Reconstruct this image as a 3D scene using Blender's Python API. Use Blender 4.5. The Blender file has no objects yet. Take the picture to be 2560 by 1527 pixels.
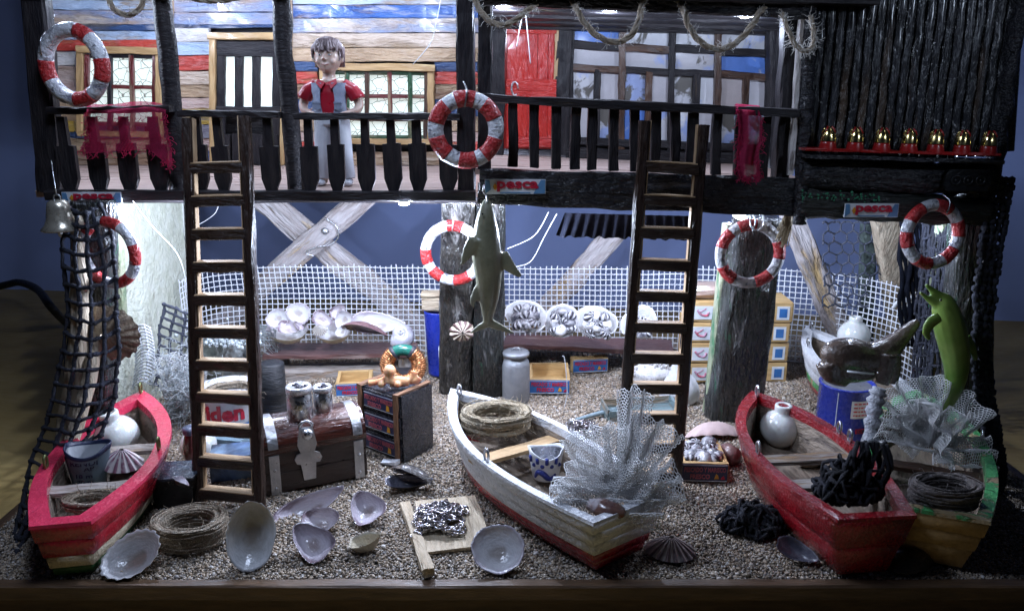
import bpy, math, random
from math import sin, cos, pi, radians, sqrt, atan2
from mathutils import Vector, Matrix, noise, Euler
random.seed(7)
R = random.Random(11)
C = bpy.context.scene.collection
SC = bpy.context.scene
V = Vector

# ---------------------------------------------------------------- camera (1 unit = 10 cm)
F, CX, CY, CAMZ, PITCH = 2000.0, 1280.0, 763.5, 3.0, radians(15)
cam = bpy.data.cameras.new('camera'); camo = bpy.data.objects.new('camera', cam); C.objects.link(camo)
camo.location = (0, 0, CAMZ); camo.rotation_euler = (pi/2 - PITCH, 0, 0)
cam.sensor_width = 36; cam.lens = 36*F/2560; cam.clip_end = 200; cam.clip_start = .05
SC.camera = camo

# ---------------------------------------------------------------- world, lamps, exposure
w = bpy.data.worlds.new('World'); SC.world = w; w.use_nodes = True
w.node_tree.nodes['Background'].inputs[0].default_value = (.16, .22, .42, 1)
w.node_tree.nodes['Background'].inputs[1].default_value = .028
SC.view_settings.view_transform = 'Standard'; SC.view_settings.look = 'None'
SC.view_settings.exposure = .08; SC.view_settings.gamma = 1
SC.cycles.use_denoising = True
SC.cycles.max_bounces = 6; SC.cycles.diffuse_bounces = 3; SC.cycles.glossy_bounces = 3
SC.cycles.transparent_max_bounces = 12; SC.cycles.sample_clamp_indirect = 4
SC.cycles.caustics_reflective = False; SC.cycles.caustics_refractive = False
LEDC = (.66, .77, 1.0)
def lamp(loc, power, size=.035, col=LEDC):
    l = bpy.data.lights.new('led_light', 'POINT'); l.energy = power; l.shadow_soft_size = size; l.color = col
    o = bpy.data.objects.new('led_light', l); C.objects.link(o); o.location = loc; return o
# LEDs under the left and right decks
UNDER = [(-2.35, 7.5, 2.02, 50), (-1.3, 7.3, 2.05, 74), (-.15, 7.4, 2.08, 76), (1.0, 7.1, 2.0, 110),
         (2.2, 7.9, 2.0, 60), (3.05, 6.6, 1.95, 55)]
FRONT = [(-.86, 6.34, 2.06, 190), (-2.75, 6.4, 2.04, 110), (.12, 6.3, 1.96, 80)]
PORCH_L = [(-3.55, 6.6, 3.68, 44), (-3.2, 7.7, 3.84, 24), (-2.0, 7.7, 3.84, 26), (-.9, 7.7, 3.84, 26), (-2.4, 6.8, 3.86, 16), (-.9, 6.8, 3.86, 16)]
PORCH_R = [(-.06, 6.45, 3.52, 15), (.73, 6.42, 3.50, 16), (1.75, 6.35, 3.42, 18)]
for x, y, z, p in UNDER + FRONT: lamp((x, y, z), p)
for x, y, z, p in PORCH_L + PORCH_R: lamp((x, y, z), p*1.75)
la = bpy.data.lights.new('room_light', 'AREA'); la.energy = 120; la.size = 1.3; la.color = (.62, .74, 1)
lo = bpy.data.objects.new('room_light', la); C.objects.link(lo); lo.location = (-1.5, 4.0, 5.6)
lo.rotation_euler = (V((-1.0, 5.2, 0)) - V(lo.location)).to_track_quat('-Z', 'Y').to_euler()

lb_ = bpy.data.lights.new('shed_glint_spot', 'SPOT'); lb_.energy = 210; lb_.shadow_soft_size = .15; lb_.spot_size = radians(30); lb_.spot_blend = .5; lb_.color = (.66, .78, 1)  # spot added out of view, coned onto the corrugated shed to give it glints
lbo = bpy.data.objects.new('shed_glint_spot', lb_); C.objects.link(lbo); lbo.location = (4.3, 1.8, 4.6)
lbo.rotation_euler = (V((2.6, 6.0, 3.3)) - V(lbo.location)).to_track_quat('-Z', 'Y').to_euler()

# ---------------------------------------------------------------- pixel <-> place
def ray(u, v):
    x, y = (u-CX)/F, (CY-v)/F
    return V((x, cos(PITCH)+y*sin(PITCH), -sin(PITCH)+y*cos(PITCH)))
def at(u, v, Y):
    d = ray(u, v); return V((0, 0, CAMZ)) + d*(Y/d.y)
def gz(u, v, z=0.0):
    d = ray(u, v); return V((0, 0, CAMZ)) + d*((z-CAMZ)/d.z)
def upx(p):                       # units per photo pixel at a point
    return (p.y*cos(PITCH) - (p.z-CAMZ)*sin(PITCH))/F
def nz(p, s=1.0): return noise.noise(V(p)*s)

# ---------------------------------------------------------------- mesh builder
def frames(pts, ref=None, closed=False):
    n = len(pts); out = []; prev = None
    for i in range(n):
        a = pts[(i-1) % n] if (closed or i > 0) else pts[i]
        b = pts[(i+1) % n] if (closed or i < n-1) else pts[i]
        t = (b-a)
        t = t.normalized() if t.length > 1e-9 else V((0, 0, 1))
        r = V(ref) if ref is not None else (prev if prev is not None else (V((0, 0, 1)) if abs(t.z) < .9 else V((1, 0, 0))))
        A = r - t*r.dot(t)
        if A.length < 1e-6: A = V((1, .1, 0)) - t*t.x
        A.normalize(); out.append((A, t.cross(A))); prev = A
    return out
class MB:
    def __init__(s): s.v = []; s.f = []; s.mi = []; s.sm = []
    def add(s, vs, fs, smooth=True, mi=0, M=None):
        o = len(s.v)
        s.v += [(M @ V(p)) if M is not None else V(p) for p in vs]
        for f in fs: s.f.append(tuple(i+o for i in f)); s.mi.append(mi); s.sm.append(smooth)
        return s
    def box(s, c, size, M=None, mi=0, j=0):
        x, y, z = [k/2 for k in size]; c = V(c)
        vs = [c+V((a*x+R.uniform(-j, j), b*y+R.uniform(-j, j), d*z+R.uniform(-j, j))) for a in (-1, 1) for b in (-1, 1) for d in (-1, 1)]
        return s.add(vs, [(0, 1, 3, 2), (4, 6, 7, 5), (0, 4, 5, 1), (2, 3, 7, 6), (0, 2, 6, 4), (1, 5, 7, 3)], False, mi, M)
    def rings(s, rs, closed=False, cap=True, smooth=True, mi=0, M=None, loop=True):
        n = len(rs[0]); vs = [p for r in rs for p in r]; fs = []
        m = len(rs)
        for i in range(m if closed else m-1):
            a, b = i*n, ((i+1) % m)*n
            for k in range(n if loop else n-1):
                k2 = (k+1) % n; fs.append((a+k, a+k2, b+k2, b+k))
        if cap and not closed: fs.append(tuple(range(n))[::-1]); fs.append(tuple(range((m-1)*n, m*n)))
        return s.add(vs, fs, smooth, mi, M)
    def tube(s, pts, r, n=8, closed=False, cap=True, ref=None, mi=0, M=None, jit=0, smooth=True):
        pts = [V(p) for p in pts]; fr = frames(pts, ref, closed); rs = []
        for i, p in enumerate(pts):
            ri = r[i] if isinstance(r, (list, tuple)) else r
            ra, rb = ri if isinstance(ri, (list, tuple)) else (ri, ri)
            A, B = fr[i]
            rs.append([p + A*(ra*cos(2*pi*k/n)*(1+R.uniform(-jit, jit))) + B*(rb*sin(2*pi*k/n)*(1+R.uniform(-jit, jit))) for k in range(n)])
        return s.rings(rs, closed, cap, smooth, mi, M)
    def lathe(s, prof, n=24, M=None, mi=0, cap=True, wob=0):
        rs = [[V((r*cos(2*pi*k/n)*(1+wob*sin(3*k*2*pi/n+i)), r*sin(2*pi*k/n), z)) for k in range(n)] for i, (r, z) in enumerate(prof)]
        return s.rings(rs, False, cap, True, mi, M)
    def ball(s, c, r, n=10, m=7, M=None, mi=0, nse=0, ns=8):
        r = V((r, r, r)) if not hasattr(r, '__len__') else V(r); c = V(c); rs = []
        for i in range(m+1):
            th = pi*i/m; rr = max(sin(th), .02)
            ring = []
            for k in range(n):
                d = V((rr*cos(2*pi*k/n), rr*sin(2*pi*k/n), -cos(th)))
                f = 1 + nse*noise.noise(d*ns*.3+c*3)
                ring.append(c+V((d.x*r.x, d.y*r.y, d.z*r.z))*f)
            rs.append(ring)
        return s.rings(rs, False, True, True, mi, M)
    def prism(s, pts, th, M=None, mi=0):          # outline in xy, thickness z, centred
        n = len(pts); vs = [(x, y, -th/2) for x, y in pts] + [(x, y, th/2) for x, y in pts]
        fs = [tuple(range(n))[::-1], tuple(range(n, 2*n))] + [(i, (i+1) % n, n+(i+1) % n, n+i) for i in range(n)]
        return s.add(vs, fs, False, mi, M)
    def sheet(s, fn, nu, nv, mi=0, smooth=True, M=None):
        vs = [fn(i/(nu-1), j/(nv-1)) for i in range(nu) for j in range(nv)]
        return s.add(vs, [(i*nv+j, (i+1)*nv+j, (i+1)*nv+j+1, i*nv+j+1) for i in range(nu-1) for j in range(nv-1)], smooth, mi, M)
    def mesh(s, name, mats):
        me = bpy.data.meshes.new(name); me.from_pydata([tuple(p) for p in s.v], [], s.f)
        me.polygons.foreach_set('material_index', s.mi); me.polygons.foreach_set('use_smooth', s.sm)
        for m in (mats if isinstance(mats, (list, tuple)) else [mats]): me.materials.append(m)
        me.update(); return me
    def build(s, name, mats, parent=None, M=None):
        return link(name, s.mesh(name, mats), parent, M)
PM = {}
def link(name, me, parent=None, M=None):
    o = bpy.data.objects.new(name, me); C.objects.link(o)
    M = M if M is not None else Matrix()
    if parent is not None:
        o.parent = parent; o.matrix_parent_inverse = PM[parent.name].inverted()
    o.matrix_basis = M; PM[o.name] = M
    return o
def thing(name, label, cat, loc=(0, 0, 0), group=None):
    o = bpy.data.objects.new(name, None); C.objects.link(o); o.location = loc; o.empty_display_size = .1
    PM[o.name] = Matrix.Translation(V(loc)); tag(o, label, cat, group); return o
def tag(o, label=None, cat=None, group=None, kind=None):
    for k, x in (('label', label), ('category', cat), ('group', group), ('kind', kind)):
        if x: o[k] = x
    return o
def place(o, M):                   # move a finished thing (built round the origin)
    o.matrix_basis = M @ o.matrix_basis; return o
def copy_tree(o, M=None, label=None, parent=None):
    c = o.copy(); C.objects.link(c)
    if parent is not None: c.parent = parent
    for ch in [x for x in KIDS(o)]: copy_tree(ch, parent=c)
    if M is not None: c.matrix_basis = M
    if label: c['label'] = label
    return c
def KIDS(o): return list(o.children)
def TR(loc, rz=0, rx=0, ry=0, s=1.0):
    S = Matrix.Diagonal((s, s, s, 1)) if not hasattr(s, '__len__') else Matrix.Diagonal((*s, 1))
    return Matrix.Translation(V(loc)) @ Euler((rx, ry, rz)).to_matrix().to_4x4() @ S
def basis(o, X, Y, Z):
    M = Matrix.Identity(4)
    for i, a in enumerate((X, Y, Z)):
        for k in range(3): M[k][i] = a[k]
    for k in range(3): M[k][3] = o[k]
    return M
def beam(name, p0, p1, w, h, mat, parent=None, up=(0, 0, 1), j=.004, seg=None, taper=1.0, ch=.12, label=None, bend=0):
    """board from p0 to p1: local x along it, w across (perpendicular to up), h along up"""
    p0, p1 = V(p0), V(p1); X = (p1-p0); L = X.length; X.normalize(); U = V(up)
    Z = U - X*U.dot(X)
    if Z.length < 1e-4: Z = V((0, -1, 0)) - X*V((0, -1, 0)).dot(X)
    Z.normalize(); Y = Z.cross(X)
    n = seg or max(2, min(14, int(L/.12)+1)); c = ch*min(w, h); rs = []; off = R.uniform(0, 99)
    for i in range(n+1):
        t = i/n; k = 1+(taper-1)*t; a, b = w/2*k, h/2*k
        oy = bend*sin(pi*t)+noise.noise(V((t*L*3, off, 0)))*j*1.5; oz = noise.noise(V((t*L*3, off, 5)))*j*1.5
        rs.append([V((t*L+(R.uniform(-j, j) if i in (0, n) else 0), y*1.0+oy+R.uniform(-j, j), z+oz+R.uniform(-j, j)))
                   for y, z in ((-a+c, -b), (a-c, -b), (a, -b+c), (a, b-c), (a-c, b), (-a+c, b), (-a, b-c), (-a, -b+c))])
    m = MB(); m.rings(rs, smooth=False)
    o = m.build(name, mat, parent, basis(p0, X, Y, Z))
    if label: o['label'] = label
    return o
def arc(p0, p1, sag, n=16):
    p0, p1 = V(p0), V(p1)
    return [p0.lerp(p1, i/n)+V((0, 0, -sag*4*(i/n)*(1-i/n))) for i in range(n+1)]
def smooth_path(pts, k=6):
    pts = [V(p) for p in pts]; out = []
    for i in range(len(pts)-1):
        a, b, c, d = pts[max(i-1, 0)], pts[i], pts[i+1], pts[min(i+2, len(pts)-1)]
        for q in range(k):
            t = q/k
            out.append(.5*((2*b)+(c-a)*t+(2*a-5*b+4*c-d)*t*t+(3*b-a-3*c+d)*t**3))
    out.append(pts[-1]); return out

# ---------------------------------------------------------------- materials
MATS = {}
def mat(name, c1, c2=None, c3=None, scale=8, st=(1, 1, 1), thr=.6, soft=.06, rough=.5, metal=0, bump=.3, bs=None,
        coat=0, alpha=1, emit=0, sss=0, trans=0, spec=.5, c4=None, rrough=None, transl=0):
    if name in MATS: return MATS[name]
    m = bpy.data.materials.new(name); m.use_nodes = True; nt = m.node_tree; N = nt.nodes; L = nt.links
    b = N['Principled BSDF']
    tc = N.new('ShaderNodeTexCoord'); oi = N.new('ShaderNodeObjectInfo')
    ad = N.new('ShaderNodeVectorMath'); ad.operation = 'MULTIPLY_ADD'
    cmb = N.new('ShaderNodeCombineXYZ'); mm = N.new('ShaderNodeMath'); mm.operation = 'MULTIPLY'; mm.inputs[1].default_value = 37
    L.new(oi.outputs['Random'], mm.inputs[0])
    for i in range(3): L.new(mm.outputs[0], cmb.inputs[i])
    mp = N.new('ShaderNodeMapping'); mp.inputs['Scale'].default_value = st
    L.new(tc.outputs['Object'], mp.inputs[0])
    L.new(mp.outputs[0], ad.inputs[0]); ad.inputs[1].default_value = (1, 1, 1); L.new(cmb.outputs[0], ad.inputs[2])
    def nse(sc, det=4, dist=0):
        n = N.new('ShaderNodeTexNoise'); n.inputs['Scale'].default_value = sc; n.inputs['Detail'].default_value = det
        n.inputs['Roughness'].default_value = .6; n.inputs['Distortion'].default_value = dist
        L.new(ad.outputs[0], n.inputs['Vector']); return n
    def mix(fac, a, bb):
        x = N.new('ShaderNodeMix'); x.data_type = 'RGBA'; L.new(fac, x.inputs['Factor'])
        for s_, val in ((x.inputs[6], a), (x.inputs[7], bb)):
            if isinstance(val, tuple): s_.default_value = (*val, 1)
            else: L.new(val, s_)
        return x.outputs[2]
    def mr(inp, lo, hi, a=0, bb=1):
        x = N.new('ShaderNodeMapRange'); x.inputs[1].default_value = lo; x.inputs[2].default_value = hi
        x.inputs[3].default_value = a; x.inputs[4].default_value = bb; L.new(inp, x.inputs[0]); return x.outputs[0]
    c2 = c2 or tuple(k*.6 for k in c1)
    n1 = nse(scale, 5)
    col = mix(mr(n1.outputs[0], .35, .65), c1, c2)
    hsrc = n1.outputs[0]
    if c3:
        n2 = nse(scale*.55, 7, .4); f = mr(n2.outputs[0], thr-soft, thr+soft); col = mix(f, col, c3)
        mh = N.new('ShaderNodeMath'); mh.operation = 'MULTIPLY_ADD'; L.new(f, mh.inputs[0]); mh.inputs[1].default_value = -.7
        L.new(hsrc, mh.inputs[2]); hsrc = mh.outputs[0]
    if c4:
        n4 = nse(scale*.9, 8, .8); f = mr(n4.outputs[0], thr+.02-soft, thr+.02+soft); col = mix(f, col, c4)
    L.new(col, b.inputs['Base Color'])
    b.inputs['Metallic'].default_value = metal
    n3 = nse(bs or scale*3, 3)
    L.new(mr(n3.outputs[0], .3, .7, max(rough-.12, .02), min(rough+.15, 1)), b.inputs['Roughness'])
    b.inputs['Coat Weight'].default_value = coat; b.inputs['Coat Roughness'].default_value = .15
    b.inputs['Specular IOR Level'].default_value = spec
    if sss: b.inputs['Subsurface Weight'].default_value = sss; b.inputs['Subsurface Scale'].default_value = .05
    if trans: b.inputs['Transmission Weight'].default_value = trans
    b.inputs['Alpha'].default_value = alpha
    if emit: L.new(col, b.inputs['Emission Color']); b.inputs['Emission Strength'].default_value = emit
    if bump:
        sm_ = N.new('ShaderNodeMath'); sm_.operation = 'ADD'; L.new(hsrc, sm_.inputs[0]); L.new(n3.outputs[0], sm_.inputs[1])
        bp = N.new('ShaderNodeBump'); bp.inputs['Strength'].default_value = min(1, bump); bp.inputs['Distance'].default_value = .02*max(1, bump)
        L.new(sm_.outputs[0], bp.inputs['Height']); L.new(bp.outputs[0], b.inputs['Normal'])
    if transl:
        tb = N.new('ShaderNodeBsdfTranslucent'); L.new(col, tb.inputs[0]); ms = N.new('ShaderNodeMixShader'); ms.inputs[0].default_value = transl
        L.new(b.outputs[0], ms.inputs[1]); L.new(tb.outputs[0], ms.inputs[2]); L.new(ms.outputs[0], N['Material Output'].inputs[0])
    MATS[name] = m; return m
W = (.25, 1, 1)
def wood(name, c1, c2, c3=None, thr=.62, rough=.55, bump=.5, scale=22, **k):
    return mat(name, c1, c2, c3, scale=scale, st=(.16, 1, 1), thr=thr, rough=rough, bump=bump, bs=60, **k)
WD = dict(
 darkv=mat('dark_stained_upright', (.03, .026, .028), (.012, .011, .014), (.11, .075, .04), scale=22, st=(1, .16, 1), thr=.70, rough=.42, bump=.6, bs=60, spec=.25),
 dark=wood('dark_stained_wood', (.03, .026, .028), (.012, .011, .014), (.11, .075, .04), .72, .45, .6, spec=.22),
 brown=wood('brown_stained_wood', (.085, .04, .022), (.03, .014, .01), (.2, .12, .06), .68, .4, .5, coat=.15),
 black=mat('glossy_black_tar_wood', (.010, .011, .014), (.02, .02, .026), (.12, .12, .14), scale=14, st=(.3, 1, 1), thr=.67, rough=.28, bump=1.8, bs=34, spec=.35),
 bark=mat('black_green_bark', (.013, .014, .015), (.03, .034, .03), (.02, .12, .06), scale=20, st=(.14, 1, 1), thr=.70, rough=.35, bump=2.2, bs=22, spec=.4, c4=(.30, .30, .28)),
 peel=mat('peeling_painted_bark', (.02, .02, .02), (.05, .045, .04), (.42, .40, .38), scale=16, st=(.1, 1, 1), thr=.56, rough=.45, bump=2.0, bs=30, c4=(.05, .2, .1)),
 raw=wood('raw_light_wood', (.52, .36, .19), (.36, .23, .11), None, rough=.6, bump=.3),
 crate=wood('yellowed_pine', (.62, .42, .19), (.46, .29, .12), None, rough=.55, bump=.25),
 grey=wood('weathered_grey_wood', (.42, .38, .35), (.22, .18, .15), (.35, .22, .11), .6, .6, .8),
 drift=wood('pale_driftwood', (.62, .52, .38), (.42, .33, .22), (.2, .13, .08), .68, .6, .8),
 floor=wood('pinkish_floor_boards', (.50, .38, .34), (.36, .25, .21), None, rough=.5, bump=.3),
 base=wood('base_board_wood', (.15, .09, .05), (.08, .048, .028), None, rough=.45, bump=.3),
 frame=wood('honey_wood_frame', (.50, .33, .16), (.32, .19, .08), (.6, .45, .22), .64, .4, .4, coat=.2),
)
def paint(name, c, c2=None, under=(.34, .24, .15), thr=.6, k4=None):
    return mat('paint_'+name, c, c2 or tuple(x*.72 for x in c), under, scale=9, st=(.22, 1, 1), thr=thr, rough=.32, bump=1.5, bs=34, c4=k4 or tuple(min(.7, x*.75+.12) for x in c), coat=.3)
PT = dict(
 white=paint('white', (.62, .60, .60), (.52, .48, .46), thr=.63), pale=paint('pale_tan', (.56, .45, .36), (.46, .35, .27)),
 tan=paint('tan', (.48, .34, .22), (.36, .24, .15)), pink=paint('pinkish_tan', (.55, .40, .35), (.44, .30, .27)),
 brown=paint('warm_brown', (.32, .20, .13), (.22, .13, .08)), navy=paint('navy', (.025, .05, .13), (.04, .08, .18), (.13, .11, .09), .6, (.3, .3, .34)),
 blue=paint('blue', (.06, .15, .42), (.04, .09, .27), (.36, .24, .15), .58, (.42, .40, .42)), light=paint('light_blue', (.32, .42, .58), (.44, .48, .56), thr=.58),
 red=paint('red', (.52, .07, .05), (.40, .05, .04), (.36, .2, .1), .62), yellow=paint('mustard', (.55, .38, .08), (.42, .27, .06), (.16, .14, .14), .62),
 grey=paint('slate', (.14, .14, .19), (.22, .2, .24)), mix=paint('blue_brown_mix', (.20, .26, .42), (.36, .26, .20), (.5, .42, .36), .54),
)
PLAIN = lambda n, c, r=.5, **k: mat(n, c, tuple(x*.82 for x in c), rough=r, **{'bump': .12, **k})
white_pl = PLAIN('white_plastic', (.75, .77, .8), .35)
steel = PLAIN('brushed_steel', (.62, .63, .66), .3, metal=1, bump=.2)
tin = mat('dull_tin', (.55, .56, .58), (.4, .41, .44), scale=9, rough=.38, metal=.9, bump=.4)
# ================================================================ room: wall, table
wallm = mat('blue_wall_paint', (.29, .37, .68), (.27, .345, .63), scale=.6, rough=.8, bump=.05, bs=40)
p0, p1 = at(-900, 700, 14.6), at(3500, 850, 10.9)
m = MB(); a, b = V((p0.x-3, 15.0, 0)), V((p1.x+4, 10.6, 0))
m.add([(a.x, a.y, -1), (b.x, b.y, -1), (b.x, b.y, 9), (a.x, a.y, 9), (a.x, a.y+.3, -1), (b.x, b.y+.3, -1), (b.x, b.y+.3, 9), (a.x, a.y+.3, 9)],
      [(0, 1, 2, 3), (7, 6, 5, 4), (0, 3, 7, 4), (1, 5, 6, 2), (3, 2, 6, 7), (0, 4, 5, 1)], False)
tag(m.build('room_wall', wallm), kind='structure')
tabm = mat('table_wood', (.46, .33, .13), (.36, .25, .09), (.24, .16, .06), scale=1.6, st=(.3, 1, 1), thr=.66, rough=.55, bump=.12, bs=30)
m = MB(); m.box((0, 8.5, -.45), (24, 15, .14)); tag(m.build('table_top', tabm), kind='structure')

# ================================================================ diorama base and gravel
BX0, BX1, BY0, BY1 = -3.72, 4.15, 4.41, 9.75
m = MB(); m.box(((BX0+BX1)/2, (BY0+BY1)/2+.05, -.255), (BX1-BX0-.1, BY1-BY0-.1, .25))
base = thing('display_base', 'long dark wooden base board under the whole gravel yard', 'display base', (0, BY0, -.38))
m.build('plinth', WD['base'], base)
beam('front_moulding', (BX0, BY0+.03, -.055), (BX1, BY0+.03, -.055), .09, .105, WD['base'], base, j=.003, seg=20)
beam('side_moulding', (BX0+.03, BY0+.08, -.055), (BX0+.03, BY1, -.055), .09, .10, WD['base'], base, j=.003, seg=20)
beam('side_moulding', (BX1-.03, BY0+.08, -.055), (BX1-.03, BY1, -.055), .09, .10, WD['base'], base, j=.003, seg=20)
def gh(x, y):
    k = min(1, max(0, (y-BY0)/.25)); k *= min(1, max(0, (x-BX0-.05)/.3))*min(1, max(0, (BX1-.05-x)/.3))
    return -.022 + min(1, .5+k)*.040*k*(noise.noise(V((x*1.3, y*1.3, 0)))*.9+noise.noise(V((x*4, y*4, 3)))*.5)
m = MB()
def gf(a, b):
    x, y = BX0+.06+(BX1-BX0-.12)*a, BY0+.07+(BY1-BY0-.1)*b
    return V((x, y, gh(x, y)))
m.sheet(lambda a, b: gf(b, a), 110, 140)
sand = mat('sand_bed', (.24, .21, .17), (.34, .30, .26), (.14, .12, .10), scale=30, thr=.55, rough=.85, bump=1.4, bs=120)
grav = m.build('gravel_bed', sand); tag(grav, kind='structure')

# ================================================================ left deck and shack
shack = thing('stilt_shack', 'multicoloured plank fishing shack on stilts with its dark veranda posts', 'shack', (-1.8, 8.6, 2.24))
YW = 8.6
def zof(v, Y): return at(CX, v, Y).z
def xof(u, v, Y): return at(u, v, Y).x
# deck floor boards, running left-right
xl, xr = xof(100, 478, 6.25), xof(1187, 478, 6.25)
for i in range(11):
    y = 6.42+i*.215
    beam('floor_board', (-1172/F*(y*.966+.2), y, 2.215+R.uniform(-.004, .004)), (-.18, y, 2.215), .205, .05, WD['floor'], shack, j=.003, ch=.06)
beam('deck_edge_beam', at(118, 487, 6.24), at(1190, 489, 6.24), .09, .075, WD['dark'], shack, j=.005, seg=14)
for y in (6.9, 8.3):
    beam('floor_joist', (-3.5, y, 2.12), (-.2, y, 2.12), .1, .1, WD['dark'], shack)
# coloured wall planks
def plank_section(u0, u1, rows, holes):
    for (va, vb), c in zip(zip(rows[:-1], rows[1:]), [x for x in holes['c']]):
        segs = [(u0, u1)]
        for (ha, hb, hc, hd) in holes['h']:
            if vb > hc+6 and va < hd-6:
                ns = []
                for s in segs:
                    if hb <= s[0] or ha >= s[1]: ns.append(s); continue
                    if ha > s[0]+6: ns.append((s[0], ha))
                    if hb < s[1]-6: ns.append((hb, s[1]))
                segs = ns
        for a, b in segs:
            vm = (va+vb)/2; h = zof(va, YW)-zof(vb, YW)
            pa, pb = at(a+R.uniform(-1, 1), vm, YW), at(b+R.uniform(-1, 1), vm, YW); pb.z = pa.z+R.uniform(-.004, .004)
            off = V((0, R.uniform(-.018, .01), 0))
            beam('wall_plank', pa+off, pb+off, .05, h*.975, PT[c], shack, j=.0035, ch=.14)
WINL, DOOR, WINR = (190, 408, 128, 340), (527, 712, 90, 418), (795, 1088, 168, 366)
plank_section(96, 424, [-60, -28, 2, 26, 62, 78, 101, 130, 165, 200, 238, 275, 302, 330, 345, 378, 414],
   dict(h=[WINL], c='light white light mix navy light red white pink pink tan tan yellow navy tan brown'.split()))
plank_section(430, 722, [-60, -30, 0, 31, 63, 71, 106, 140, 178, 213, 245, 273, 312, 346, 377, 414],
   dict(h=[DOOR], c='mix light mix mix navy white light red pale tan pink yellow grey pink blue tan'.split()[0:15]))
plank_section(728, 1200, [-60, -34, -14, 13, 47, 84, 121, 155, 180, 211, 249, 292, 330, 355, 380, 414],
   dict(h=[WINR], c='white mix light blue mix pale tan navy red brown navy tan pink red tan'.split()))
beam('corner_board', at(427, -50, 8.555), at(427, 414, 8.555), .05, .04, PT['tan'], shack, up=(0, -1, 0))
beam('corner_board', at(725, -50, 8.555), at(725, 414, 8.555), .05, .04, PT['brown'], shack, up=(0, -1, 0))
beam('skirting', at(100, 420, 8.52), at(1200, 420, 8.52), .06, .05, WD['dark'], shack)
# windows
def panemat():
    m = bpy.data.materials.new('lit_textured_glass'); m.use_nodes = True; nt = m.node_tree; N, L = nt.nodes, nt.links
    b = N['Principled BSDF']; tc = N.new('ShaderNodeTexCoord'); vo = N.new('ShaderNodeTexVoronoi'); vo.feature = 'DISTANCE_TO_EDGE'
    ns = N.new('ShaderNodeTexNoise'); ns.inputs['Scale'].default_value = 9; ad = N.new('ShaderNodeMixRGB'); ad.blend_type = 'ADD'; ad.inputs[0].default_value = .07
    L.new(tc.outputs['Object'], ns.inputs[0]); L.new(tc.outputs['Object'], ad.inputs[1]); L.new(ns.outputs[1], ad.inputs[2]); L.new(ad.outputs[0], vo.inputs[0])
    vo.inputs['Scale'].default_value = 11
    mr = N.new('ShaderNodeMapRange'); mr.inputs[1].default_value = .008; mr.inputs[2].default_value = .05; L.new(vo.outputs[0], mr.inputs[0])
    mx = N.new('ShaderNodeMixRGB'); mx.inputs[1].default_value = (.10, .10, .09, 1); mx.inputs[2].default_value = (.50, .56, .53, 1); L.new(mr.outputs[0], mx.inputs[0])
    L.new(mx.outputs[0], b.inputs['Base Color']); L.new(mx.outputs[0], b.inputs['Emission Color']); b.inputs['Emission Strength'].default_value = 1.15
    b.inputs['Roughness'].default_value = .25
    return m
PANE = panemat()
redf = paint('window_red', (.15, .025, .025), (.09, .015, .015)); greenf = paint('window_green', (.02, .07, .03), (.02, .07, .03)); 
def window(u0, u1, v0, v1, cols, rows, tops, inner, label):
    Yf = 8.54
    fr = beam('window_frame', at(u0-8, v0, Yf-.03), at(u1+10, v0+5, Yf-.03), .08, .07, WD['frame'], shack); fr['label'] = label
    beam('frame_side', at(u0, v0+8, Yf), at(u0, v1, Yf), .07, .085, WD['frame'], fr, up=(0, -1, 0))
    beam('frame_side', at(u1, v0+10, Yf), at(u1, v1, Yf), .07, .085, WD['frame'], fr, up=(0, -1, 0))
    beam('sill', at(u0-4, v1, Yf), at(u1+6, v1+3, Yf), .08, .06, WD['frame'], fr)
    iu0, iu1, iv0, iv1 = u0+16, u1-12, v0+16, v1-10
    us = [iu0+(iu1-iu0)*c for c in cols]; vs = [iv0+(iv1-iv0)*r for r in rows]
    for a, b in zip(us[:-1], us[1:]):
        for c, d in zip(vs[:-1], vs[1:]):
            q = [at(a+2, d-2, Yf+.03), at(b-2, d-2, Yf+.03), at(b-2, c+2, Yf+.03), at(a+2, c+2, Yf+.03)]
            for z in q: z.y = Yf+.03+R.uniform(-.003, .003)
            o = q[0].copy(); mm = MB(); mm.add([z-o for z in q]+[z-o+V((0, .012, 0)) for z in q], [(0, 1, 2, 3), (7, 6, 5, 4), (0, 4, 5, 1), (1, 5, 6, 2), (2, 6, 7, 3), (3, 7, 4, 0)], False)
            mm.build('pane', PANE, fr, Matrix.Translation(o))
    for i, a in enumerate(us):
        beam('mullion', at(a, iv0-2, Yf-.004), at(a+R.uniform(-2, 3), iv1+4, Yf-.004), .045, .045, inner[i % len(inner)], fr, up=(0, -1, 0))
    for i, c in enumerate(vs):
        beam('glazing_bar', at(iu0, c, Yf+.004), at(iu1, c+2, Yf+.004), .04, .04, inner[(i*2+1) % len(inner)], fr)
window(203, 400, 124, 334, [0, .33, .66, 1], [0, .42, .92], 0, [redf, WD['dark'], redf], 'small window with red and dark bars behind the red net')
window(808, 1078, 166, 352, [0, .18, .39, .62, .83, 1][0:6], [0, .36, .72, 1], 0, [redf, greenf, WD['brown']], 'wide window with red and green bars behind the boy')
# door with barred glowing light
dr = beam('door', at(620, 100, 8.56), at(620, 405, 8.56), .60, .04, WD['dark'], shack, up=(0, -1, 0), j=.002); dr['label'] = 'black door with tall glowing slots'
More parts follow.
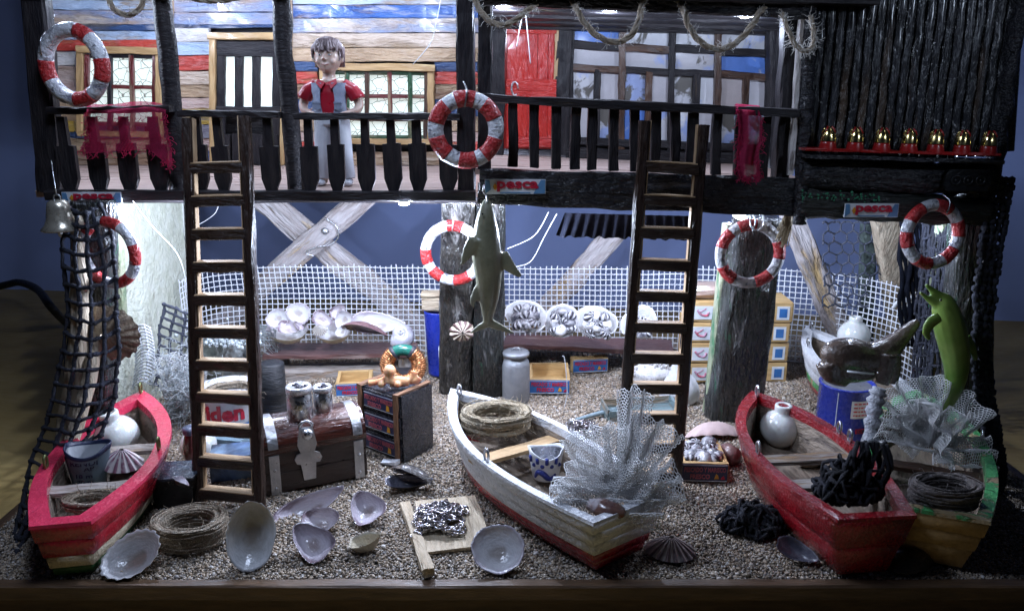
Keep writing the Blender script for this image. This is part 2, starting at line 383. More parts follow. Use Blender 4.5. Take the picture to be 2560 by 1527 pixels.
# (panel replaced by boards round the slots)
bpy.data.objects.remove(dr)
dr = beam('door', at(548, 104, 8.54), at(548, 408, 8.54), .13, .05, WD['dark'], shack, up=(0, -1, 0), j=.003, label='black door with tall glowing slots')
beam('door_board', at(694, 104, 8.54), at(694, 408, 8.54), .1, .05, WD['dark'], dr, up=(0, -1, 0), j=.003)
beam('door_rail', at(540, 122, 8.535), at(702, 124, 8.535), .05, .15, WD['dark'], dr)
for k in range(4):
    beam('door_board', at(560+k*40, 336, 8.536), at(560+k*40, 410, 8.536), .155, .05, WD['dark'], dr, up=(0, -1, 0))
beam('door_rail', at(540, 275, 8.525), at(702, 276, 8.525), .05, .07, WD['dark'], dr)
for u in (598, 641):
    beam('door_bar', at(u, 136, 8.54), at(u, 276, 8.54), .085, .04, WD['dark'], dr, up=(0, -1, 0), j=.003)
glow = PLAIN('lit_room_glow', (.85, .97, 1.0), .6, emit=1.15, bump=0)
mm = MB(); q = [at(556, 280, 8.62), at(690, 280, 8.62), at(690, 134, 8.62), at(556, 134, 8.62)]
mm.add(q+[p+V((0, .02, 0)) for p in q], [(0, 1, 2, 3), (7, 6, 5, 4), (0, 4, 5, 1), (1, 5, 6, 2), (2, 6, 7, 3), (3, 7, 4, 0)], False); mm.build('lit_pane', glow, dr)
beam('door_frame', at(522, 90, 8.51), at(712, 92, 8.51), .1, .07, WD['frame'], dr)
beam('door_frame', at(533, 100, 8.51), at(533, 412, 8.51), .06, .08, WD['frame'], dr, up=(0, -1, 0))
beam('door_frame', at(707, 100, 8.51), at(707, 412, 8.51), .04, .08, WD['frame'], dr, up=(0, -1, 0))
# ceiling and back wall
for i in range(8):
    beam('roof_board', (-4.0, 6.3+i*.32, 3.98), (-.2, 6.3+i*.32, 3.98), .31, .05, WD['dark'], shack)
beam('back_panel', (-3.9, 8.72, 3.2), (-.2, 8.72, 3.2), .06, 2.0, WD['dark'], shack, j=0, ch=.02)
# veranda posts
def post(u0, v0, u1, v1, Y, wpx, mt=None, nm='veranda_post', parent=None, d=.13, Y1=None, round_=False, label=None):
    p, q = at(u0, v0, Y), at(u1, v1, Y1 or Y)
    ww = wpx*upx(q)
    if not round_: return beam(nm, p, q, ww, d, mt or WD['dark'], parent, up=(0, -1, 0), j=.006, seg=12, label=label)
    m = MB(); n = 14; pts = [p.lerp(q, i/n) for i in range(n+1)]; o = pts[0].copy()
    m.tube([x-o+V((nz(x, 4)*.02, 0, 0)) for x in pts], [ww/2*(1+.12*nz(x, 5)) for x in pts], 9, jit=.05)
    b = m.build(nm, mt or WD['dark'], parent, Matrix.Translation(o))
    if label: b['label'] = label
    return b
post(85, -60, 132, 480, 6.34, 58, parent=shack)
beam('veranda_post', at(118, 20, 6.42), at(152, 480, 6.42), .04, .06, PT['pale'], shack, up=(0, -1, 0))
post(400, -60, 452, 480, 6.36, 46, parent=shack, round_=True)
post(696, -60, 742, 484, 6.36, 44, parent=shack, round_=True)
post(1162, -60, 1168, 480, 6.32, 44, parent=shack)
beam('eave_beam', at(60, -24, 6.3), at(1190, -26, 6.3), .12, .12, WD['dark'], shack)

def railing(name, label, posts): pass
railL = thing('railing', 'dark railing with paddle shaped balusters on the left deck', 'railing', at(640, 480, 6.24))
for (a, va, b, vb) in ((128, 277, 432, 272), (452, 284, 700, 287), (738, 291, 1150, 292)):
    beam('top_rail', at(a, va, 6.26), at(b, vb, 6.26), .13, .05, WD['dark'], railL, seg=12, j=.005)
YB = 6.27
for i, u in enumerate((178, 252, 327, 404, 504, 561, 680, 777, 844, 918, 985, 1047, 1122)):
    zt, zb = zof(296, YB), zof(481, YB); k = upx(at(u, 400, YB)); H = zt-zb; s = zof(366+R.uniform(-6, 6), YB)-zb; w1 = (11+R.uniform(-1, 1))*k; w2 = (22+R.uniform(-2, 2))*k
    mm = MB(); mm.prism([(-w2*.55, 0), (w2*.5, 0), (w2, H*.16), (w2, s), (w1, s+.004), (w1*.9, H), (-w1*.9, H), (-w1, s), (-w2, s-.004), (-w2*.96, H*.17)], .045)
    vv = .5*(296+481); lean = (u-CX)/F*.10
    M = Matrix.Translation(V((xof(u, 470, YB), YB, zb+.012))) @ Euler((pi/2, 0, 0)).to_matrix().to_4x4() @ Matrix.Rotation(R.uniform(-.02, .02), 4, 'Z')
    mm.build('baluster', WD['darkv'], railL, M)

# ================================================================ right cabin
cabin = thing('balcony_cabin', 'half timbered cabin with a red door and blue and white wall panels', 'cabin', at(1600, 470, 6.1))
YC = 7.62
def tilt(u): return (u-1430)*.045
def cp(u, v, Y=YC): return at(u, v+tilt(u), Y)
for i in range(8):
    y = 6.2+i*.195
    a, b = at(1195, 425, 6.15), at(2010, 455, 6.15)
    beam('floor_board', V((a.x-.02, y, a.z-.012)), V((b.x+.05, y, b.z-.012)), .19, .04, WD['floor'], cabin, j=.003, ch=.06)
beam('fascia_board', at(1200, 447, 6.06), at(2012, 474, 6.06), .08, .16, WD['black'], cabin, seg=14, j=.007)
beam('fascia_board', at(1196, 483, 6.08), at(2012, 516, 6.08), .10, .15, WD['black'], cabin, seg=14, j=.007)
pal = [[('blue', 1), ('white', 0), ('white', 0), ('white', 0)], ['grey', 'grey', 'grey', 'blue'], ['white', 'grey', 'blue', 'grey', 'blue', 'grey', 'grey', 'grey'], ['white', 'blue', 'white', 'blue', 'grey', 'grey', 'grey', 'blue']]
def cpan(n, c, c3, thr): return mat('wall_panel_'+n, c, tuple(x*.86 for x in c), c3, scale=5, thr=thr, soft=.03, rough=.5, bump=.15, bs=60, coat=.1, c4=(.10, .09, .08) if n != 'x' else None)
CP = {'white': cpan('white', (.60, .60, .64), (.30, .38, .66), .58), 'grey': cpan('grey', (.48, .46, .49), (.30, .36, .60), .63), 'blue': cpan('blue', (.10, .22, .62), (.42, .45, .56), .64),
      'soft': cpan('soft_blue', (.30, .37, .62), (.50, .50, .54), .50), 'pink': cpan('pink', (.50, .44, .44), (.36, .3, .3), .65)}
cols = [1425, 1556, 1680, 1795, 1925]
def panel(u0, v0, u1, v1, c):
    q = [cp(u0, v1), cp(u1, v1), cp(u1, v0), cp(u0, v0)]; o = q[0].copy(); mm = MB()
    mm.add([z-o for z in q]+[z-o+V((0, .03, 0)) for z in q], [(0, 1, 2, 3), (7, 6, 5, 4), (0, 4, 5, 1), (1, 5, 6, 2), (2, 6, 7, 3), (3, 7, 4, 0)], False)
    mm.build('wall_panel', CP[c], cabin, Matrix.Translation(o+V((0, R.uniform(0, .012), 0))))
for i in range(4):
    a, b = cols[i]+6, cols[i+1]-6; h = (a+b)/2
    panel(a, 50, b, 108, ['blue', 'white', 'white', 'white'][i])
    panel(a, 116, b, 166, ['grey', 'grey', 'grey', 'blue'][i])
    panel(a, 172, h, 262, ['white', 'soft', 'soft', 'pink'][i]); panel(h+1, 172, b, 262, ['grey', 'grey', 'white', 'grey'][i])
    panel(a, 264, h, 352, ['grey', 'blue', 'white', 'soft'][i]); panel(h+1, 264, b, 352, ['soft', 'white', 'grey', 'soft'][i])
    panel(a, 272, h, 352, ['grey', 'white', 'white', 'blue'][i]) if False else None
tim = WD['dark']; timb = WD['brown']
for k, v in enumerate((42, 112, 170)):
    for i in range(4):
        beam('wall_timber', cp(cols[i]-2, v+R.uniform(-3, 3), YC-.02), cp(cols[i+1]+2, v+R.uniform(-3, 4), YC-.02), .05, (.085, .07, .06)[k], timb if (i+k) % 3 == 2 else tim, cabin, j=.005)
for i, u in enumerate(cols):
    beam('wall_timber', cp(u, 40, YC-.03), cp(u-4, 368, YC-.03), (.075, .06, .06, .06, .075)[i], .05, timb if i in (1, 3) else tim, cabin, up=(0, -1, 0), j=.006)
    if i < 4: beam('wall_timber', cp((u+cols[i+1])/2+4, 172, YC-.025), cp((u+cols[i+1])/2, 360, YC-.025), .06, .045, timb if i in (1, 3) else tim, cabin, up=(0, -1, 0), j=.006)
beam('wall_timber', cp(1420, 352, YC-.03), cp(1930, 350, YC-.03), .06, .07, tim, cabin)
beam('wall_timber', cp(1415, 382, YC-.06), cp(1935, 378, YC-.06), .08, .10, tim, cabin, j=.008)
beam('cornice', cp(1425, 28, YC-.05), cp(1930, 28, YC-.05), .06, .05, WD['frame'], cabin)
beam('cornice', cp(1190, 18, YC-.1), cp(1990, 16, YC-.1), .08, .10, tim, cabin)
beam('wall_timber', at(1410, 20, YC-.05), at(1402, 385, YC-.05), .14, .08, tim, cabin, up=(0, -1, 0), j=.007)
beam('wall_timber', at(1237, 20, YC-.05), at(1232, 385, YC-.05), .20, .08, tim, cabin, up=(0, -1, 0), j=.007)
beam('door_frame', at(1393, 50, YC-.06), at(1384, 378, YC-.06), .035, .05, WD['frame'], cabin, up=(0, -1, 0))
beam('door_lintel', at(1262, 48, YC-.04), at(1402, 50, YC-.04), .05, .06, PT['yellow'], cabin)
rd = paint('door_red', (.55, .035, .025), (.42, .02, .018), (.5, .10, .06), .7)
door = beam('red_door', at(1330, 70, YC-.03), at(1326, 372, YC-.03), .50, .02, rd, cabin, up=(0, -1, 0), j=.001)
for k in range(5):
    u = 1281+k*25.5
    beam('door_plank', at(u, 60, YC-.055), at(u-3, 370, YC-.055), .093, .035, rd, door, up=(0, -1, 0), j=.003)
for v, h in ((70, .10), (222, .16), (355, .09)):
    beam('door_batten', at(1267, v, YC-.085), at(1391, v+1, YC-.085), .03, h, rd, door, j=.003)
mm = MB(); o = at(1287, 222, YC-.13)
mm.tube([o+V((.05*cos(t)*.6, -.01, .06*sin(t))) for t in [k*pi/8*1.7 for k in range(9)]], .009, 6); mm.build('handle_hook', steel, door)
for i in range(6):
    beam('roof_board', (-.22, 6.05+i*.31, 3.66-.02*i), (2.55, 6.05+i*.31, 3.60-.02*i), .30, .05, WD['dark'], cabin)
beam('back_panel', (-.2, 7.76, 3.1), (2.5, 7.76, 3.1), .06, 1.6, WD['dark'], cabin, j=0, ch=.02)
# eave
beam('eave_beam', at(1195, -22, 6.05), at(2035, 16, 6.05), .12, .19, WD['black'], cabin, seg=12)
beam('led_strip', at(1195, 8, 6.22), at(2000, 38, 6.22), .05, .02, PLAIN('strip_grey', (.4, .42, .46), .5), cabin, seg=4)
post(1213, -30, 1212, 425, 6.2, 34, parent=cabin)
post(1938, 30, 1940, 440, 7.3, 36, parent=cabin)
post(1975, 20, 1950, 450, 6.15, 34, parent=cabin)
beam('white_post', at(2006, 40, 6.05), at(1975, 437, 6.05), .045, .05, PT['white'], cabin, up=(0, -1, 0), j=.004)
railR = thing('railing', 'dark railing of straight square balusters on the right balcony', 'railing', at(1600, 430, 6.1))
beam('top_rail', at(1205, 246, 6.1), at(1992, 284, 6.0), .12, .062, WD['dark'], railR, seg=14, j=.006)
for i, (u, ub) in enumerate(((1283, 1281), (1335, 1336), (1390, 1390), (1441, 1436), (1481, 1480), (1536, 1532), (1588, 1585), (1640, 1637), (1688, 1686), (1730, 1725), (1792, 1788), (1852, 1845), (1915, 1905))):
    t = (u-1205)/790
    beam('baluster', at(u, 256+t*40, 6.1), at(ub, 414+t*30, 6.1), .072, .06, WD['dark'], railR, up=(0, -1, 0), j=.005)

# ================================================================ corrugated shed
shed = thing('corrugated_shed', 'shed wall of black corrugated sheet above tarred log beams', 'shed', at(2260, 540, 6.0))
YS = 6.05
tar = mat('tarred_corrugated_sheet', (.02, .021, .024), (.035, .036, .042), (.09, .06, .04), scale=5, st=(1, 1, .2), thr=.64, rough=.2, bump=2.6, bs=34, coat=.6)
NR = 21
pa, pb = at(2012, 200, YS), at(2522, 200, YS)
for i in range(NR):           # each corrugation ridge is a rib of its own
    t0 = i/(NR-1); ut, ub = 2036+t0*500, 1998+t0*472
    P, Q = at(ut, -50, YS+.05), at(ub, 392, YS+.0); o = P.copy(); n = 16
    pts = [P.lerp(Q, k/n)-o for k in range(n+1)]
    mm = MB(); ra = .034
    mm.tube([p+V((noise.noise(V((i*3.1, k*.5, 0)))*.012, noise.noise(V((i, k*.6, 9)))*.012, 0)) for k, p in enumerate(pts)],
            [(ra*(1+.25*noise.noise(V((i*5, k*.7, 2)))), .042) for k in range(n+1)], 8, ref=(1, 0, 0), jit=.06)
    mm.build('corrugation', tar, shed, Matrix.Translation(o))
beam('backing_board', at(2275, -60, YS+.14), at(2260, 400, YS+.12), 1.62, .10, tar, shed, up=(0, -1, 0), j=0)
mm = MB(); P, Q = at(2552, -60, YS), at(2478, 455, YS); n = 18; o = P.copy()
mm.tube([P.lerp(Q, k/n)-o+V((.035*noise.noise(V((0, k*.5, 0))), 0, 0)) for k in range(n+1)], [(.05*(1+.5*noise.noise(V((3, k*.6, 2)))), .10) for k in range(n+1)], 8, ref=(1, 0, 0), jit=.1)
mm.build('edge_post', WD['black'], shed, Matrix.Translation(o))
mm = MB(); P, Q = at(2026, 30, YS-.02), at(1998, 560, YS-.02); o = P.copy()
mm.tube([P.lerp(Q, k/n)-o+V((.02*noise.noise(V((0, k*.5, 4))), 0, 0)) for k in range(n+1)], [(.05*(1+.4*noise.noise(V((3, k*.6, 7)))), .06) for k in range(n+1)], 8, ref=(1, 0, 0), jit=.12)
mm.build('edge_post', WD['black'], shed, Matrix.Translation(o))
def log(nm, u0, v0, u1, v1, Y, rp, mt, parent, ry=.09):
    P, Q = at(u0, v0, Y), at(u1, v1, Y); n = 20; o = P.copy(); m = MB(); k = upx(P)
    m.tube([P.lerp(Q, i/n)-o for i in range(n+1)], [(rp*k*(1+.18*noise.noise(V((i*.6, v0, 2)))), ry) for i in range(n+1)], 12, ref=(0, 0, 1), jit=.09)
    return m.build(nm, mt, parent, Matrix.Translation(o))
log('log_beam', 2000, 432, 2480, 448, YS-.02, 42, WD['black'], shed)
log('log_beam', 1996, 505, 2478, 530, YS-.0, 38, WD['bark'], shed)
beam('shelf_board', at(2004, 388, YS-.12), at(2492, 402, YS-.12), .22, .03, WD['black'], shed)
# mossy crumbs glued along the beam
moss = PLAIN('green_glitter_moss', (.03, .22, .11), .5, bump=.8); mm = MB()
for i in range(60):
    u = R.uniform(2005, 2200); mm.ball(at(u, 488+R.gauss(0, 7)+(u-2005)*.05, YS-.10), R.uniform(.004, .011), 5, 3)
o = mm.build('moss_crumbs', moss, shed); o['kind'] = 'stuff'

# embossed black plate
pl = thing('embossed_plate', 'small black metal plate embossed with three rings at the right end of the log', 'plate', at(2418, 450, YS-.13))
c = at(2418, 450, YS-.14)
mm = MB(); hw, hh = .17, .078
out = [(-hw, -hh*.5), (-hw*.85, -hh), (hw*.85, -hh), (hw, -hh*.5), (hw, hh*.5), (hw*.85, hh), (-hw*.85, hh), (-hw, hh*.5)]
blk = PLAIN('black_metal', (.025, .027, .032), .35, metal=.4, bump=.4)
MF = Matrix.Translation(c) @ Euler((pi/2, 0, .0)).to_matrix().to_4x4()
mm.prism(out, .03); mm.build('plate', blk, pl, MF)
for k in (-1, 0, 1):
    mm = MB(); mm.tube([V((k*.09+.032*cos(a), .032*sin(a), .018)) for a in [j*pi/8 for j in range(16)]], .008, 6, closed=True); mm.ball((k*.09, 0, .012), .014, 8, 5)
    mm.build('ring', blk, pl, MF)
# ================================================================ pillars and braces under the decks
def timber(name, label, u0, v0, u1, v1, Yt, wpx, mt, d=.35, zb=-.02, Yb=None, group=None, cat='pillar', rough=.06, n=64, wtop=None, extra=None):
    """rough vertical timber: top at pixel (u0,v0) depth Yt, foot on the ground below pixel (u1,v1)"""
    P = at(u0, v0, Yt); Q = gz(u1, v1, zb)
    t = thing(name, label, cat, Q, group); ww = wpx*upx(Q); wt = (wtop or wpx)*upx(P); m = MB(); rs = []; off = R.uniform(0, 50)
    ns = 44
    for i in range(n+1):
        a = i/n; c = Q.lerp(P, a)-Q; wd = ww+(wt-ww)*a; ring = []
        for k in range(ns):
            th = 2*pi*k/ns; x, y = cos(th), sin(th); e = .42
            x = abs(x)**e*(1 if x > 0 else -1); y = abs(y)**e*(1 if y > 0 else -1)
            f = 1+rough*(noise.noise(V((x*3+off, y*3, a*3)))+.8*noise.noise(V((x*9+off, y*9, a*5)))+1.3*abs(noise.noise(V((cos(th)*7+off, sin(th)*7, a*3))))+.5*noise.noise(V((cos(th)*16+off, sin(th)*16, a*14))))
            ring.append(c+V((x*wd/2*f, y*d/2*f+0*d, 0)))
        rs.append(ring)
    m.rings(rs); m.build('timber', mt, t, Matrix.Translation(Q))
    return t
edge = mat('peeled_green_edge', (.42, .42, .30), (.30, .36, .22), (.04, .20, .09), scale=12, st=(1, 1, .25), thr=.6, rough=.4, bump=1.5, bs=40)
# centre pair
for M_ in ('bark', 'peel', 'black'):
    pass
def vmat(name, *a, **k): k['st'] = (1, 1, .14); return mat(name, *a, **k)
VB = vmat('bark_post_green_black', (.014, .015, .017), (.03, .034, .032), (.26, .25, .25), scale=17, thr=.66, rough=.2, bump=3.0, bs=30, spec=.8, c4=(.02, .12, .06))
VP = vmat('bark_post_white_peel', (.018, .018, .02), (.05, .046, .04), (.42, .40, .38), scale=14, thr=.60, rough=.26, bump=3.0, bs=30, spec=.7)
tp = timber('timber_pillar', 'cracked black pillar with a striped limpet stuck on it, behind the hanging shark', 1146, 505, 1140, 975, 7.35, 82, VP, d=.30)
timber('timber_pillar', 'knotty black and white pillar just right of the shark tail', 1226, 508, 1220, 985, 7.40, 74, VB, d=.26)
t = timber('timber_pillar', 'wide black green pillar behind the right red boat', 1895, 545, 1830, 1045, 6.75, 128, VB, d=.34, wtop=110)
t = timber('timber_pillar', 'thin peeling yellow green pole against the wide right pillar', 1822, 560, 1772, 1035, 6.92, 26, edge, d=.16, cat='pole')
timber('timber_pillar', 'black pillar at the left corner inside the draped net', 238, 500, 238, 1150, 6.15, 78, VB, d=.22, wtop=100)
timber('timber_pillar', 'green edged upright beside the pale side board', 290, 505, 312, 1010, 6.6, 22, edge, d=.12, cat='pole')
timber('timber_pillar', 'tall black pillar behind the green dolphin at the right corner', 2430, 460, 2410, 1150, 6.15, 105, VB, d=.26, wtop=84)
timber('timber_pillar', 'bright peeling white and green upright inside the far right life ring', 2365, 545, 2318, 960, 6.55, 34, edge, d=.14, cat='pole')
# driftwood branch inside left net
def branch(name, label, pts, rr, mt, cat='branch', n=9, jit=.1, part=None):
    pts = smooth_path(pts, 5); o = pts[0].copy(); m = MB()
    k = len(pts); rad = [(rr[0]+(rr[-1]-rr[0])*i/(k-1))*(1+.2*noise.noise(p*4)) for i, p in enumerate(pts)]
    m.tube([p-o for p in pts], rad, n, jit=jit)
    ob = m.build(name, mt, None, Matrix.Translation(o)); tag(ob, label, cat); return ob
DW = vmat('streaky_driftwood', (.62, .53, .40), (.36, .28, .20), (.12, .09, .07), scale=18, thr=.66, rough=.6, bump=1.2, bs=40)
branch('driftwood_pole', 'pale driftwood pole standing inside the black net at the left corner', [at(192, 540, 6.05), at(200, 700, 5.95), at(196, 850, 5.85), at(180, 1000, 5.8), gz(140, 1225)], [.05, .085], DW)
branch('driftwood_pole', 'leaning driftwood pole behind the black net above the left boat', [at(240, 830, 5.95), at(222, 950, 5.8), at(178, 1110, 5.6), gz(140, 1300)], [.05, .07], DW)
# side board on the left (recedes along the base edge)
plaster = mat('pale_mottled_plaster', (.74, .76, .66), (.60, .62, .50), (.42, .36, .26), scale=9, thr=.70, rough=.8, bump=1.6, bs=26, transl=.25)
sb = thing('side_board', 'pale mottled board closing the left side behind the green edged post', 'board', (-3.6, 7.5, 0))
m = MB()
def sf(a, b):
    y = 6.7+1.95*a; z = -.02+2.1*b
    return V((-3.58+.02*noise.noise(V((y*3, z*3, 0))), y, z))
m.sheet(sf, 24, 24); m.sheet(lambda a, b: sf(1-a, b)-V((.08, 0, 0)), 24, 24)
m.build('board', plaster, sb)
glassm = PLAIN('clear_acrylic_strip', (.8, .86, .88), .1, trans=.9, bump=0, alpha=.5)
beam('board_edge', (-3.56, 8.68, 0), (-3.56, 8.68, 2.1), .06, .05, PLAIN('edge_white', (.7, .72, .68), .6), sb, up=(0, -1, 0))

# crossed braces behind the white fence
braceM = vmat('splintered_brace_wood', (.44, .40, .38), (.26, .21, .18), (.56, .40, .20), scale=9, thr=.60, rough=.65, bump=1.4, bs=30)
WG = mat('splintered_grey_wood', (.48, .45, .46), (.26, .22, .21), (.55, .38, .18), scale=10, st=(.2, 1, 1), thr=.62, rough=.6, bump=1.6, bs=24, c4=(.10, .075, .06))
def brace(label, a, b, w, mt=None, d=.12, nm='diagonal_brace', group='crossed braces under the decks'):
    o = beam(nm, a, b, w, d, mt or WG, None, up=(0, -1, 0), j=.014, seg=14, ch=.25); tag(o, label, 'brace', group); return o
brace('diagonal brace running down to the right behind the left bench', at(650, 490, 9.3), at(1095, 852, 9.3), .30)
brace('diagonal brace with a wire loop rising to the right over the other brace', at(935, 470, 9.16), at(520, 838, 9.16), .26)
brace('single diagonal brace rising right between the shark and the second ladder', at(1560, 560, 9.3), at(1292, 855, 9.3), .26)
brace('narrow diagonal brace seen just right of the wide right pillar', at(1960, 500, 8.6), at(2125, 893, 8.6), .26, d=.10)
timber('timber_pillar', 'pale knotted timber with dark nail holes left of the far right life ring', 2225, 545, 2275, 905, 8.1, 74, DW, d=.2, cat='post', wtop=92)
timber('timber_pillar', 'slim greenish post behind the black wire netting', 2172, 560, 2160, 880, 8.5, 34, mat('mossy_post', (.14, .18, .16), (.09, .12, .12), scale=8, bump=.8), d=.14, cat='post')
wirem = PLAIN('silver_wire', (.7, .72, .76), .3, metal=1, bump=0)
def wire(name, label, pts, r, mt, cat='wire', k=6, parent=None, n=5):
    pts = smooth_path(pts, k); o = pts[0].copy(); m = MB(); m.tube([p-o for p in pts], r, n)
    ob = m.build(name, mt, parent, Matrix.Translation(o))
    if parent is None: tag(ob, label, cat)
    return ob
wire('wire_loop', 'thin bent wire looped round the crossing of the braces', [at(812, 545, 9.0), at(840, 565, 9.0), at(846, 592, 9.0), at(825, 612, 9.0), at(790, 618, 9.0), at(765, 632, 9.0), at(785, 640, 9.0)], .010, wirem)
m = MB(); o = at(812, 578, 9.07); m.lathe([(.001, -.02), (.035, -.02), (.04, 0), (.02, .012), (.001, .014)], 12, TR((0, 0, 0), rx=pi/2)); nl = m.build('nail_head', tin, None, Matrix.Translation(o)); tag(nl, 'round nail head at the crossing of the braces', 'nail')
cable = PLAIN('black_cable', (.012, .012, .014), .5)
wire('power_cable', 'black cable curving across the table beyond the left net', [at(-60, 730, 12.3), at(15, 712, 12.2), at(50, 706, 12.0), at(95, 725, 11.2), at(130, 770, 10.2), gz(175, 812, -.32), gz(260, 840, -.34)], .055, cable, 'cable', n=8)

# ================================================================ white mesh fence at the back
fm = mat('white_plastic_mesh', (.74, .76, .8), (.66, .68, .74), (.62, .08, .12), scale=1.1, thr=.70, soft=.02, rough=.4, bump=0)
def netfence(label, path, z0, z1, dz, ds, r, mt, name='mesh_fence', lean=0):
    path = smooth_path(path, 30)
    # resample evenly
    L = [0]
    for a, b in zip(path[:-1], path[1:]): L.append(L[-1]+(b-a).length)
    n = int(L[-1]/ds); pts = []; j = 0
    for i in range(n+1):
        s = i*ds
        while j < len(L)-2 and L[j+1] < s: j += 1
        f = (s-L[j])/max(1e-6, L[j+1]-L[j]); pts.append(path[j].lerp(path[j+1], f))
    o = pts[0].copy(); m = MB(); nzr = int((z1-z0)/dz)
    def p(i, z): q = pts[i]; return V((q.x+.02*noise.noise(V((i*.06, z*2, 1))), q.y+.03*noise.noise(V((i*.05, z*1.5, 7)))+lean*(z-z0), z+.012*noise.noise(V((i*.12, z, 3))) + q.z))-o
    for k in range(nzr+1):
        z = z0+k*dz; m.tube([p(i, z) for i in range(0, len(pts))], r, 4)
    for i in range(len(pts)):
        e = R.uniform(.2, .75)*dz
        m.tube([p(i, z0+q*dz) for q in range(0, nzr+1)]+[p(i, z0+nzr*dz)+V((R.uniform(-.008, .008), R.uniform(-.008, .008), e))], r, 4)
    t = thing(name, label, 'net', (o.x, o.y, 0)); x = m.build('mesh', mt, t, Matrix.Translation(o)); return t
netfence('white square plastic mesh fence running behind the benches', [V((-3.5, 8.2, 0)), V((-3.38, 8.75, 0)), V((-2.6, 8.95, 0)), V((-.8, 8.9, 0)), V((1.0, 8.85, 0)), V((2.4, 8.82, 0)), V((3.15, 8.75, 0)), V((3.72, 8.45, 0)), V((4.0, 7.9, 0)), V((4.06, 7.4, 0))], .0, 1.10, .062, .061, .0066, fm)

# ================================================================ black nets
nm_ = mat('black_net_cord', (.012, .013, .02), (.03, .034, .055), rough=.85, bump=1.0, bs=90)
def cordnet(name, label, surf, nu, nv, r, mt, cat='net', diag=True, fuzz=0, hexa=False, drop=0, seed=1, n=5, knots=True):
    """net of real cords laid over a surface surf(a,b) -> point"""
    rr = random.Random(seed); m = MB(); o = surf(0, 0).copy(); sub = 4
    def q(a, b):
        p = surf(min(1, max(0, a)), min(1, max(0, b)))-o
        return p+V((rr.uniform(-1, 1), rr.uniform(-1, 1), rr.uniform(-1, 1)))*fuzz
    def seg(a, b):
        if rr.random() < drop: return
        L = [(a[0]+(b[0]-a[0])*i/sub, a[1]+(b[1]-a[1])*i/sub) for i in range(sub+1)]
        m.tube([q(*x) for x in L], [r*rr.uniform(.75, 1.25) for _ in L], n, jit=.15)
    if hexa:
        for i in range(nu):
            for j in range(nv):
                off = .5 if j % 2 else 0
                c = ((i+off)/nu, j/nv); h = .5/nu
                # three edges of every hexagon
                A = (c[0]-h, c[1]+.17/nv*1.0); B = (c[0], c[1]-.17/nv*1.0+.0); Cc = (c[0]+h, c[1]+.17/nv)
                seg(A, B); seg(B, Cc); seg(B, (c[0], c[1]-.83/nv)) if j > 0 else None
    elif diag:
        for i in range(nu+1):
            for j in range(nv):
                a = (i + (.5 if j % 2 else 0))/nu; b = (i + (.5 if (j+1) % 2 else 0))/nu
                seg((a, j/nv), (b, (j+1)/nv))
                if not (j % 2 == 0 and i == 0): seg((a, j/nv), (b+(-1/nu if not j % 2 else 1/nu), (j+1)/nv))
    else:
        for i in range(nu+1):
            for j in range(nv+1):
                if i < nu: seg((i/nu, j/nv), ((i+1)/nu, j/nv))
                if j < nv: seg((i/nu, j/nv), (i/nu, (j+1)/nv))
                if knots: m.ball(q(i/nu, j/nv), r*1.7, 5, 3)
    t = m.build(name, mt, None, Matrix.Translation(o)); tag(t, label, cat); return t
LN = [(520, 172, 250, 6.0), (600, 156, 282, 5.95), (700, 166, 290, 5.9), (800, 170, 292, 5.85), (900, 150, 296, 5.78), (1000, 134, 285, 5.7), (1080, 106, 262, 5.62), (1150, 80, 232, 5.5), (1230, 62, 176, 5.35), (1320, 40, 90, 5.1), (1400, 12, 40, 4.85)]
def leftnet(a, b):
    # a: 0 top..1 bottom ; b across
    x = a*(len(LN)-1); i = min(int(x), len(LN)-2); f = x-i
    v, l, r_, Y = [LN[i][k]+(LN[i+1][k]-LN[i][k])*f for k in range(4)]
    wob = 7*noise.noise(V((a*9, b*3, 0)))
    sag = 22*sin(pi*b)
    bulge = -.12*sin(pi*min(1, b*1.1))
    return at(l+(r_-l)*b+wob, v+sag*.8-10*b+8*noise.noise(V((a*8, b*4, 5))), Y+bulge)
cordnet('black_net', 'black knotted fishing net draped over the left corner post down to the table edge', leftnet, 24, 4, .0155, nm_, diag=False, fuzz=.004, seed=3)
# inner side panel of the same net, sloping over the base edge so that lamplight throws its pattern on the table
def leftflap(a, b):
    t0, t1 = V((-3.34, 6.2, 2.1)), V((-3.70, 5.9, .0)); u0, u1 = V((-3.42, 6.9, 2.1)), V((-3.70, 6.9, .0))
    p = t0.lerp(t1, a).lerp(u0.lerp(u1, a), b); return p+V((.03*noise.noise(V((a*8, b*8, 0))), 0, -.02*sin(b*pi*3)))
cordnet('black_net', 'side flap of black fishing net hanging along the left edge of the base', leftflap, 17, 12, .013, nm_, diag=False, fuzz=.004, seed=4)
RN = [(445, 2488, 2528, 6.0), (560, 2462, 2512, 6.0), (700, 2444, 2486, 5.95), (850, 2436, 2470, 5.9), (1000, 2442, 2482, 5.85), (1080, 2466, 2500, 5.8), (1160, 2488, 2510, 5.7), (1260, 2484, 2500, 5.6)]
def rightnet(a, b):
    x = a*(len(RN)-1); i = min(int(x), len(RN)-2); f = x-i
    v, l, r_, Y = [RN[i][k]+(RN[i+1][k]-RN[i][k])*f for k in range(4)]
    return at(l+(r_-l)*b+8*noise.noise(V((a*14, b*3, 0))), v+8*b, Y)
cordnet('black_net', 'narrow bunched strip of black net hanging down the far right corner', rightnet, 46, 3, .019, nm_, diag=False, fuzz=.007, seed=8)
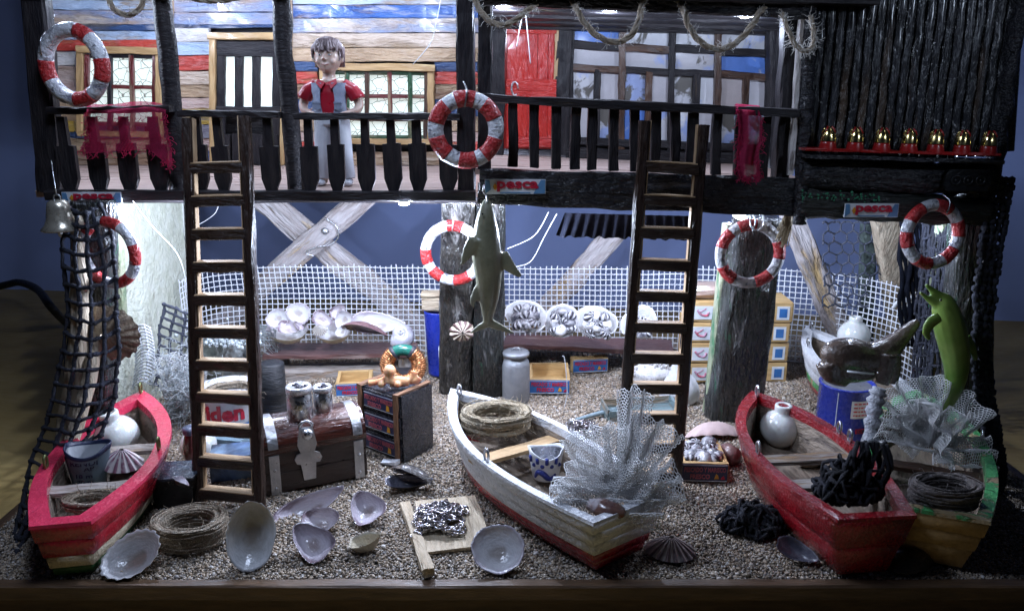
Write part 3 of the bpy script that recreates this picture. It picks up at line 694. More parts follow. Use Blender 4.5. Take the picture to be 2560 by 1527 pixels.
def rightflap(a, b):
    t0, t1 = V((3.56, 6.5, 2.1)), V((3.66, 6.4, .0)); u0, u1 = V((3.60, 6.95, 2.0)), V((3.72, 6.95, .0))
    p = t0.lerp(t1, a).lerp(u0.lerp(u1, a), b); return p+V((.03*noise.noise(V((a*8, b*8, 0))), 0, -.02*sin(b*pi*3)))
cordnet('black_net', 'side flap of black fishing net hanging along the right edge of the base', rightflap, 17, 12, .012, nm_, diag=False, fuzz=.004, seed=14)
nm2 = mat('grey_black_mesh', (.05, .06, .09), (.09, .10, .14), rough=.7, bump=.8, bs=60)
cordnet('black_net', 'small upright scrap of dark square netting beside the first ladder', lambda a, b: at(410+80*b-22*a+6*noise.noise(V((a*4, b*4, 0))), 760+190*a+34*b-10*sin(a*5), 7.5-.1*b), 9, 3, .0135, nm2, diag=False, fuzz=.003, seed=5)
cordnet('wire_netting', 'dark hexagonal netting hanging under the right beam', lambda a, b: at(2058+150*a+8*noise.noise(V((a*4, b*4, 1))), 555+235*b, 8.35+.05*sin(a*6)), 5, 9, .010, nm2, hexa=True, fuzz=.002, seed=6)
cordnet('clear_net', 'curved white filament net standing beside the left boat bow', lambda a, b: at(330+45*b+10*sin(a*3), 830+140*a-8*b-14*sin(b*3), 7.0-.06*sin(b*3)), 17, 3, .0085, white_pl, diag=False, fuzz=.001, seed=9, n=4)
# ribbed dark cloth inside the far right ring
m = MB(); clothk = mat('black_knit_cloth', (.005, .006, .010), (.012, .014, .024), rough=.9, bump=1.2, bs=120, spec=.08)
o = at(2290, 545, 7.2)
for i in range(13):
    m.tube([at(2252+i*10+4*sin(k*.9+i), 540+k*18, 7.3+.03*sin(i*2.2))-o for k in range(19)], [.022*(1+.25*sin(k*2.4+i)) for k in range(19)], 6, jit=.1)
ob = m.build('knit_cloth', clothk, None, Matrix.Translation(o)); tag(ob, 'black ribbed knit cloth hanging behind the far right life ring', 'cloth')
# valance under the right deck
m = MB()
def vf(a, b):
    top = at(1412+335*a, 533+8*a, 6.55); bot = at(1390+362*a, 588+10*a+5*abs(sin(a*31)), 6.45)
    p = top.lerp(bot, b); p.y += .022*sin(a*90)*(.3+b); return p
o = vf(0, 0).copy(); m.sheet(lambda a, b: vf(a, b)-o, 120, 8); m.sheet(lambda a, b: vf(1-a, b)-o+V((0, .012, 0)), 120, 8)
ob = m.build('cloth_valance', clothk, None, Matrix.Translation(o)); tag(ob, 'black pleated cloth valance hanging under the right deck behind the second ladder', 'cloth')

# ================================================================ ladders
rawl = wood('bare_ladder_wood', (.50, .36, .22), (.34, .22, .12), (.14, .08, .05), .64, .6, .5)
def ladder(label, L0, L1, R0, R1, wp, rungs, mt, rung_h=.075):
    t = thing('ladder', label, 'ladder', (L1+R1)/2)
    beam('side_rail', L1, L0, wp, .075, mt, t, up=(0, -1, .2), j=.005, seg=14, ch=.2)
    beam('side_rail', R1, R0, wp, .075, mt, t, up=(0, -1, .2), j=.005, seg=14, ch=.2)
    # unpainted inner faces
    for A, B, s in ((L1, L0, 1), (R1, R0, -1)): pass
    for k in rungs:
        a, b = L1.lerp(L0, k), R1.lerp(R0, k); d = (b-a)*.06
        beam('rung', a+d*0.6, b-d*0.6, .085, rung_h, mt, t, j=.004, seg=4, ch=.12)
        rg = [x for x in bpy.data.objects if x.name.startswith('rung')][-1] if False else None
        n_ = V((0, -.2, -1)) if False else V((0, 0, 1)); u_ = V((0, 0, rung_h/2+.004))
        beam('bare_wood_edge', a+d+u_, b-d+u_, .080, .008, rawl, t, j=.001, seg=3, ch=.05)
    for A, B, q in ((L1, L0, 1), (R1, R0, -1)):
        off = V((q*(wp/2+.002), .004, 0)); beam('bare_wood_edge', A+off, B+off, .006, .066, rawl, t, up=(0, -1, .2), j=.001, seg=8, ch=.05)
    return t
lw = wood('ladder_dark_wood', (.040, .022, .015), (.018, .010, .008), (.34, .22, .11), .73, .34, .9, coat=.3)
L0, R0 = at(470, 297, 6.02), at(612, 292, 6.02); L1, R1 = gz(500, 1262), gz(650, 1278)
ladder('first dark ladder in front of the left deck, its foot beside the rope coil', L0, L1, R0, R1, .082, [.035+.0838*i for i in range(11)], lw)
L0, R0 = at(1612, 302, 5.88), at(1758, 312, 5.88); L1, R1 = gz(1548, 1225), gz(1688, 1222)
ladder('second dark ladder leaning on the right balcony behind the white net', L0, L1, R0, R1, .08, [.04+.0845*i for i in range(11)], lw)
# ================================================================ generic builders for the small things
def text_mesh(s, bold=.02, ext=.02):
    cu = bpy.data.curves.new('txt', 'FONT'); cu.body = s; cu.offset = bold; cu.extrude = ext; cu.resolution_u = 2; cu.align_x = 'CENTER'
    o = bpy.data.objects.new('txt', cu); C.objects.link(o); dg = bpy.context.evaluated_depsgraph_get(); me = bpy.data.meshes.new_from_object(o.evaluated_get(dg))
    bpy.data.objects.remove(o); bpy.data.curves.remove(cu)
    vs = [v.co.copy() for v in me.vertices]; fs = [tuple(p.vertices) for p in me.polygons]; bpy.data.meshes.remove(me)
    xs = [v.x for v in vs]; ys = [v.y for v in vs]; cx, cy = (min(xs)+max(xs))/2, (min(ys)+max(ys))/2
    return [V((v.x-cx, v.y-cy, v.z)) for v in vs], fs, max(xs)-min(xs), max(ys)-min(ys)
TXC = {}
def lettering(s, w_, h_, M, mt, parent, bold=.02, th=.004, wrap=None, name='lettering'):
    if (s, bold) not in TXC: TXC[(s, bold)] = text_mesh(s, bold)
    vs, fs, tw, thh = TXC[(s, bold)]
    m = MB(); out = []
    for v in vs:
        p = V((v.x*w_/tw, v.y*h_/thh, v.z/.02*th/2))
        if wrap: a = p.x/wrap; p = V(((wrap+p.z)*sin(a), p.y, (wrap+p.z)*cos(a)-wrap))
        out.append(p)
    m.add(out, fs, False); return m.build(name, mt, parent, M)
FACE = Euler((pi/2, 0, 0)).to_matrix().to_4x4()
signw = PLAIN('printed_white', (.72, .76, .8), .35); signb = PLAIN('printed_blue', (.04, .16, .42), .35); signr = PLAIN('printed_red', (.52, .02, .05), .4)
signk = PLAIN('printed_navy', (.03, .035, .09), .4); orange = PLAIN('printed_orange', (.7, .32, .03), .4); lblue = PLAIN('printed_light_blue', (.12, .28, .5), .35)
def pesca(label, u, v, Y, wpx, hpx, rz=0, tilt_=0):
    hpx *= 1.08
    c = at(u, v, Y); k = upx(c); t = thing('fishing_sign', label, 'sign', c, 'pesca signs'); a, b = wpx*k, hpx*k
    M = Matrix.Translation(c) @ Euler((0, tilt_, rz)).to_matrix().to_4x4() @ FACE
    m = MB(); m.box((0, 0, 0), (a, b, .012)); m.build('plate', signw, t, M)
    m = MB(); m.prism([(a*.30, -b*.46), (a*.49, -b*.46), (a*.49, b*.46), (a*.42, b*.46)], .004, M @ Matrix.Translation((0, 0, .008))); m.prism([(-a*.49, -b*.46), (-a*.40, -b*.2), (-a*.42, b*.46), (-a*.49, b*.46)], .004, M @ Matrix.Translation((0, 0, .008)))
    m.box((0, -b*.40, .008), (a*.5, b*.07, .003), M); m.build('printed_band', lblue, t)
    m = MB(); m.prism([(-a*.37, 0), (-a*.33, b*.26), (-a*.29, 0), (-a*.33, -b*.26)], .004, M @ Matrix.Translation((0, 0, .009))); m.build('emblem', orange, t)
    lettering('pesca', a*.68, b*.70, M @ Matrix.Translation((a*.04, b*.03, .012)), signr, t, .035)
pesca('pesca sign on the edge of the left deck beside the hanging bell', 230, 494, 6.17, 148, 25)
pesca('pesca sign at the left end of the right balcony fascia above the shark', 1288, 467, 5.99, 152, 34, tilt_=.0)
pesca('pesca sign on the shed beam left of the far right life ring', 2178, 526, 5.93, 134, 32)

# ---- life rings
lrw = mat('life_ring_white', (.72, .74, .78), (.60, .62, .68), (.26, .26, .34), scale=26, st=(1, 1, 1), thr=.60, soft=.04, rough=.32, bump=1.3, bs=40, coat=.3)
lrr = mat('life_ring_red', (.52, .03, .03), (.38, .015, .02), (.6, .45, .48), scale=24, thr=.68, soft=.03, rough=.3, bump=1.2, bs=40, coat=.3)
def life_ring(label, u, v, Y, ro, tube, bands, rz=0, rx=0, hook=True, hookang=pi/2, deep=1.0, sy=1.0):
    c = at(u, v, Y); k = upx(c); Ro = ro*k; r = tube*k/2; Rm = Ro-r
    t = thing('life_ring', label, 'life ring', (0, 0, 0), 'life rings')
    def arc_t(a0, a1, rr, nm, mt, closed=False, n=40):
        pts = [V((Rm*cos(a0+(a1-a0)*i/n), 0, Rm*sin(a0+(a1-a0)*i/n)*sy)) for i in range(n if closed else n+1)]
        m = MB(); m.tube(pts, [(rr*(1+.05*noise.noise(p*9)), rr*deep*(1+.05*noise.noise(p*9))) for p in pts], 14, closed=closed, ref=None if not closed else None); m.build(nm, mt, t)
    arc_t(0, 2*pi, r, 'ring', lrw, True)
    for a, w_ in bands: arc_t(radians(a-w_/2), radians(a+w_/2), r*1.035, 'red_band', lrr, False, 10)
    if hook:
        m = MB(); a = hookang; q = V((Rm*cos(a), -r, Rm*sin(a)))
        m.tube(smooth_path([q+V((-.01, 0, -r*1.0)), q+V((0, -.012, 0)), q+V((.005, .0, r*1.1)), q+V((-.012, r*1.2, r*2.0))], 5), .006, 6); m.build('hook', steel, t)
    place(t, TR(c, rz=rz, rx=rx)); return t
life_ring('largest of the life rings, worn and dark, hanging at the top left of the shack', 185, 163, 6.12, 102, 37, [(62, 26), (190, 36), (352, 34), (285, 36)], rz=-.25, hookang=2.6)
life_ring('glossy red and white life ring hanging between the two upper decks', 1165, 325, 5.86, 96, 40, [(92, 36), (148, 38), (38, 34), (212, 40), (325, 40), (272, 34)], rz=.1)
life_ring('life ring hung on the left corner pillar, half behind the black net', 272, 632, 5.97, 92, 27, [(75, 34), (178, 26), (0, 34), (300, 34), (240, 30), (130, 20)], rz=-.28, hook=False)
life_ring('life ring with a white worn rim on the centre pillar left of the shark', 1132, 633, 7.12, 83, 27, [(84, 32), (188, 30), (232, 26), (290, 36)], rz=-.15, hookang=1.5)
life_ring('life ring on the wide green black pillar with a wire hook at its top', 1875, 635, 6.40, 88, 28, [(100, 34), (150, 34), (222, 36), (300, 34), (10, 36)], rz=.0)
life_ring('small tilted life ring with orange red bands at the far right corner', 2332, 586, 5.84, 88, 30, [(135, 36), (72, 34), (188, 28), (250, 34), (312, 32), (10, 32)], rz=.18, rx=-.1, hookang=1.2)

# ---- cloths over rails
pinkm = mat('red_woven_mesh', (.75, .05, .20), (.62, .03, .13), rough=.8, bump=.6, bs=150, transl=.55)
def cloth(name, label, fn, nu, nv, r, fringe, mt):
    t = thing(name, label, 'cloth', fn(0, 0)); o = fn(0, 0).copy(); m = MB()
    for i in range(nu+1): m.tube([fn(i/nu, k/24)-o for k in range(25)], r, 3, cap=False)
    for j in range(nv+1): m.tube([fn(k/24, j/nv)-o for k in range(25)], r, 3, cap=False)
    m.build('weave', mt, t, Matrix.Translation(o)); m = MB()
    for _ in range(fringe):
        e = R.choice((0, 1, 2)); s = R.random(); p = fn(s, 1) if e == 0 else (fn(0, s) if e == 1 else fn(1, s))
        q = p-o; pts = [q]
        for k in range(4): q = q+V((R.uniform(-.02, .02), R.uniform(-.02, .01), R.uniform(-.022, .006))); pts.append(q)
        m.tube(pts, .0022, 3, cap=False)
    m.build('fringe', mt, t, Matrix.Translation(o)); return t
def c1(a, b):
    u = 218+a*(200); top = 262+4*sin(a*7)
    bl = 385-18*a+44*max(0, a-.72)/.28*1.2
    if b < .12: return at(u, top+10*b/.12, 6.36-.17*b/.12)+V((0, 0, .01))
    bb = (b-.12)/.88; return at(u-(-8+16*a)*bb*-.8+6*sin(bb*5+a*4), top+12+(bl-top-12)*bb, 6.16+.03*sin(a*13+bb*3))
cloth('red_net_cloth', 'wide red net cloth draped over the left end of the left railing', c1, 66, 46, .0021, 160, pinkm)
def c2(a, b):
    u = 1840+a*58; top = 264+5*a
    if b < .1: return at(u, top+10*b/.1, 6.12-.16*b/.1)+V((0, 0, .01))
    bb = (b-.1)/.9; return at(u+(10-6*a)*bb+5*sin(bb*6), top+10+(168-8*a)*bb, 5.93+.03*sin(a*9+bb*2))
cloth('red_net_cloth', 'narrow red net cloth hanging over the right balcony railing', c2, 24, 60, .0030, 180, pinkm)

# ---- rope
jute = mat('jute_rope', (.60, .50, .38), (.42, .33, .24), (.72, .66, .56), scale=40, thr=.6, rough=.85, bump=1.2, bs=160)
brnr = mat('brown_twine', (.38, .30, .22), (.22, .16, .11), (.48, .40, .30), scale=40, thr=.6, rough=.9, bump=1.2, bs=160)
def rope(mb, pts, r, twist=26, strands=3, n=5):
    L = 0; fr = frames(pts)
    for s in range(strands):
        out = []; L = 0
        for i, p in enumerate(pts):
            if i: L += (pts[i]-pts[i-1]).length
            a = L*twist+2*pi*s/strands; A, B = fr[i]; out.append(p+(A*cos(a)+B*sin(a))*r*.52)
        mb.tube(out, r*.56, n)
def fuzz(mb, pts, n, ln, r=.0015):
    for _ in range(n):
        p = R.choice(pts).copy(); q = [p]; d = V((R.gauss(0, 1), R.gauss(0, 1), R.gauss(0, 1))).normalized()
        for k in range(4): d = (d+V((R.gauss(0, .5), R.gauss(0, .5), R.gauss(0, .5)))).normalized(); p = p+d*ln/4*R.uniform(.4, 1.3); q.append(p)
        mb.tube(q, r, 3, cap=False)
def garland(label, pix, Y, rpx, fz=60):
    pts = smooth_path([at(u, v, Y+dy) for u, v, dy in pix], 14); k = upx(pts[0]); o = pts[0].copy(); pts = [p-o for p in pts]
    t = thing('rope_garland', label, 'rope', o, 'rope swags under the eaves'); m = MB(); rope(m, pts, rpx*1.2*k, twist=20); m.build('rope', jute, t, Matrix.Translation(o))
    m = MB(); fuzz(m, pts, int(fz*1.4), .08); m.build('loose_fibres', mat('pale_fibre', (.7, .68, .64), rough=.8, bump=0), t, Matrix.Translation(o)); return t
garland('rope loop hanging from the eave at the top left of the shack', [(268, -26, 0), (275, 8, 0), (296, 32, 0), (322, 38, 0), (348, 24, 0), (358, -4, 0), (362, -30, 0)], 6.2, 6, 50)
garland('fuzzy rope hanging just into view above the shack door', [(440, -34, 0), (478, -6, 0), (530, 3, 0), (590, -4, 0), (640, -24, 0), (680, -40, 0)], 6.2, 6, 70)
garland('rope swag hanging at the left end of the balcony eave above the red door', [(1176, -30, 0), (1196, 20, 0), (1222, 52, 0), (1255, 64, 0), (1290, 50, 0), (1325, 22, .03), (1352, 2, .1)], 5.93, 6.5, 90)
garland('rope swag in the middle of the balcony eave', [(1425, 2, .1), (1440, 18, .02), (1456, 50, 0), (1490, 88, 0), (1535, 106, 0), (1575, 92, 0), (1598, 50, 0), (1606, 10, .02), (1622, -4, .1)], 5.93, 6.5, 110)
garland('rope swag at the right of the balcony eave', [(1690, 2, .1), (1708, 24, .02), (1722, 66, 0), (1752, 106, 0), (1795, 124, 0), (1840, 108, 0), (1880, 64, 0), (1900, 30, .02), (1915, 20, .1)], 5.93, 6.5, 110)
garland('short frayed rope end at the right end of the balcony eave', [(1955, 34, .05), (1968, 70, 0), (1988, 112, 0), (2010, 128, 0), (2030, 118, 0), (2034, 80, .02), (2026, 40, .05)], 5.90, 5, 160)
m = MB(); o = at(1960, 560, 6.2)
for k in range(70):
    p = at(R.uniform(1962, 1985), R.uniform(515, 535), 6.2)-o; e = at(R.uniform(1938, 1972), R.uniform(575, 620), 6.15)-o
    m.tube([p, p.lerp(e, .5)+V((R.uniform(-.02, .02), R.uniform(-.03, 0), .01)), e], .0042, 3)
ob = m.build('frayed_rope_end', mat('blond_fibre', (.66, .55, .38), (.5, .4, .26), rough=.7, bump=0), None, Matrix.Translation(o)); tag(ob, 'blond frayed rope tassel between the right deck and the shed beam', 'rope')
def coil(label, c, Rm, th, loops, r, mt=None, inner=0, sq=.8, rz=0, fz=160, name='rope_coil', tilt_=(0, 0), group=None, zh=None):
    zh = zh or th*1.5
    t = thing(name, label, 'rope', (0, 0, 0), group); m = MB(); allp = []
    for i in range(loops):
        a0 = R.uniform(0, 6.28); Ri = Rm+R.uniform(-1, 1)*th*.8; z0 = R.uniform(.0, 1)*zh; tx, ty = R.uniform(-.06, .06), R.uniform(-.06, .06)
        pts = [V((Ri*cos(a0+2*pi*k/36)*(1+.06*noise.noise(V((k*.25, i, 0)))), Ri*sq*sin(a0+2*pi*k/36)*(1+.06*noise.noise(V((k*.25, i, 5)))), r+z0+.35*th*noise.noise(V((k*.2, i*2, 9)))+tx*cos(k*.17)*Ri+ty*sin(k*.17)*Ri)) for k in range(36)]
        allp += pts; m.tube(pts, [r*R.uniform(.75, 1.2) for _ in pts], 6, closed=True, jit=.15)
    if loops > 4:
        for i in range(loops*3):       # fine strands on the coil
            a0 = R.uniform(0, 6.28); ln = R.uniform(1.5, 5.5); Ri = Rm+R.uniform(-1.2, 1.2)*th; z0 = R.uniform(0, 1.2)*zh
            pts = [V((Ri*cos(a0+ln*k/20)*(1+.07*noise.noise(V((k*.25, i, 0)))), Ri*sq*sin(a0+ln*k/20)*(1+.05*noise.noise(V((k*.3, i, 5)))), r+z0+.3*th*noise.noise(V((k*.3, i*2, 9))))) for k in range(21)]
            m.tube(pts, r*.3, 3)
    m.build('coil', mt or jute, t); m = MB(); fuzz(m, allp, fz, .12, .0018); m.build('loose_fibres', mt or jute, t)
    place(t, TR(c, rz=rz, rx=tilt_[0], ry=tilt_[1])); return t

# ---- shells
def shellin(name, c0, c1, c2, c3, r1=.2, r2=.38):
    m = bpy.data.materials.new(name); m.use_nodes = True; nt = m.node_tree; N, L = nt.nodes, nt.links; b = N['Principled BSDF']
    tc = N.new('ShaderNodeTexCoord'); ns = N.new('ShaderNodeTexNoise'); ns.inputs['Scale'].default_value = 5.0; ns.inputs['Detail'].default_value = 5; L.new(tc.outputs['Generated'], ns.inputs[0])
    sb_ = N.new('ShaderNodeVectorMath'); sb_.operation = 'SUBTRACT'; L.new(tc.outputs['Generated'], sb_.inputs[0]); sb_.inputs[1].default_value = (.5, .5, 0)
    ml = N.new('ShaderNodeVectorMath'); ml.operation = 'MULTIPLY'; L.new(sb_.outputs[0], ml.inputs[0]); ml.inputs[1].default_value = (1, 1, 0)
    ln = N.new('ShaderNodeVectorMath'); ln.operation = 'LENGTH'; L.new(ml.outputs[0], ln.inputs[0])
    ma = N.new('ShaderNodeMath'); ma.operation = 'MULTIPLY_ADD'; L.new(ns.outputs[0], ma.inputs[0]); ma.inputs[1].default_value = .30; L.new(ln.outputs['Value'], ma.inputs[2])
    rp = N.new('ShaderNodeValToRGB'); cr = rp.color_ramp; cr.elements[0].position = .15; cr.elements[0].color = (*c0, 1); cr.elements[1].position = .66; cr.elements[1].color = (*c3, 1)
    for p, c in ((r1+.06, c0), (r1+.15, c1), (r2+.14, c2)): e = cr.elements.new(p); e.color = (*c, 1)
    cr.interpolation = 'B_SPLINE'
    L.new(ma.outputs[0], rp.inputs[0]); L.new(rp.outputs[0], b.inputs['Base Color']); b.inputs['Roughness'].default_value = .22; b.inputs['Coat Weight'].default_value = .4
    bp = N.new('ShaderNodeBump'); bp.inputs['Strength'].default_value = .35; bp.inputs['Distance'].default_value = .02; n2 = N.new('ShaderNodeTexNoise'); n2.inputs['Scale'].default_value = 9; L.new(tc.outputs['Generated'], n2.inputs[0]); L.new(n2.outputs[0], bp.inputs['Height']); L.new(bp.outputs[0], b.inputs['Normal'])
    return m
def shellmat(name, c1, c2, c3=None, **k): return mat(name, c1, c2, c3, scale=11, thr=.60, soft=.10, rough=.22, bump=.15, bs=14, coat=.4, **k)
SI = dict(purple=shellin('shell_inside_purple', (.34, .28, .28), (.60, .56, .60), (.58, .53, .60), (.12, .07, .09)), white=shellin('shell_inside_white', (.38, .34, .32), (.62, .61, .63), (.72, .72, .75), (.34, .28, .34)),
          grey=shellin('shell_inside_grey', (.24, .21, .18), (.34, .33, .32), (.55, .56, .58), (.74, .74, .76)), dark=shellmat('shell_inside_dark', (.10, .10, .13), (.05, .05, .07), (.25, .25, .3)))
SO = dict(brown=mat('shell_outside_brown', (.28, .17, .10), (.16, .10, .07), (.42, .34, .28), scale=14, rough=.55, bump=.8), pale=mat('shell_outside_pale', (.62, .56, .42), (.5, .44, .34), scale=12, rough=.5, bump=.6),
          black=mat('shell_outside_black', (.02, .018, .02), (.05, .04, .035), (.1, .07, .05), scale=14, rough=.35, bump=.6, coat=.3), purple=mat('shell_outside_purple', (.30, .18, .18), (.18, .10, .12), scale=14, rough=.45, bump=.6))
def bowl_mesh(a, b, d, inner, outer, kind='clam', ribs=0, rib=.03, th=.05, nr=12, na=56, hinge=0, flat=False):
    """half shell, open side up (z=0 rim plane, bottom at -d)"""
    m = MB()
    def P(r, an, off):
        x, y = cos(an), sin(an)
        if kind == 'clam': x = x*(1-.10*y)+.0; y = y*(1+.12*cos(an))
        if kind == 'mussel': y = y*(.75-.35*x)+.0; x = x*1.0+.06*y
        if kind == 'tri': y = y*(.95-.25*cos(an)); x = x-.18*abs(y)**2
        sc = 1+(rib*cos(ribs*an)+rib*.9*noise.noise(V((cos(an)*3, sin(an)*3, 4))))*r**3 if ribs else 1+(.05*noise.noise(V((cos(an)*2, sin(an)*2, a*9)))+.045*noise.noise(V((cos(an)*7, sin(an)*7, a*9))))*r
        z = -d*(1-r**2.4)+(0 if not ribs else .3*rib*a*cos(ribs*an)*r*r)+.05*a*sin(an*2+1)*r*r
        shift = hinge*a*(1-r)
        return V((x*a*r*sc+shift, y*b*r*sc, z-off*(1.0)))
    for off, mi in ((0, 0), (th*a, 1)):
        rs = [[P(max(.02, i/nr), 2*pi*k/na, off*(1-.75*(i/nr)**6)) for k in range(na)] for i in range(nr+1)]
        if mi: rs = rs[::-1]
        m.rings(rs if not mi else rs, cap=False, mi=mi)
    # rim
    n0 = nr*na; base2 = (nr+1)*na
    fs = [(n0+k, n0+(k+1) % na, base2+(k+1) % na, base2+k) for k in range(na)]
    m.f += fs; m.mi += [1]*na; m.sm += [True]*na
    m.f.append(tuple(range(na))[::-1]); m.mi.append(0); m.sm.append(True)
    return m.mesh('shell', [inner, outer])
def shell(label, c, M_, me, name='shell', cat='shell', group=None):
    o = link(name, me, None, TR(c) @ M_); tag(o, label, cat, group); return o
def OR(major, normal):      # lay a shell with its long axis and its open side pointing as given
    X = V(major).normalized(); Z = V(normal); Z = (Z-X*Z.dot(X)).normalized(); return basis((0, 0, 0), X, Z.cross(X), Z)
def RX(rx=0, ry=0, rz=0): return Euler((rx, ry, rz)).to_matrix().to_4x4()
def stripe_mat(name, c1, c2, c3, nr=11, sharp=.1, ax='xy'):
    m = bpy.data.materials.new(name); m.use_nodes = True; nt = m.node_tree; N, L = nt.nodes, nt.links; b = N['Principled BSDF']
    tc = N.new('ShaderNodeTexCoord'); sx = N.new('ShaderNodeSeparateXYZ'); L.new(tc.outputs['Object'], sx.inputs[0])
    a = N.new('ShaderNodeMath'); a.operation = 'ARCTAN2'; L.new(sx.outputs[1], a.inputs[0]); L.new(sx.outputs[0], a.inputs[1])
    ns = N.new('ShaderNodeTexNoise'); ns.inputs['Scale'].default_value = 14; L.new(tc.outputs['Object'], ns.inputs[0])
    ml = N.new('ShaderNodeMath'); ml.operation = 'MULTIPLY_ADD'; ml.inputs[1].default_value = nr; L.new(a.outputs[0], ml.inputs[0]); L.new(ns.outputs[0], ml.inputs[2])
    sn = N.new('ShaderNodeMath'); sn.operation = 'SINE'; L.new(ml.outputs[0], sn.inputs[0])
    mr = N.new('ShaderNodeMapRange'); mr.inputs[1].default_value = -sharp; mr.inputs[2].default_value = sharp; L.new(sn.outputs[0], mr.inputs[0])
    mx = N.new('ShaderNodeMixRGB'); mx.inputs[1].default_value = (*c1, 1); mx.inputs[2].default_value = (*c2, 1); L.new(mr.outputs[0], mx.inputs[0])
    n2 = N.new('ShaderNodeTexNoise'); n2.inputs['Scale'].default_value = 22; L.new(tc.outputs['Object'], n2.inputs[0])
    mr2 = N.new('ShaderNodeMapRange'); mr2.inputs[1].default_value = .5; mr2.inputs[2].default_value = .7; mr2.inputs[4].default_value = .6; L.new(n2.outputs[0], mr2.inputs[0])
    m2 = N.new('ShaderNodeMixRGB'); L.new(mr2.outputs[0], m2.inputs[0]); L.new(mx.outputs[0], m2.inputs[1]); m2.inputs[2].default_value = (*c3, 1)
    L.new(m2.outputs[0], b.inputs['Base Color']); b.inputs['Roughness'].default_value = .4
    bp = N.new('ShaderNodeBump'); bp.inputs['Strength'].default_value = .6; bp.inputs['Distance'].default_value = .02; L.new(sn.outputs[0], bp.inputs['Height']); L.new(bp.outputs[0], b.inputs['Normal']); return m
def limpet_mesh(r, h, mt, ribs=13, hole=.10, sq=.85):
    m = MB(); na = 72; rs = []
    for i in range(11):
        t = i/10; rr = hole+(1-hole)*t
        rs.append([V((r*rr*cos(2*pi*k/na)*(1+.05*t*cos(ribs*2*pi*k/na)), r*sq*rr*sin(2*pi*k/na)*(1+.05*t*cos(ribs*2*pi*k/na)), h*(1-t**1.25)+.02*r*t*cos(ribs*2*pi*k/na))) for k in range(na)])
    m.rings(rs[::-1], cap=False); inn = [[p*.96-V((0, 0, .04*h)) for p in ring] for ring in rs]; m.rings(inn, cap=False)
    return m.mesh('limpet', mt)
LMP = stripe_mat('limpet_purple_stripes', (.66, .60, .60), (.30, .14, .20), (.72, .70, .70), 13)
LMB = stripe_mat('limpet_brown_stripes', (.68, .58, .46), (.12, .06, .06), (.62, .50, .42), 11)
LMG = stripe_mat('limpet_grey_stripes', (.46, .40, .38), (.18, .13, .14), (.40, .38, .38), 16)

# ---- snail shells
snst = stripe_mat('striped_snail', (.62, .62, .66), (.05, .045, .06), (.5, .5, .54), 9, .3)
snst2 = mat('mottled_snail', (.58, .58, .62), (.05, .05, .07), (.75, .75, .78), scale=7, st=(1, 1, 1), thr=.58, soft=.05, rough=.25, bump=.2, coat=.4)
def snail_mesh(mt, s=1.0):
    m = MB(); pts = []; rad = []; n = 44
    for i in range(n+1):
        t = i/n; a = -2*pi*2.4*t; r = s*(.012+.030*t**1.6); Rr = s*(.004+.032*t**1.4)
        pts.append(V((Rr*cos(a), Rr*sin(a), s*.045*(1-t**1.1)))); rad.append(r)
    m.tube(pts, rad, 9); m.ball(pts[-1]+V((0, 0, -.004)), (rad[-1]*.7, rad[-1]*.7, rad[-1]*.7), 8, 5)
    return m.mesh('snail', [mt])
SN = [snail_mesh(snst), snail_mesh(snst2)]

# ---- nets of tulle
tulle_m = mat('white_tulle', (.95, .95, .95), (.92, .92, .93), rough=.6, bump=0, transl=.25)
def tulle_sheet(mb, fn, nu, nv, r):
    """hexagonal open mesh; fn(a,b)"""
    s3 = .57735
    for j in range(nv):
        for i in range(nu):
            x = i+(.5 if j % 2 else 0); y = j*.866
            P = lambda xx, yy: fn(min(1, max(0, xx/nu)), min(1, max(0, yy/(nv*.866))))
            A, B, D, E = P(x, y+.289), P(x+.5, y), P(x+1, y+.289), P(x+.5, y-.577)
            for p, q in ((A, B), (B, D)) + (((B, P(x+.5, y-.289*2)),) if j else ()):
                d = (q-p)
                if d.length < 1e-5: continue
                mb.tube([p, q], r, 3, cap=False)
def tulle(label, c, petals, r=.0032, base=None):
    t = thing('white_net_bundle', label, 'net', c)
    for (fn, nu, nv) in petals:
        m = MB(); tulle_sheet(m, fn, nu, nv, r); m.build('net_fold', tulle_m, t, Matrix.Translation(c))
    return t
def petal(p0, d, up, ln, wd0, wd1, seed, curl=.3):
    """fan-shaped crumpled sheet from p0 along d"""
    d = V(d).normalized(); side = d.cross(V(up)).normalized(); nrm = side.cross(d)
    def fn(a, b):
        wdt = wd0+(wd1-wd0)*b**.9; x = (a-.5)*wdt
        fold = .055*sin(a*16+seed*2+b*2)*(.25+b)+.05*noise.noise(V((a*5, b*4, seed)))
        return V(p0)+d*(ln*b*(1-.15*abs(a-.5))+.02*noise.noise(V((a*9, 0, seed+3))))+side*x*(1-.1*sin(b*3))+nrm*(fold+curl*ln*(b*b)-.10*(a-.5)**2)
    return fn
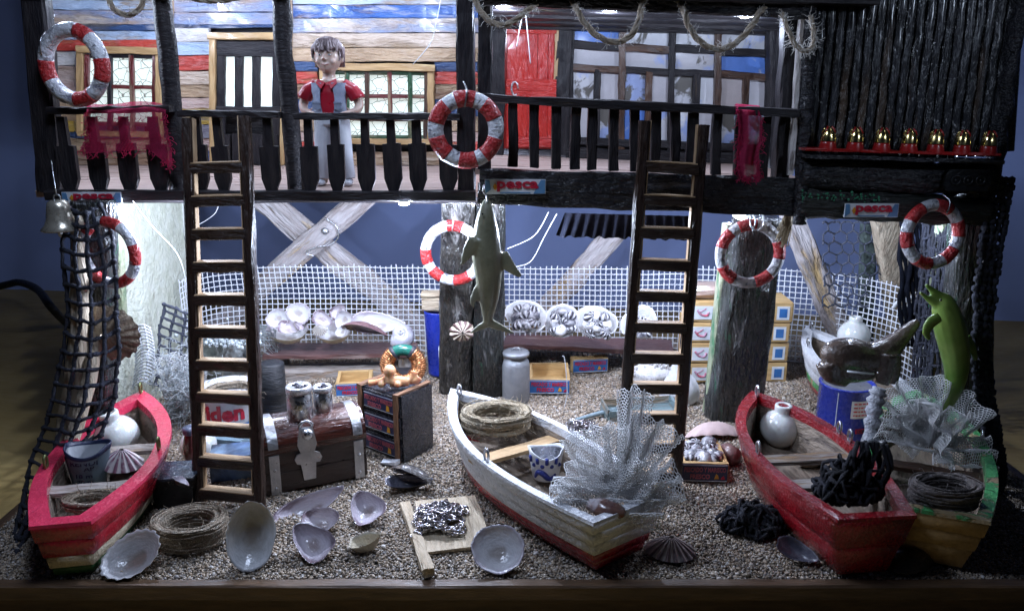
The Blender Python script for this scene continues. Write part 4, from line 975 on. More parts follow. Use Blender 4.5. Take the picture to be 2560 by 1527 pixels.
# ================================================================ boats
innerw = wood('boat_inside_wood', (.30, .24, .18), (.17, .13, .10), (.08, .06, .05), .62, .65, .8)
def boat(name, label, bow, stern, B, H, z0, strakes, gun, inner, rim=.07, bowrise=.10, sternw=.62, full=2.2, rings_=((.22, 1), (.22, -1), (.97, 0)), thw=(.36, .6), thm=None, n=22, depth=.24, ringm=None, band_h=None, fullpos=.45, tr=.75, floorm=None, bowpow=1.0):
    """bow, stern: ground points under the tips of the gunwale; local x runs stern -> bow"""
    bow, stern = V(bow), V(stern); L = (bow-stern).length; ang = atan2(bow.y-stern.y, bow.x-stern.x)
    t = thing(name, label, 'boat', (0, 0, 0))
    def hw(s):
        if s < fullpos: f = sternw+(1-sternw)*sin(s/fullpos*pi/2)
        else: f = 1-((s-fullpos)/(1-fullpos))**full
        return B/2*max(f, 0)
    def sheer(s): return H+bowrise*s**2.2+.02*(1-s)
    def outline(h, off=0, inset=0):      # closed loop at height fraction h
        pts = []
        k = .58+.42*h**.8
        for sd in (1, -1):
            ss = [i/n for i in range(n+1)] if sd == 1 else [i/n for i in range(n, -1, -1)]
            if sd == -1: ss = ss[1:]
            for s in ss:
                rake = L*(-.06*(1-h)*-1)*(1-s)*1.0
                x = s*L*(1-.10*(1-h)*s)+(1-s)*(1-h)*L*.05
                y = sd*max(0, hw(s)*k+off)
                if s == 1: y = 0; x += off
                if s == 0: x -= off
                if inset:
                    x = inset+ (x)*(L-2.2*inset)/L; y = sd*max(0, abs(y)-inset) if s < 1 else 0
                pts.append(V((x, y, sheer(s)*h)))
        # pts: port stern..bow..starboard stern
        return pts
    K = len(strakes); hs = [i/K for i in range(K+1)] if not band_h else band_h
    for i, mt in enumerate(strakes):
        a, b = hs[i], hs[i+1]; off = .010
        m = MB(); rs = [outline(a, off*(i > 0)+.004), outline(a+.02, off+.006), outline(b-.015, off*.5+.004), outline(b, .002)]
        m.rings(rs, cap=False); m.build('strake', mt, t)
    m = MB(); o = outline(0, 0); m.add(o, [tuple(range(len(o)))[::-1]], False); m.build('keel_board', strakes[0], t)
    # gunwale and inside
    zt = V((0, 0, .012)); m = MB()
    r1 = [p+V((0, 0, -.01)) for p in outline(1, .012)]; r2 = [p+zt for p in outline(1, .008)]; r3 = [p+zt for p in outline(1, 0, rim)]; r4 = [p-V((0, 0, .05)) for p in outline(1, 0, rim+.004)]
    m.rings([r1, r2, r3, r4], cap=False, smooth=False); m.build('gunwale', gun, t)
    m = MB(); dn = H-depth; r5 = [V((p.x, p.y, p.z-.03)) for p in outline(1, 0, rim)]
    r6 = [V((p.x*.98+.012*L, p.y*.86, dn)) for p in r5]; cen = len(r6)
    m.rings([r5, r6], cap=False); m.build('inner_side', inner, t)
    m = MB(); m.add([p+V((0, 0, .001)) for p in r6], [tuple(range(cen))], False); m.build('floor', floorm or inner, t)
    for k, s in enumerate(thw):
        y = max(.02, hw(s)-rim*.6); z = H-.055
        beam('thwart', (s*L, -y, z), (s*L+R.uniform(-.02, .02), y, z+.005), .13, .03, thm or WD['grey'], t, j=.004, ch=.08)
    rm = ringm or steel
    for s, sd in rings_:
        x = s*L; y = sd*(hw(s)-rim*.5); z = sheer(s)+.01
        m = MB(); m.tube([V((x+.028*cos(a), y, z+.045+.048*sin(a))) for a in [-1.3+(2*pi-.5)*j/14 for j in range(15)]], .0095, 7); m.build('ring_bolt', rm, t, RX(0, 0, 0))
    M = TR((stern.x, stern.y, z0), rz=ang); place(t, M)
    t['L'] = L
    return t, M, L, hw
glr = mat('boat_pink_red_paint', (.62, .045, .10), (.50, .03, .07), (.72, .30, .34), scale=5, thr=.78, rough=.22, bump=.35, bs=30, coat=.5)
glr2 = mat('boat_deep_red_paint', (.40, .015, .03), (.28, .008, .018), rough=.22, bump=.5, coat=.6, bs=30)
glb = mat('boat_dark_red_gloss', (.30, .008, .015), (.22, .005, .01), (.50, .35, .32), scale=5, thr=.78, rough=.2, bump=.9, coat=.6, bs=40)
glw = mat('boat_white_paint', (.78, .79, .83), (.68, .70, .74), (.35, .28, .20), scale=6, thr=.74, rough=.32, bump=.9, bs=40, coat=.2)
glc = mat('boat_cream_paint', (.60, .52, .38), (.50, .42, .30), (.3, .2, .12), scale=9, thr=.68, rough=.5, bump=.9, bs=40)
glg = mat('boat_green_paint', (.10, .42, .14), (.06, .30, .10), (.40, .30, .17), scale=6, thr=.56, soft=.02, rough=.3, bump=.9, coat=.4)
dkg = mat('boat_dark_green_paint', (.02, .10, .03), (.015, .07, .02), rough=.5)
def bp(u, v, z): p = gz(u, v, z); return V((p.x, p.y, 0))
bowA, sternA = bp(358, 984, .50), bp(154, 1326, .38)
bA, MA, LA, hA = boat('red_rowing_boat', 'glossy pinkish red rowing boat at the left front with a cream and green underside', bowA, sternA, .80, .38, .02, [dkg, glc, glr2, glr2], glr, innerw, rim=.085,
     bowrise=.12, sternw=.42, band_h=[0, .16, .38, .7, 1], rings_=((.48, -1), (.40, 1), (.975, 0)), thw=(.30, .60), full=2.4, ringm=PLAIN('olive_metal', (.22, .24, .10), .35, metal=.6), depth=.2)
bowB, sternB = bp(1128, 985, .52), bp(1578, 1285, .40)
bB, MB_, LB, hB = boat('white_rowing_boat', 'white rowing boat with a red bottom and a large white net bundle in its stern', bowB, sternB, .86, .40, .02, [glr2, glr2, glw, glw, glw], glw, innerw, rim=.05, bowrise=.14,
     sternw=.74, band_h=[0, .18, .34, .56, .80, 1], rings_=((.50, -1), (.48, 1), (.94, 0)), thw=(.56,), thm=WD['raw'], full=2.3, depth=.26)
bowC, sternC = bp(1880, 985, .52), bp(2190, 1310, .42)
bC, MC, LC, hC = boat('red_rowing_boat', 'dark glossy red rowing boat at the right with a black net heap in its stern', bowC, sternC, .82, .42, .02, [glb, glb], glb, innerw, rim=.06, bowrise=.10, sternw=.60,
     band_h=[0, .5, 1], rings_=((.53, -1), (.47, 1), (.95, 0), (.60, -1)), thw=(.50, .30), thm=WD['grey'], full=2.6, depth=.26)
bowD, sternD = bp(2290, 985, .45), bp(2352, 1300, .38)
bD, MD, LD, hD = boat('green_rowing_boat', 'peeling green rowing boat with an unpainted wooden stern at the far right', bowD, sternD, .84, .38, .02, [WD['crate'], WD['crate'], WD['crate']], glg, innerw, rim=.06, bowrise=.08, sternw=.62,
     band_h=[0, .40, .70, 1], rings_=((.62, 1), (.58, -1)), thw=(.38, .62), thm=WD['brown'], full=2.6, depth=.24)
bowE, sternE = bp(2015, 828, .45), bp(2265, 1030, .38)
bE, ME, LE, hE = boat('white_rowing_boat', 'white rowing boat with a green stripe near the back fence on the right', bowE, sternE, .62, .38, .02, [glr2, glg, glw, glw], glw, innerw, rim=.07, bowrise=.10, sternw=.62,
     band_h=[0, .2, .42, .7, 1], rings_=((.94, 0), (.72, 1)), thw=(.5,), thm=WD['brown'], full=2.6, depth=.22)
def inboat(M, x, y, z): return M @ V((x, y, z))
# things in the boats
cer = PLAIN('white_glazed_ceramic', (.72, .74, .72), .12, coat=.6, sss=.1, bump=.1)
def jug(label, c, r, rx=0, ry=0, rz=0):
    m = MB(); pr = [(.001, 0), (r*.45, .0)]
    for i in range(1, 14): a = -pi/2+.45+(pi-.45-.42)*i/13; pr.append((r*cos(a), r*.93+r*.93*sin(a)))
    zt = pr[-1][1]; pr += [(r*.40, zt+.012), (r*.41, zt+r*.28), (r*.38, zt+r*.36), (r*.26, zt+r*.37), (r*.22, zt+r*.30), (r*.20, zt+.0), (.001, zt-.01)]
    m.lathe(pr, 36, cap=False); o = m.build('ceramic_jug', cer, None, TR(c, rx=rx, ry=ry, rz=rz)); tag(o, label, 'jug', 'round white jugs'); return o
jug('round white jug in the left red boat beside the grey cup', gz(304, 1134, .17), .18, rx=.12, ry=-.1)
jug('round white jug near the bow of the right dark red boat', gz(1948, 1112, .17), .17, rx=.05)
jug('round white jug in the boat by the back fence', at(2131, 872, 8.0), .165)
jug('round white jug standing behind the left ladder next to the brown bottle', gz(500, 1150, 0), .15)
# grey paper cup with print
def cup(label, c, r0, r1, h, mt, rimm, rz=0, tiltx=0, tilty=0, deco=None, inside=None):
    t = thing('paper_cup', label, 'cup', (0, 0, 0)); na = 40
    def ring(r, z, w_=0): return [V((r*(1+.05*w_*sin(3*a)+.03*w_*sin(7*a))*cos(a), r*sin(a), z+w_*.02*sin(2*a+1))) for a in [2*pi*k/na for k in range(na)]]
    m = MB(); m.rings([ring(r0*.96, 0), ring(r0, .004), ring(r0+(r1-r0)*.5, h*.5), ring(r1*.99, h*.90, .8)], cap=False); m.add(ring(r0*.96, .001), [tuple(range(na))[::-1]], False); m.build('cup_wall', mt, t)
    m = MB(); m.rings([ring(r1*1.0, h*.895, .8), ring(r1*1.03, h, 1.2), ring(r1*.97, h, 1.2), ring(r1*.93, h*.9, .8)], cap=False); m.build('rim', rimm, t)
    m = MB(); m.rings([ring(r1*.93, h*.905, .8), ring(r0*.92, .03)], cap=False); m.add(ring(r0*.92, .03), [tuple(range(na))], False); m.build('inside', inside or mt, t)
    if deco: deco(t)
    place(t, TR(c, rz=rz, rx=tiltx, ry=tilty)); return t
greyc = mat('blue_grey_card', (.20, .30, .36), (.16, .24, .30), scale=5, rough=.5, bump=.2)
navy = PLAIN('navy_print', (.012, .02, .06), .45)
def deco1(t):
    for s, wd, hh, z, x in (('RENDI', .19, .04, .27, .03), ('AP', .07, .034, .225, .06), ('18 m', .11, .030, .165, .02), ('20 m', .11, .030, .115, .02)):
        r = .102+(.15-.102)*z/.34; M = Matrix.Rotation(x/r, 4, 'Z') @ Matrix.Translation((0, -r-.003, z)) @ Euler((pi/2-.13, 0, 0)).to_matrix().to_4x4()
        lettering(s, wd, hh, M, navy, t, .02, .003, wrap=r)
    m = MB()
    for z0_, z1_, a0, a1 in ((.305, .305, -.85, .9), (.06, .305, -.85, -.85)):
        m.tube([V(((.103+.05*(z0_+(z1_-z0_)*k/8)/.34*1.0+.001)*sin(a0+(a1-a0)*k/8), -(.104+.05*(z0_+(z1_-z0_)*k/8)/.34)*cos(a0+(a1-a0)*k/8), z0_+(z1_-z0_)*k/8)) for k in range(9)], .004, 4)
    m.build('printed_frame', navy, t)
cup('grey blue paper cup with faded lettering standing in the left red boat', gz(228, 1222, .18), .100, .150, .34, greyc, navy, rz=.05, tilty=.04, deco=deco1, inside=PLAIN('dusty_inside', (.45, .47, .5), .6))
def deco2(t):
    m = MB(); hh = .22
    def pt(a, z, e=.002): r = .10+.03*z/hh+e; return V((r*sin(a), -r*cos(a), z))
    for a in (-1.0, -.45, .12, .7):
        m.tube([pt(a, .20), pt(a, .155)], .014, 6)
    for a in (-.72, -.15, .42, 1.0): m.ball(pt(a, .135), (.017, .006, .017), 8, 5)
    wave = smooth_path([pt(-.75, .03), pt(-.45, .085), pt(-.1, .075), pt(.35, .03), pt(.8, .065)], 6)
    m.tube(wave, [.008+.016*sin(pi*k/(len(wave)-1)) for k in range(len(wave))], 6); m.build('printed_pattern', PLAIN('royal_blue_print', (.015, .03, .22), .4), t)
cup('small white cup with dark blue wave pattern in the white boat', gz(1364, 1190, .20), .10, .13, .22, PLAIN('white_card', (.68, .70, .74), .45), white_pl, rz=-.1, deco=deco2, inside=steel)
shell('pink striped limpet lying in the left red boat behind the grey cup', gz(305, 1158, .34), RX(.15, .12, .3), limpet_mesh(.15, .12, [LMP], 15), 'limpet_shell')
st_ = mat('smooth_brown_stone', (.22, .17, .13), (.12, .10, .08), rough=.45, bump=.3, coat=.2)
def stone(label, c, r, mt=None, rz=0):
    m = MB(); m.ball((0, 0, r[2]), r, 18, 12, nse=.25); o = m.build('stone', mt or st_, None, TR(c, rz=rz)); tag(o, label, 'stone'); return o
stone('smooth brown stone under the seat of the left red boat', gz(320, 1210, .19), (.12, .06, .05), rz=.3)
stone('rounded brown stone between the seats of the right red boat', gz(2025, 1165, .18), (.12, .07, .05), rz=.3)
coil('twine coil lying in the stern of the left red boat', gz(236, 1268, .30), .165, .035, 12, .014, jute, sq=.58, fz=80)
coil('big twine nest filling the bow of the white boat', gz(1240, 1062, .43), .235, .045, 22, .014, mat('straw_twine', (.76, .64, .46), (.56, .45, .30), (.82, .74, .60), scale=40, thr=.6, rough=.8, bump=1.2, bs=160), sq=.80, fz=300, zh=.10)
coil('thick grey twine coil on the stern of the green boat', gz(2358, 1258, .40), .185, .038, 24, .015, mat('grey_twine', (.34, .30, .28), (.2, .17, .16), (.44, .4, .4), scale=40, rough=.9, bump=1.2, bs=160), sq=.68, fz=90, zh=.12)
coil('twine coil lying on the gravel between the first ladder and the left boat', gz(480, 1352), .205, .042, 28, .015, jute, sq=.80, fz=240, zh=.15)
coil('loosely wound twine coil on top of the lettered drum behind the first ladder', gz(582, 985, .42), .20, .03, 12, .012, jute, sq=.7, fz=50)
m = MB()
c = gz(1240, 1072, .43)
for i in range(26):
    a, rr = R.uniform(0, 6.28), R.uniform(0, .13); m.ball((rr*cos(a), rr*sin(a)*.8, R.uniform(.0, .05)), (R.uniform(.02, .04), R.uniform(.015, .03), R.uniform(.01, .02)), 7, 5, M=None, nse=.4)
ob = m.build('shell_fragments', mat('purple_brown_fragments', (.10, .05, .06), (.30, .25, .26), (.5, .35, .4), scale=16, rough=.4), None, Matrix.Translation(c)); tag(ob, 'dark purple shell fragments inside the twine nest in the white boat', 'shell pieces', kind='stuff')
fl = gz(1240, 1078, .41); m = MB(); cc = []
for i in range(70):
    a, b2 = R.uniform(0, 6.28), R.uniform(0, 6.28); m.tube(smooth_path([V((.13*cos(a+k*.9)*R.uniform(.3, 1.2), .11*sin(a+k*1.1)*R.uniform(.3, 1.2), R.uniform(0, .06))) for k in range(4)], 4), .003, 3)
ob = m.build('twine_tangle', jute, None, Matrix.Translation(fl)); tag(ob, 'loose tangle of fine twine inside the nest in the white boat', 'twine', kind='stuff')

# big white tulle in the white boat
c = gz(1540, 1238, .43)
P0 = V((0, 0, 0))
tulle('large crumpled white tulle net fanning up from the stern of the white boat', c, [
    (petal((.06, .0, 0), (.10, .25, 1), (0, -1, .2), .74, .12, .24, 1, .02), 20, 36),
    (petal((-.08, .05, 0), (-.28, .2, .8), (0, -1, .3), .46, .20, .36, 2, .06), 24, 24),
    (petal((.05, .05, 0), (.42, .15, .78), (0, -1, .3), .56, .16, .42, 3, .05), 26, 28),
    (petal((.02, .02, 0), (.12, .05, .85), (0, -1, .3), .50, .24, .40, 22, .02), 26, 26),
    (petal((.06, -.03, 0), (.75, -.05, .36), (0, -.3, 1), .40, .24, .40, 4, .06), 26, 24),
    (petal((.02, -.06, .0), (.32, -.1, .40), (0, -1, .4), .36, .40, .44, 23, .02), 28, 20),
    (petal((-.05, -.05, .0), (-.5, -.03, .30), (0, -1, .4), .38, .34, .34, 24, .0), 24, 22),
    (petal((.0, -.05, .02), (-1, -.02, .10), (0, -.5, 1), .46, .26, .26, 5, -.06), 24, 24),
    (petal((-.1, -.10, .0), (.9, -.16, .03), (0, -.6, 1), .42, .26, .26, 6, -.06), 22, 18)], r=.0036)
m = MB(); m.ball((0, 0, .04), (.13, .07, .055), 20, 12, nse=.2)
ob = m.build('snail_shell', shellmat('cowrie_brown', (.26, .14, .10), (.12, .06, .06), (.66, .62, .66)), None, TR(gz(1512, 1285, .40), rz=-.5)); tag(ob, 'shiny brown and white sea snail on the stern corner of the white boat', 'shell')
c = gz(2330, 1120, .40)
tulle('crumpled white tulle net lying over the bow of the green boat', c, [
    (petal((0, .1, 0), (-.25, .3, .9), (0, -1, .2), .52, .2, .50, 11, .1), 36, 31), (petal((.05, .05, 0), (.45, .2, .6), (0, -1, .3), .48, .2, .55, 12, .12), 36, 29),
    (petal((0, .0, .05), (-1, .1, .45), (0, -.5, 1), .50, .25, .5, 13, .05), 34, 29), (petal((.0, -.05, .05), (.9, -.25, .0), (0, -.5, 1), .42, .3, .4, 14, -.1), 29, 26),
    (petal((0, .1, .1), (.05, -.6, .25), (1, 0, .3), .36, .5, .55, 15, -.3), 38, 26),
    (petal((-.02, .0, .02), (.15, -.1, .7), (0, -1, .3), .36, .40, .5, 16, .1), 36, 26), (petal((.0, .05, .02), (-.5, .0, .5), (0, -1, .3), .36, .35, .45, 17, .1), 32, 24)], r=.0034)
# black nets in heaps
blkn = mat('black_wool_net', (.010, .010, .014), (.025, .026, .04), rough=.9, bump=1.5, bs=120)
def heap(label, c, rx_, ry_, rz_, n, r, name='black_net_heap', tall=0, seed=0):
    rr = random.Random(seed); m = MB()
    for i in range(n):
        a, rad = rr.uniform(0, 6.28), sqrt(rr.random()); cx, cy = rad*cos(a)*rx_*.7, rad*sin(a)*ry_*.7; cz = rz_*(1-rad**2)*rr.uniform(.1, 1); lp = rr.uniform(.03, .07)
        ax = V((rr.gauss(0, 1), rr.gauss(0, 1), rr.gauss(0, .6))).normalized(); b1 = ax.orthogonal().normalized(); b2 = ax.cross(b1)
        pts = [V((cx, cy, cz+lp*.6))+b1*lp*cos(k*.785)*rr.uniform(.8, 1.3)+b2*lp*sin(k*.785)*rr.uniform(.8, 1.3) for k in range(8)]
        for p in pts: p.z = max(p.z, r)
        m.tube(pts, [r*rr.uniform(.7, 1.3) for _ in pts], 5, closed=True, jit=.3)
    if tall:
        for i in range(tall):
            x = rx_*(.2+.8*i/tall)
            for q in range(3):
                p = V((x+rr.uniform(-.02, .02), rr.uniform(-.03, .03), .0)); pts = [p+V((.03*sin(k*1.3+i+q)+.012*k*(i/tall-.3), .02*cos(k+q), k*rz_*.30)) for k in range(6)]; m.tube(pts, r*1.1, 5, jit=.3)
    o = m.build(name, blkn, None, Matrix.Translation(c)); tag(o, label, 'net'); return o
heap('black crocheted net heaped on the stern of the right red boat', gz(2115, 1245, .40), .26, .16, .26, 150, .013, tall=5, seed=1)
heap('small heap of black netting lying on the gravel left of the right red boat', gz(1880, 1320), .27, .2, .14, 170, .012, seed=2)
# ================================================================ benches, bowls, crates at the back
def bench(label, a, b, Yb, z, w, mt, legs):
    t = thing('bench', label, 'bench', (a+b)/2); A, B = V((a.x, a.y+w/2, z)), V((b.x, b.y+w/2, z))
    beam('seat_board', A, B, w, .05, mt, t, j=.006, seg=12)
    for s in legs:
        p = A.lerp(B, s); beam('leg', (p.x, p.y-.02, -.01), (p.x, p.y-.02, z-.03), .12, w*.8, WD['grey'], t, up=(0, -1, 0), j=.006)
    return t
bw = wood('bench_maroon_wood', (.20, .10, .09), (.12, .06, .06), (.3, .22, .2), .64, .45, .5, coat=.2)
bench('low maroon bench on the left carrying three white shell dishes', gz(655, 893, .24), gz(1035, 890, .24), 0, .24, .42, bw, (.08, .93))
bench('low maroon bench on the right carrying the bowls of striped snails', gz(1262, 866, .24), gz(1690, 884, .24), 0, .24, .42, bw, (.06, .9))
tray = beam('stone_block', gz(700, 940), gz(1000, 930), .25, .2, WD['grey'], None); tag(tray, 'rough grey plank block under the left bench', 'block')
dish = bowl_mesh(.20, .17, .13, SI['white'], SO['pale'], 'clam', ribs=9, rib=.02, th=.04)
dish2 = bowl_mesh(.20, .18, .12, SI['grey'], SI['white'], 'clam', th=.04)
def on(u, v, Yb): return at(u, v, Yb)
def dish_at(label, u, v, Y, me, s=1, rz=0, ry=0, cat='shell dish'): 
    o = link('shell_dish', me, None, TR(at(u, v, Y)) @ RX(.3, ry, 0) @ RX(0, 0, rz) @ Matrix.Scale(s, 4)); tag(o, label, cat); return o
dish_at('scalloped shell dish at the left end of the left bench', 718, 822, 8.25, dish, 1.15)
dish_at('scalloped shell dish in the middle of the left bench', 832, 824, 8.25, dish, 1.08, 2.5)
sm1 = bowl_mesh(.115, .10, .05, SI['white'], SO['pale'], 'clam', th=.05); sm2 = bowl_mesh(.12, .09, .06, SI['purple'], SO['pale'], 'tri', th=.05, hinge=.2)
def leaning(label, u, v, Y, me, rx, ry, rz, s=1, name='shell', group=None):
    return shell(label, at(u, v, Y), RX(rx, ry, rz) @ Matrix.Scale(s, 4), me, name, 'shell', group)
leaning('flat round white shell leaning at the left of the left shell dish', 692, 796, 8.12, sm1, 1.25, -.1, 0, 1.05)
leaning('white shell half propped at the back of the left shell dish', 745, 782, 8.32, sm1, 1.2, .4, 0, 1.15)
leaning('purple rimmed shell lying at the front of the left shell dish', 722, 818, 8.05, sm2, .7, .2, 0, .95)
leaning('small white shell at the right of the left shell dish', 748, 815, 8.1, sm2, .9, .5, 1, .6)
leaning('pointed white shell at the left of the middle shell dish', 806, 797, 8.12, sm2, 1.2, .5, 0, .9)
leaning('upright white shell at the right of the middle shell dish', 857, 800, 8.12, sm1, 1.3, -.9, 0, .95)
leaning('tall purple white shell at the back of the middle shell dish', 845, 778, 8.3, sm2, 1.3, -.7, 0, .85)
leaning('small ribbed shell at the front of the middle shell dish', 800, 825, 8.05, link and limpet_mesh(.08, .05, [stripe_mat('ribbed_cream', (.7, .68, .64), (.45, .40, .36), (.66, .62, .58), 18)], 18), .8, 0, 0)
leaning('small white shell lying at the right front of the middle shell dish', 852, 828, 8.05, sm1, .9, -.5, 0, .6)
musl = bowl_mesh(.26, .14, .08, SI['purple'], SO['purple'], 'mussel', th=.04)
muslw = bowl_mesh(.26, .15, .09, SI['white'], SO['purple'], 'mussel', th=.04)
leaning('long mussel shell with a pale inside lying on the right of the left bench', 945, 806, 8.2, muslw, .9, .1, .05, 1.1, 'mussel_shell')
leaning('dark purple mussel shell leaning below the pale one on the left bench', 912, 826, 8.08, musl, 2.6, .3, .25, .95, 'mussel_shell')
m = snail_mesh(shellmat('pearly_snail', (.62, .62, .68), (.44, .44, .52), (.3, .28, .34)), 2.1); o = link('snail_shell', m, None, TR(at(1005, 838, 8.02), rx=.9)); tag(o, 'round pearly snail shell at the right end of the left bench', 'shell')
bowls = [(1315, 790, .98, .35, 'first from the left'), (1405, 805, .92, .1, 'second from the left'), (1492, 808, 1.0, -.2, 'third from the left'), (1600, 808, .92, -.35, 'fourth, behind the second ladder')]
bwl = bowl_mesh(.20, .17, .10, SI['grey'], SI['white'], 'clam', th=.045)
for bi, (u, v, s, ry, which) in enumerate(bowls):
    c = at(u, v, 8.02); o = link('shell_bowl', bwl, None, TR(c+V((0, .05, .0))) @ RX(.72, ry*.7, 0) @ RX(0, 0, bi*1.3) @ Matrix.Scale(s*1.16, 4)); tag(o, 'pearly shell bowl full of striped snails on the right bench, '+which, 'shell bowl')
    for k in range(9 if bi < 3 else 6):
        gx, gy = k % 3-1, k//3-1; p = c+V((gx*.075+R.uniform(-.012, .012), -.06+gy*.035, .02+gy*.07+R.uniform(-.01, .01)-.02*abs(gx)))
        sn = link('snail', SN[k % 2], None, TR(p, R.uniform(0, 6), R.uniform(-.9, 1.2), R.uniform(-.9, .9), s=R.uniform(.9, 1.25)))
        tag(sn, ('lower', 'middle', 'upper')[gy+1]+' '+('left', 'centre', 'right')[gx+1]+' striped snail in the '+('first', 'second', 'third', 'last')[bi]+' shell bowl from the left', 'snail shell', 'snails in the shell bowls')
# crates
def crate(label, c, w_, d, h, rz, text=True, mt=None, nav=False, s=1, floorc=None, inside=None, rx=0, small=False):
    t = thing('fish_crate', label, 'crate', (0, 0, 0)); mt = mt or WD['crate']
    e = .035
    beam('side_board', (-w_/2, -d/2+e/2, h/2), (w_/2, -d/2+e/2, h/2), e, h, mt, t, j=.003)
    beam('side_board', (-w_/2, d/2-e/2, h/2), (w_/2, d/2-e/2, h/2), e, h, mt, t, j=.003)
    beam('end_board', (-w_/2+e/2, -d/2+e, h/2), (-w_/2+e/2, d/2-e, h/2), e, h*.99, mt, t, j=.003)
    beam('end_board', (w_/2-e/2, -d/2+e, h/2), (w_/2-e/2, d/2-e, h/2), e, h*.99, mt, t, j=.003)
    m = MB(); m.box((0, 0, .012), (w_-.02, d-.02, .02)); m.build('bottom', floorc or mt, t)
    if text:
        M = TR((0, -d/2-.009, h/2)) @ FACE; m = MB(); m.box((0, 0, 0), (w_*.96, h*.90, .006)); lb = m.build('paper_label', signk if nav else signb, t, M)
        m = MB(); m.box((0, -h*.42, 0), (w_*.94, h*.04, .008)); m.box((0, h*.42, 0), (w_*.94, h*.03, .008)); m.build('label_edge', signw, lb, M)
        rdm = PLAIN('faded_red_print', (.42, .10, .13), .5) if nav else signr
        lettering('PESCADO Y MARISCO', w_*.88, h*.26, M @ Matrix.Translation((0, h*.19, .006)), rdm, lb, .03)
        lettering('FRESCO', w_*.42, h*.26, M @ Matrix.Translation((-w_*.10, -h*.18, .006)), rdm, lb, .03)
        m = MB(); m.prism([(w_*.2, -h*.3), (w_*.3, -h*.28), (w_*.28, -h*.1), (w_*.24, -h*.02)], .006, M @ Matrix.Translation((0, 0, .005))); m.build('printed_fish', orange, lb)
        m = MB(); m.prism([(w_*.34, -h*.32), (w_*.43, -h*.3), (w_*.40, -h*.12), (w_*.36, -h*.2)], .006, M @ Matrix.Translation((0, 0, .005))); m.build('printed_fish', signr, lb)
    place(t, TR(c, rz=rz, rx=rx)); return t
crate('open yellow fish crate under the left bench', gz(888, 972), .36, .40, .14, .12)
crate('open yellow fish crate beside the silver milk can', gz(1372, 962), .42, .52, .16, -.02)
crate('crate leaning behind the open yellow crate with its label facing front', gz(1472, 926), .40, .12, .16, .14)
cr = crate('small open crate of snail shells by the foot of the second ladder', gz(1748, 1172), .37, .44, .16, -.05, nav=True)
cc = gz(1748, 1172)
for k in range(12):
    sn = link('snail', SN[k % 2], None, TR(cc+V((-.10+.10*(k % 3)+R.uniform(-.02, .02), -.10+.09*(k//3), .10+R.uniform(0, .03))), R.uniform(0, 6), R.uniform(-.9, .9), R.uniform(-.9, .9), s=1.25)); tag(sn, ('left', 'middle', 'right')[k % 3]+' grey snail in the '+('front', 'second', 'third', 'back')[k//3]+' row inside the small snail crate', 'snail shell', 'snails in the small crate')
# stack of crates with pictures
pic_r = mat('crab_print_red', (.50, .08, .12), (.40, .3, .4), scale=20, rough=.5); pic_p = mat('shell_print_purple', (.16, .12, .32), (.4, .36, .5), scale=20, rough=.5)
def piccrate(i, label):
    c = gz(1812, 958)+V((.13+R.uniform(-.02, .02), .25, .005+i*.222)); t = thing('fish_crate', label, 'crate', (0, 0, 0), None); w_, d, h = 1.04, .42, .21
    for y in (-d/2, d/2): beam('side_board', (-w_/2, y, h/2), (w_/2, y, h/2), .03, h*.95, WD['crate'], t, j=.004)
    for x in (-w_/2, w_/2): beam('end_board', (x, -d/2, h/2), (x, d/2, h/2), .03, h*.93, WD['crate'], t, j=.004)
    beam('lid_board', (-w_/2-.01, 0, h-.008), (w_/2+.01, 0, h-.008), d*1.02, .015, WD['crate'], t, j=.002)
    M = TR((-.32, -d/2-.02, h*.47)) @ FACE; m = MB(); m.box((0, 0, 0), (.34, h*.68, .005)); lb = m.build('picture_label', signw, t, M)
    m = MB()
    m.tube(smooth_path([V((-.14, .03, .004)), V((-.10, -.02, .004)), V((-.04, -.03, .004)), V((-.02, .01, .004))], 4), .012, 4, M=M); m.tube([V((-.12, .0, .004)), V((-.05, .045, .004))], .006, 4, M=M); m.build('printed_crab', pic_r, lb)
    m = MB()
    for k in range(6): m.tube([V((.02+k*.022, .04-.004*k, .004)), V((.045+k*.018, -.03, .004))], .007, 4, M=M)
    m.build('printed_shells', pic_p, lb)
    M = TR((.43, -d/2-.02, h*.47)) @ FACE; m = MB(); m.box((0, 0, 0), (.13, h*.68, .005)); lb = m.build('picture_label', signw, t, M); m = MB(); m.box((0, 0, .003), (.08, h*.45, .004), M); m.build('blue_print', signb, lb)
    place(t, TR(c, rz=R.uniform(-.03, .03))); return t
for i, nme in enumerate(('bottom crate of the stack with printed picture labels behind the wide right pillar', 'second crate from the bottom of the stack with picture labels', 'third crate from the bottom of the stack with picture labels', 'top crate of the stack with picture labels, under the wooden roll')): piccrate(i, nme)
c = gz(1812, 958)+V((-.2, .25, .005+4*.222)); o = beam('wooden_block', c+V((-.16, 0, .07)), c+V((.16, 0, .07)), .3, .13, paint('bare_pale_block', (.50, .36, .30)), None, ch=.3); tag(o, 'pale wooden block lying on top of the stack of picture crates', 'block')
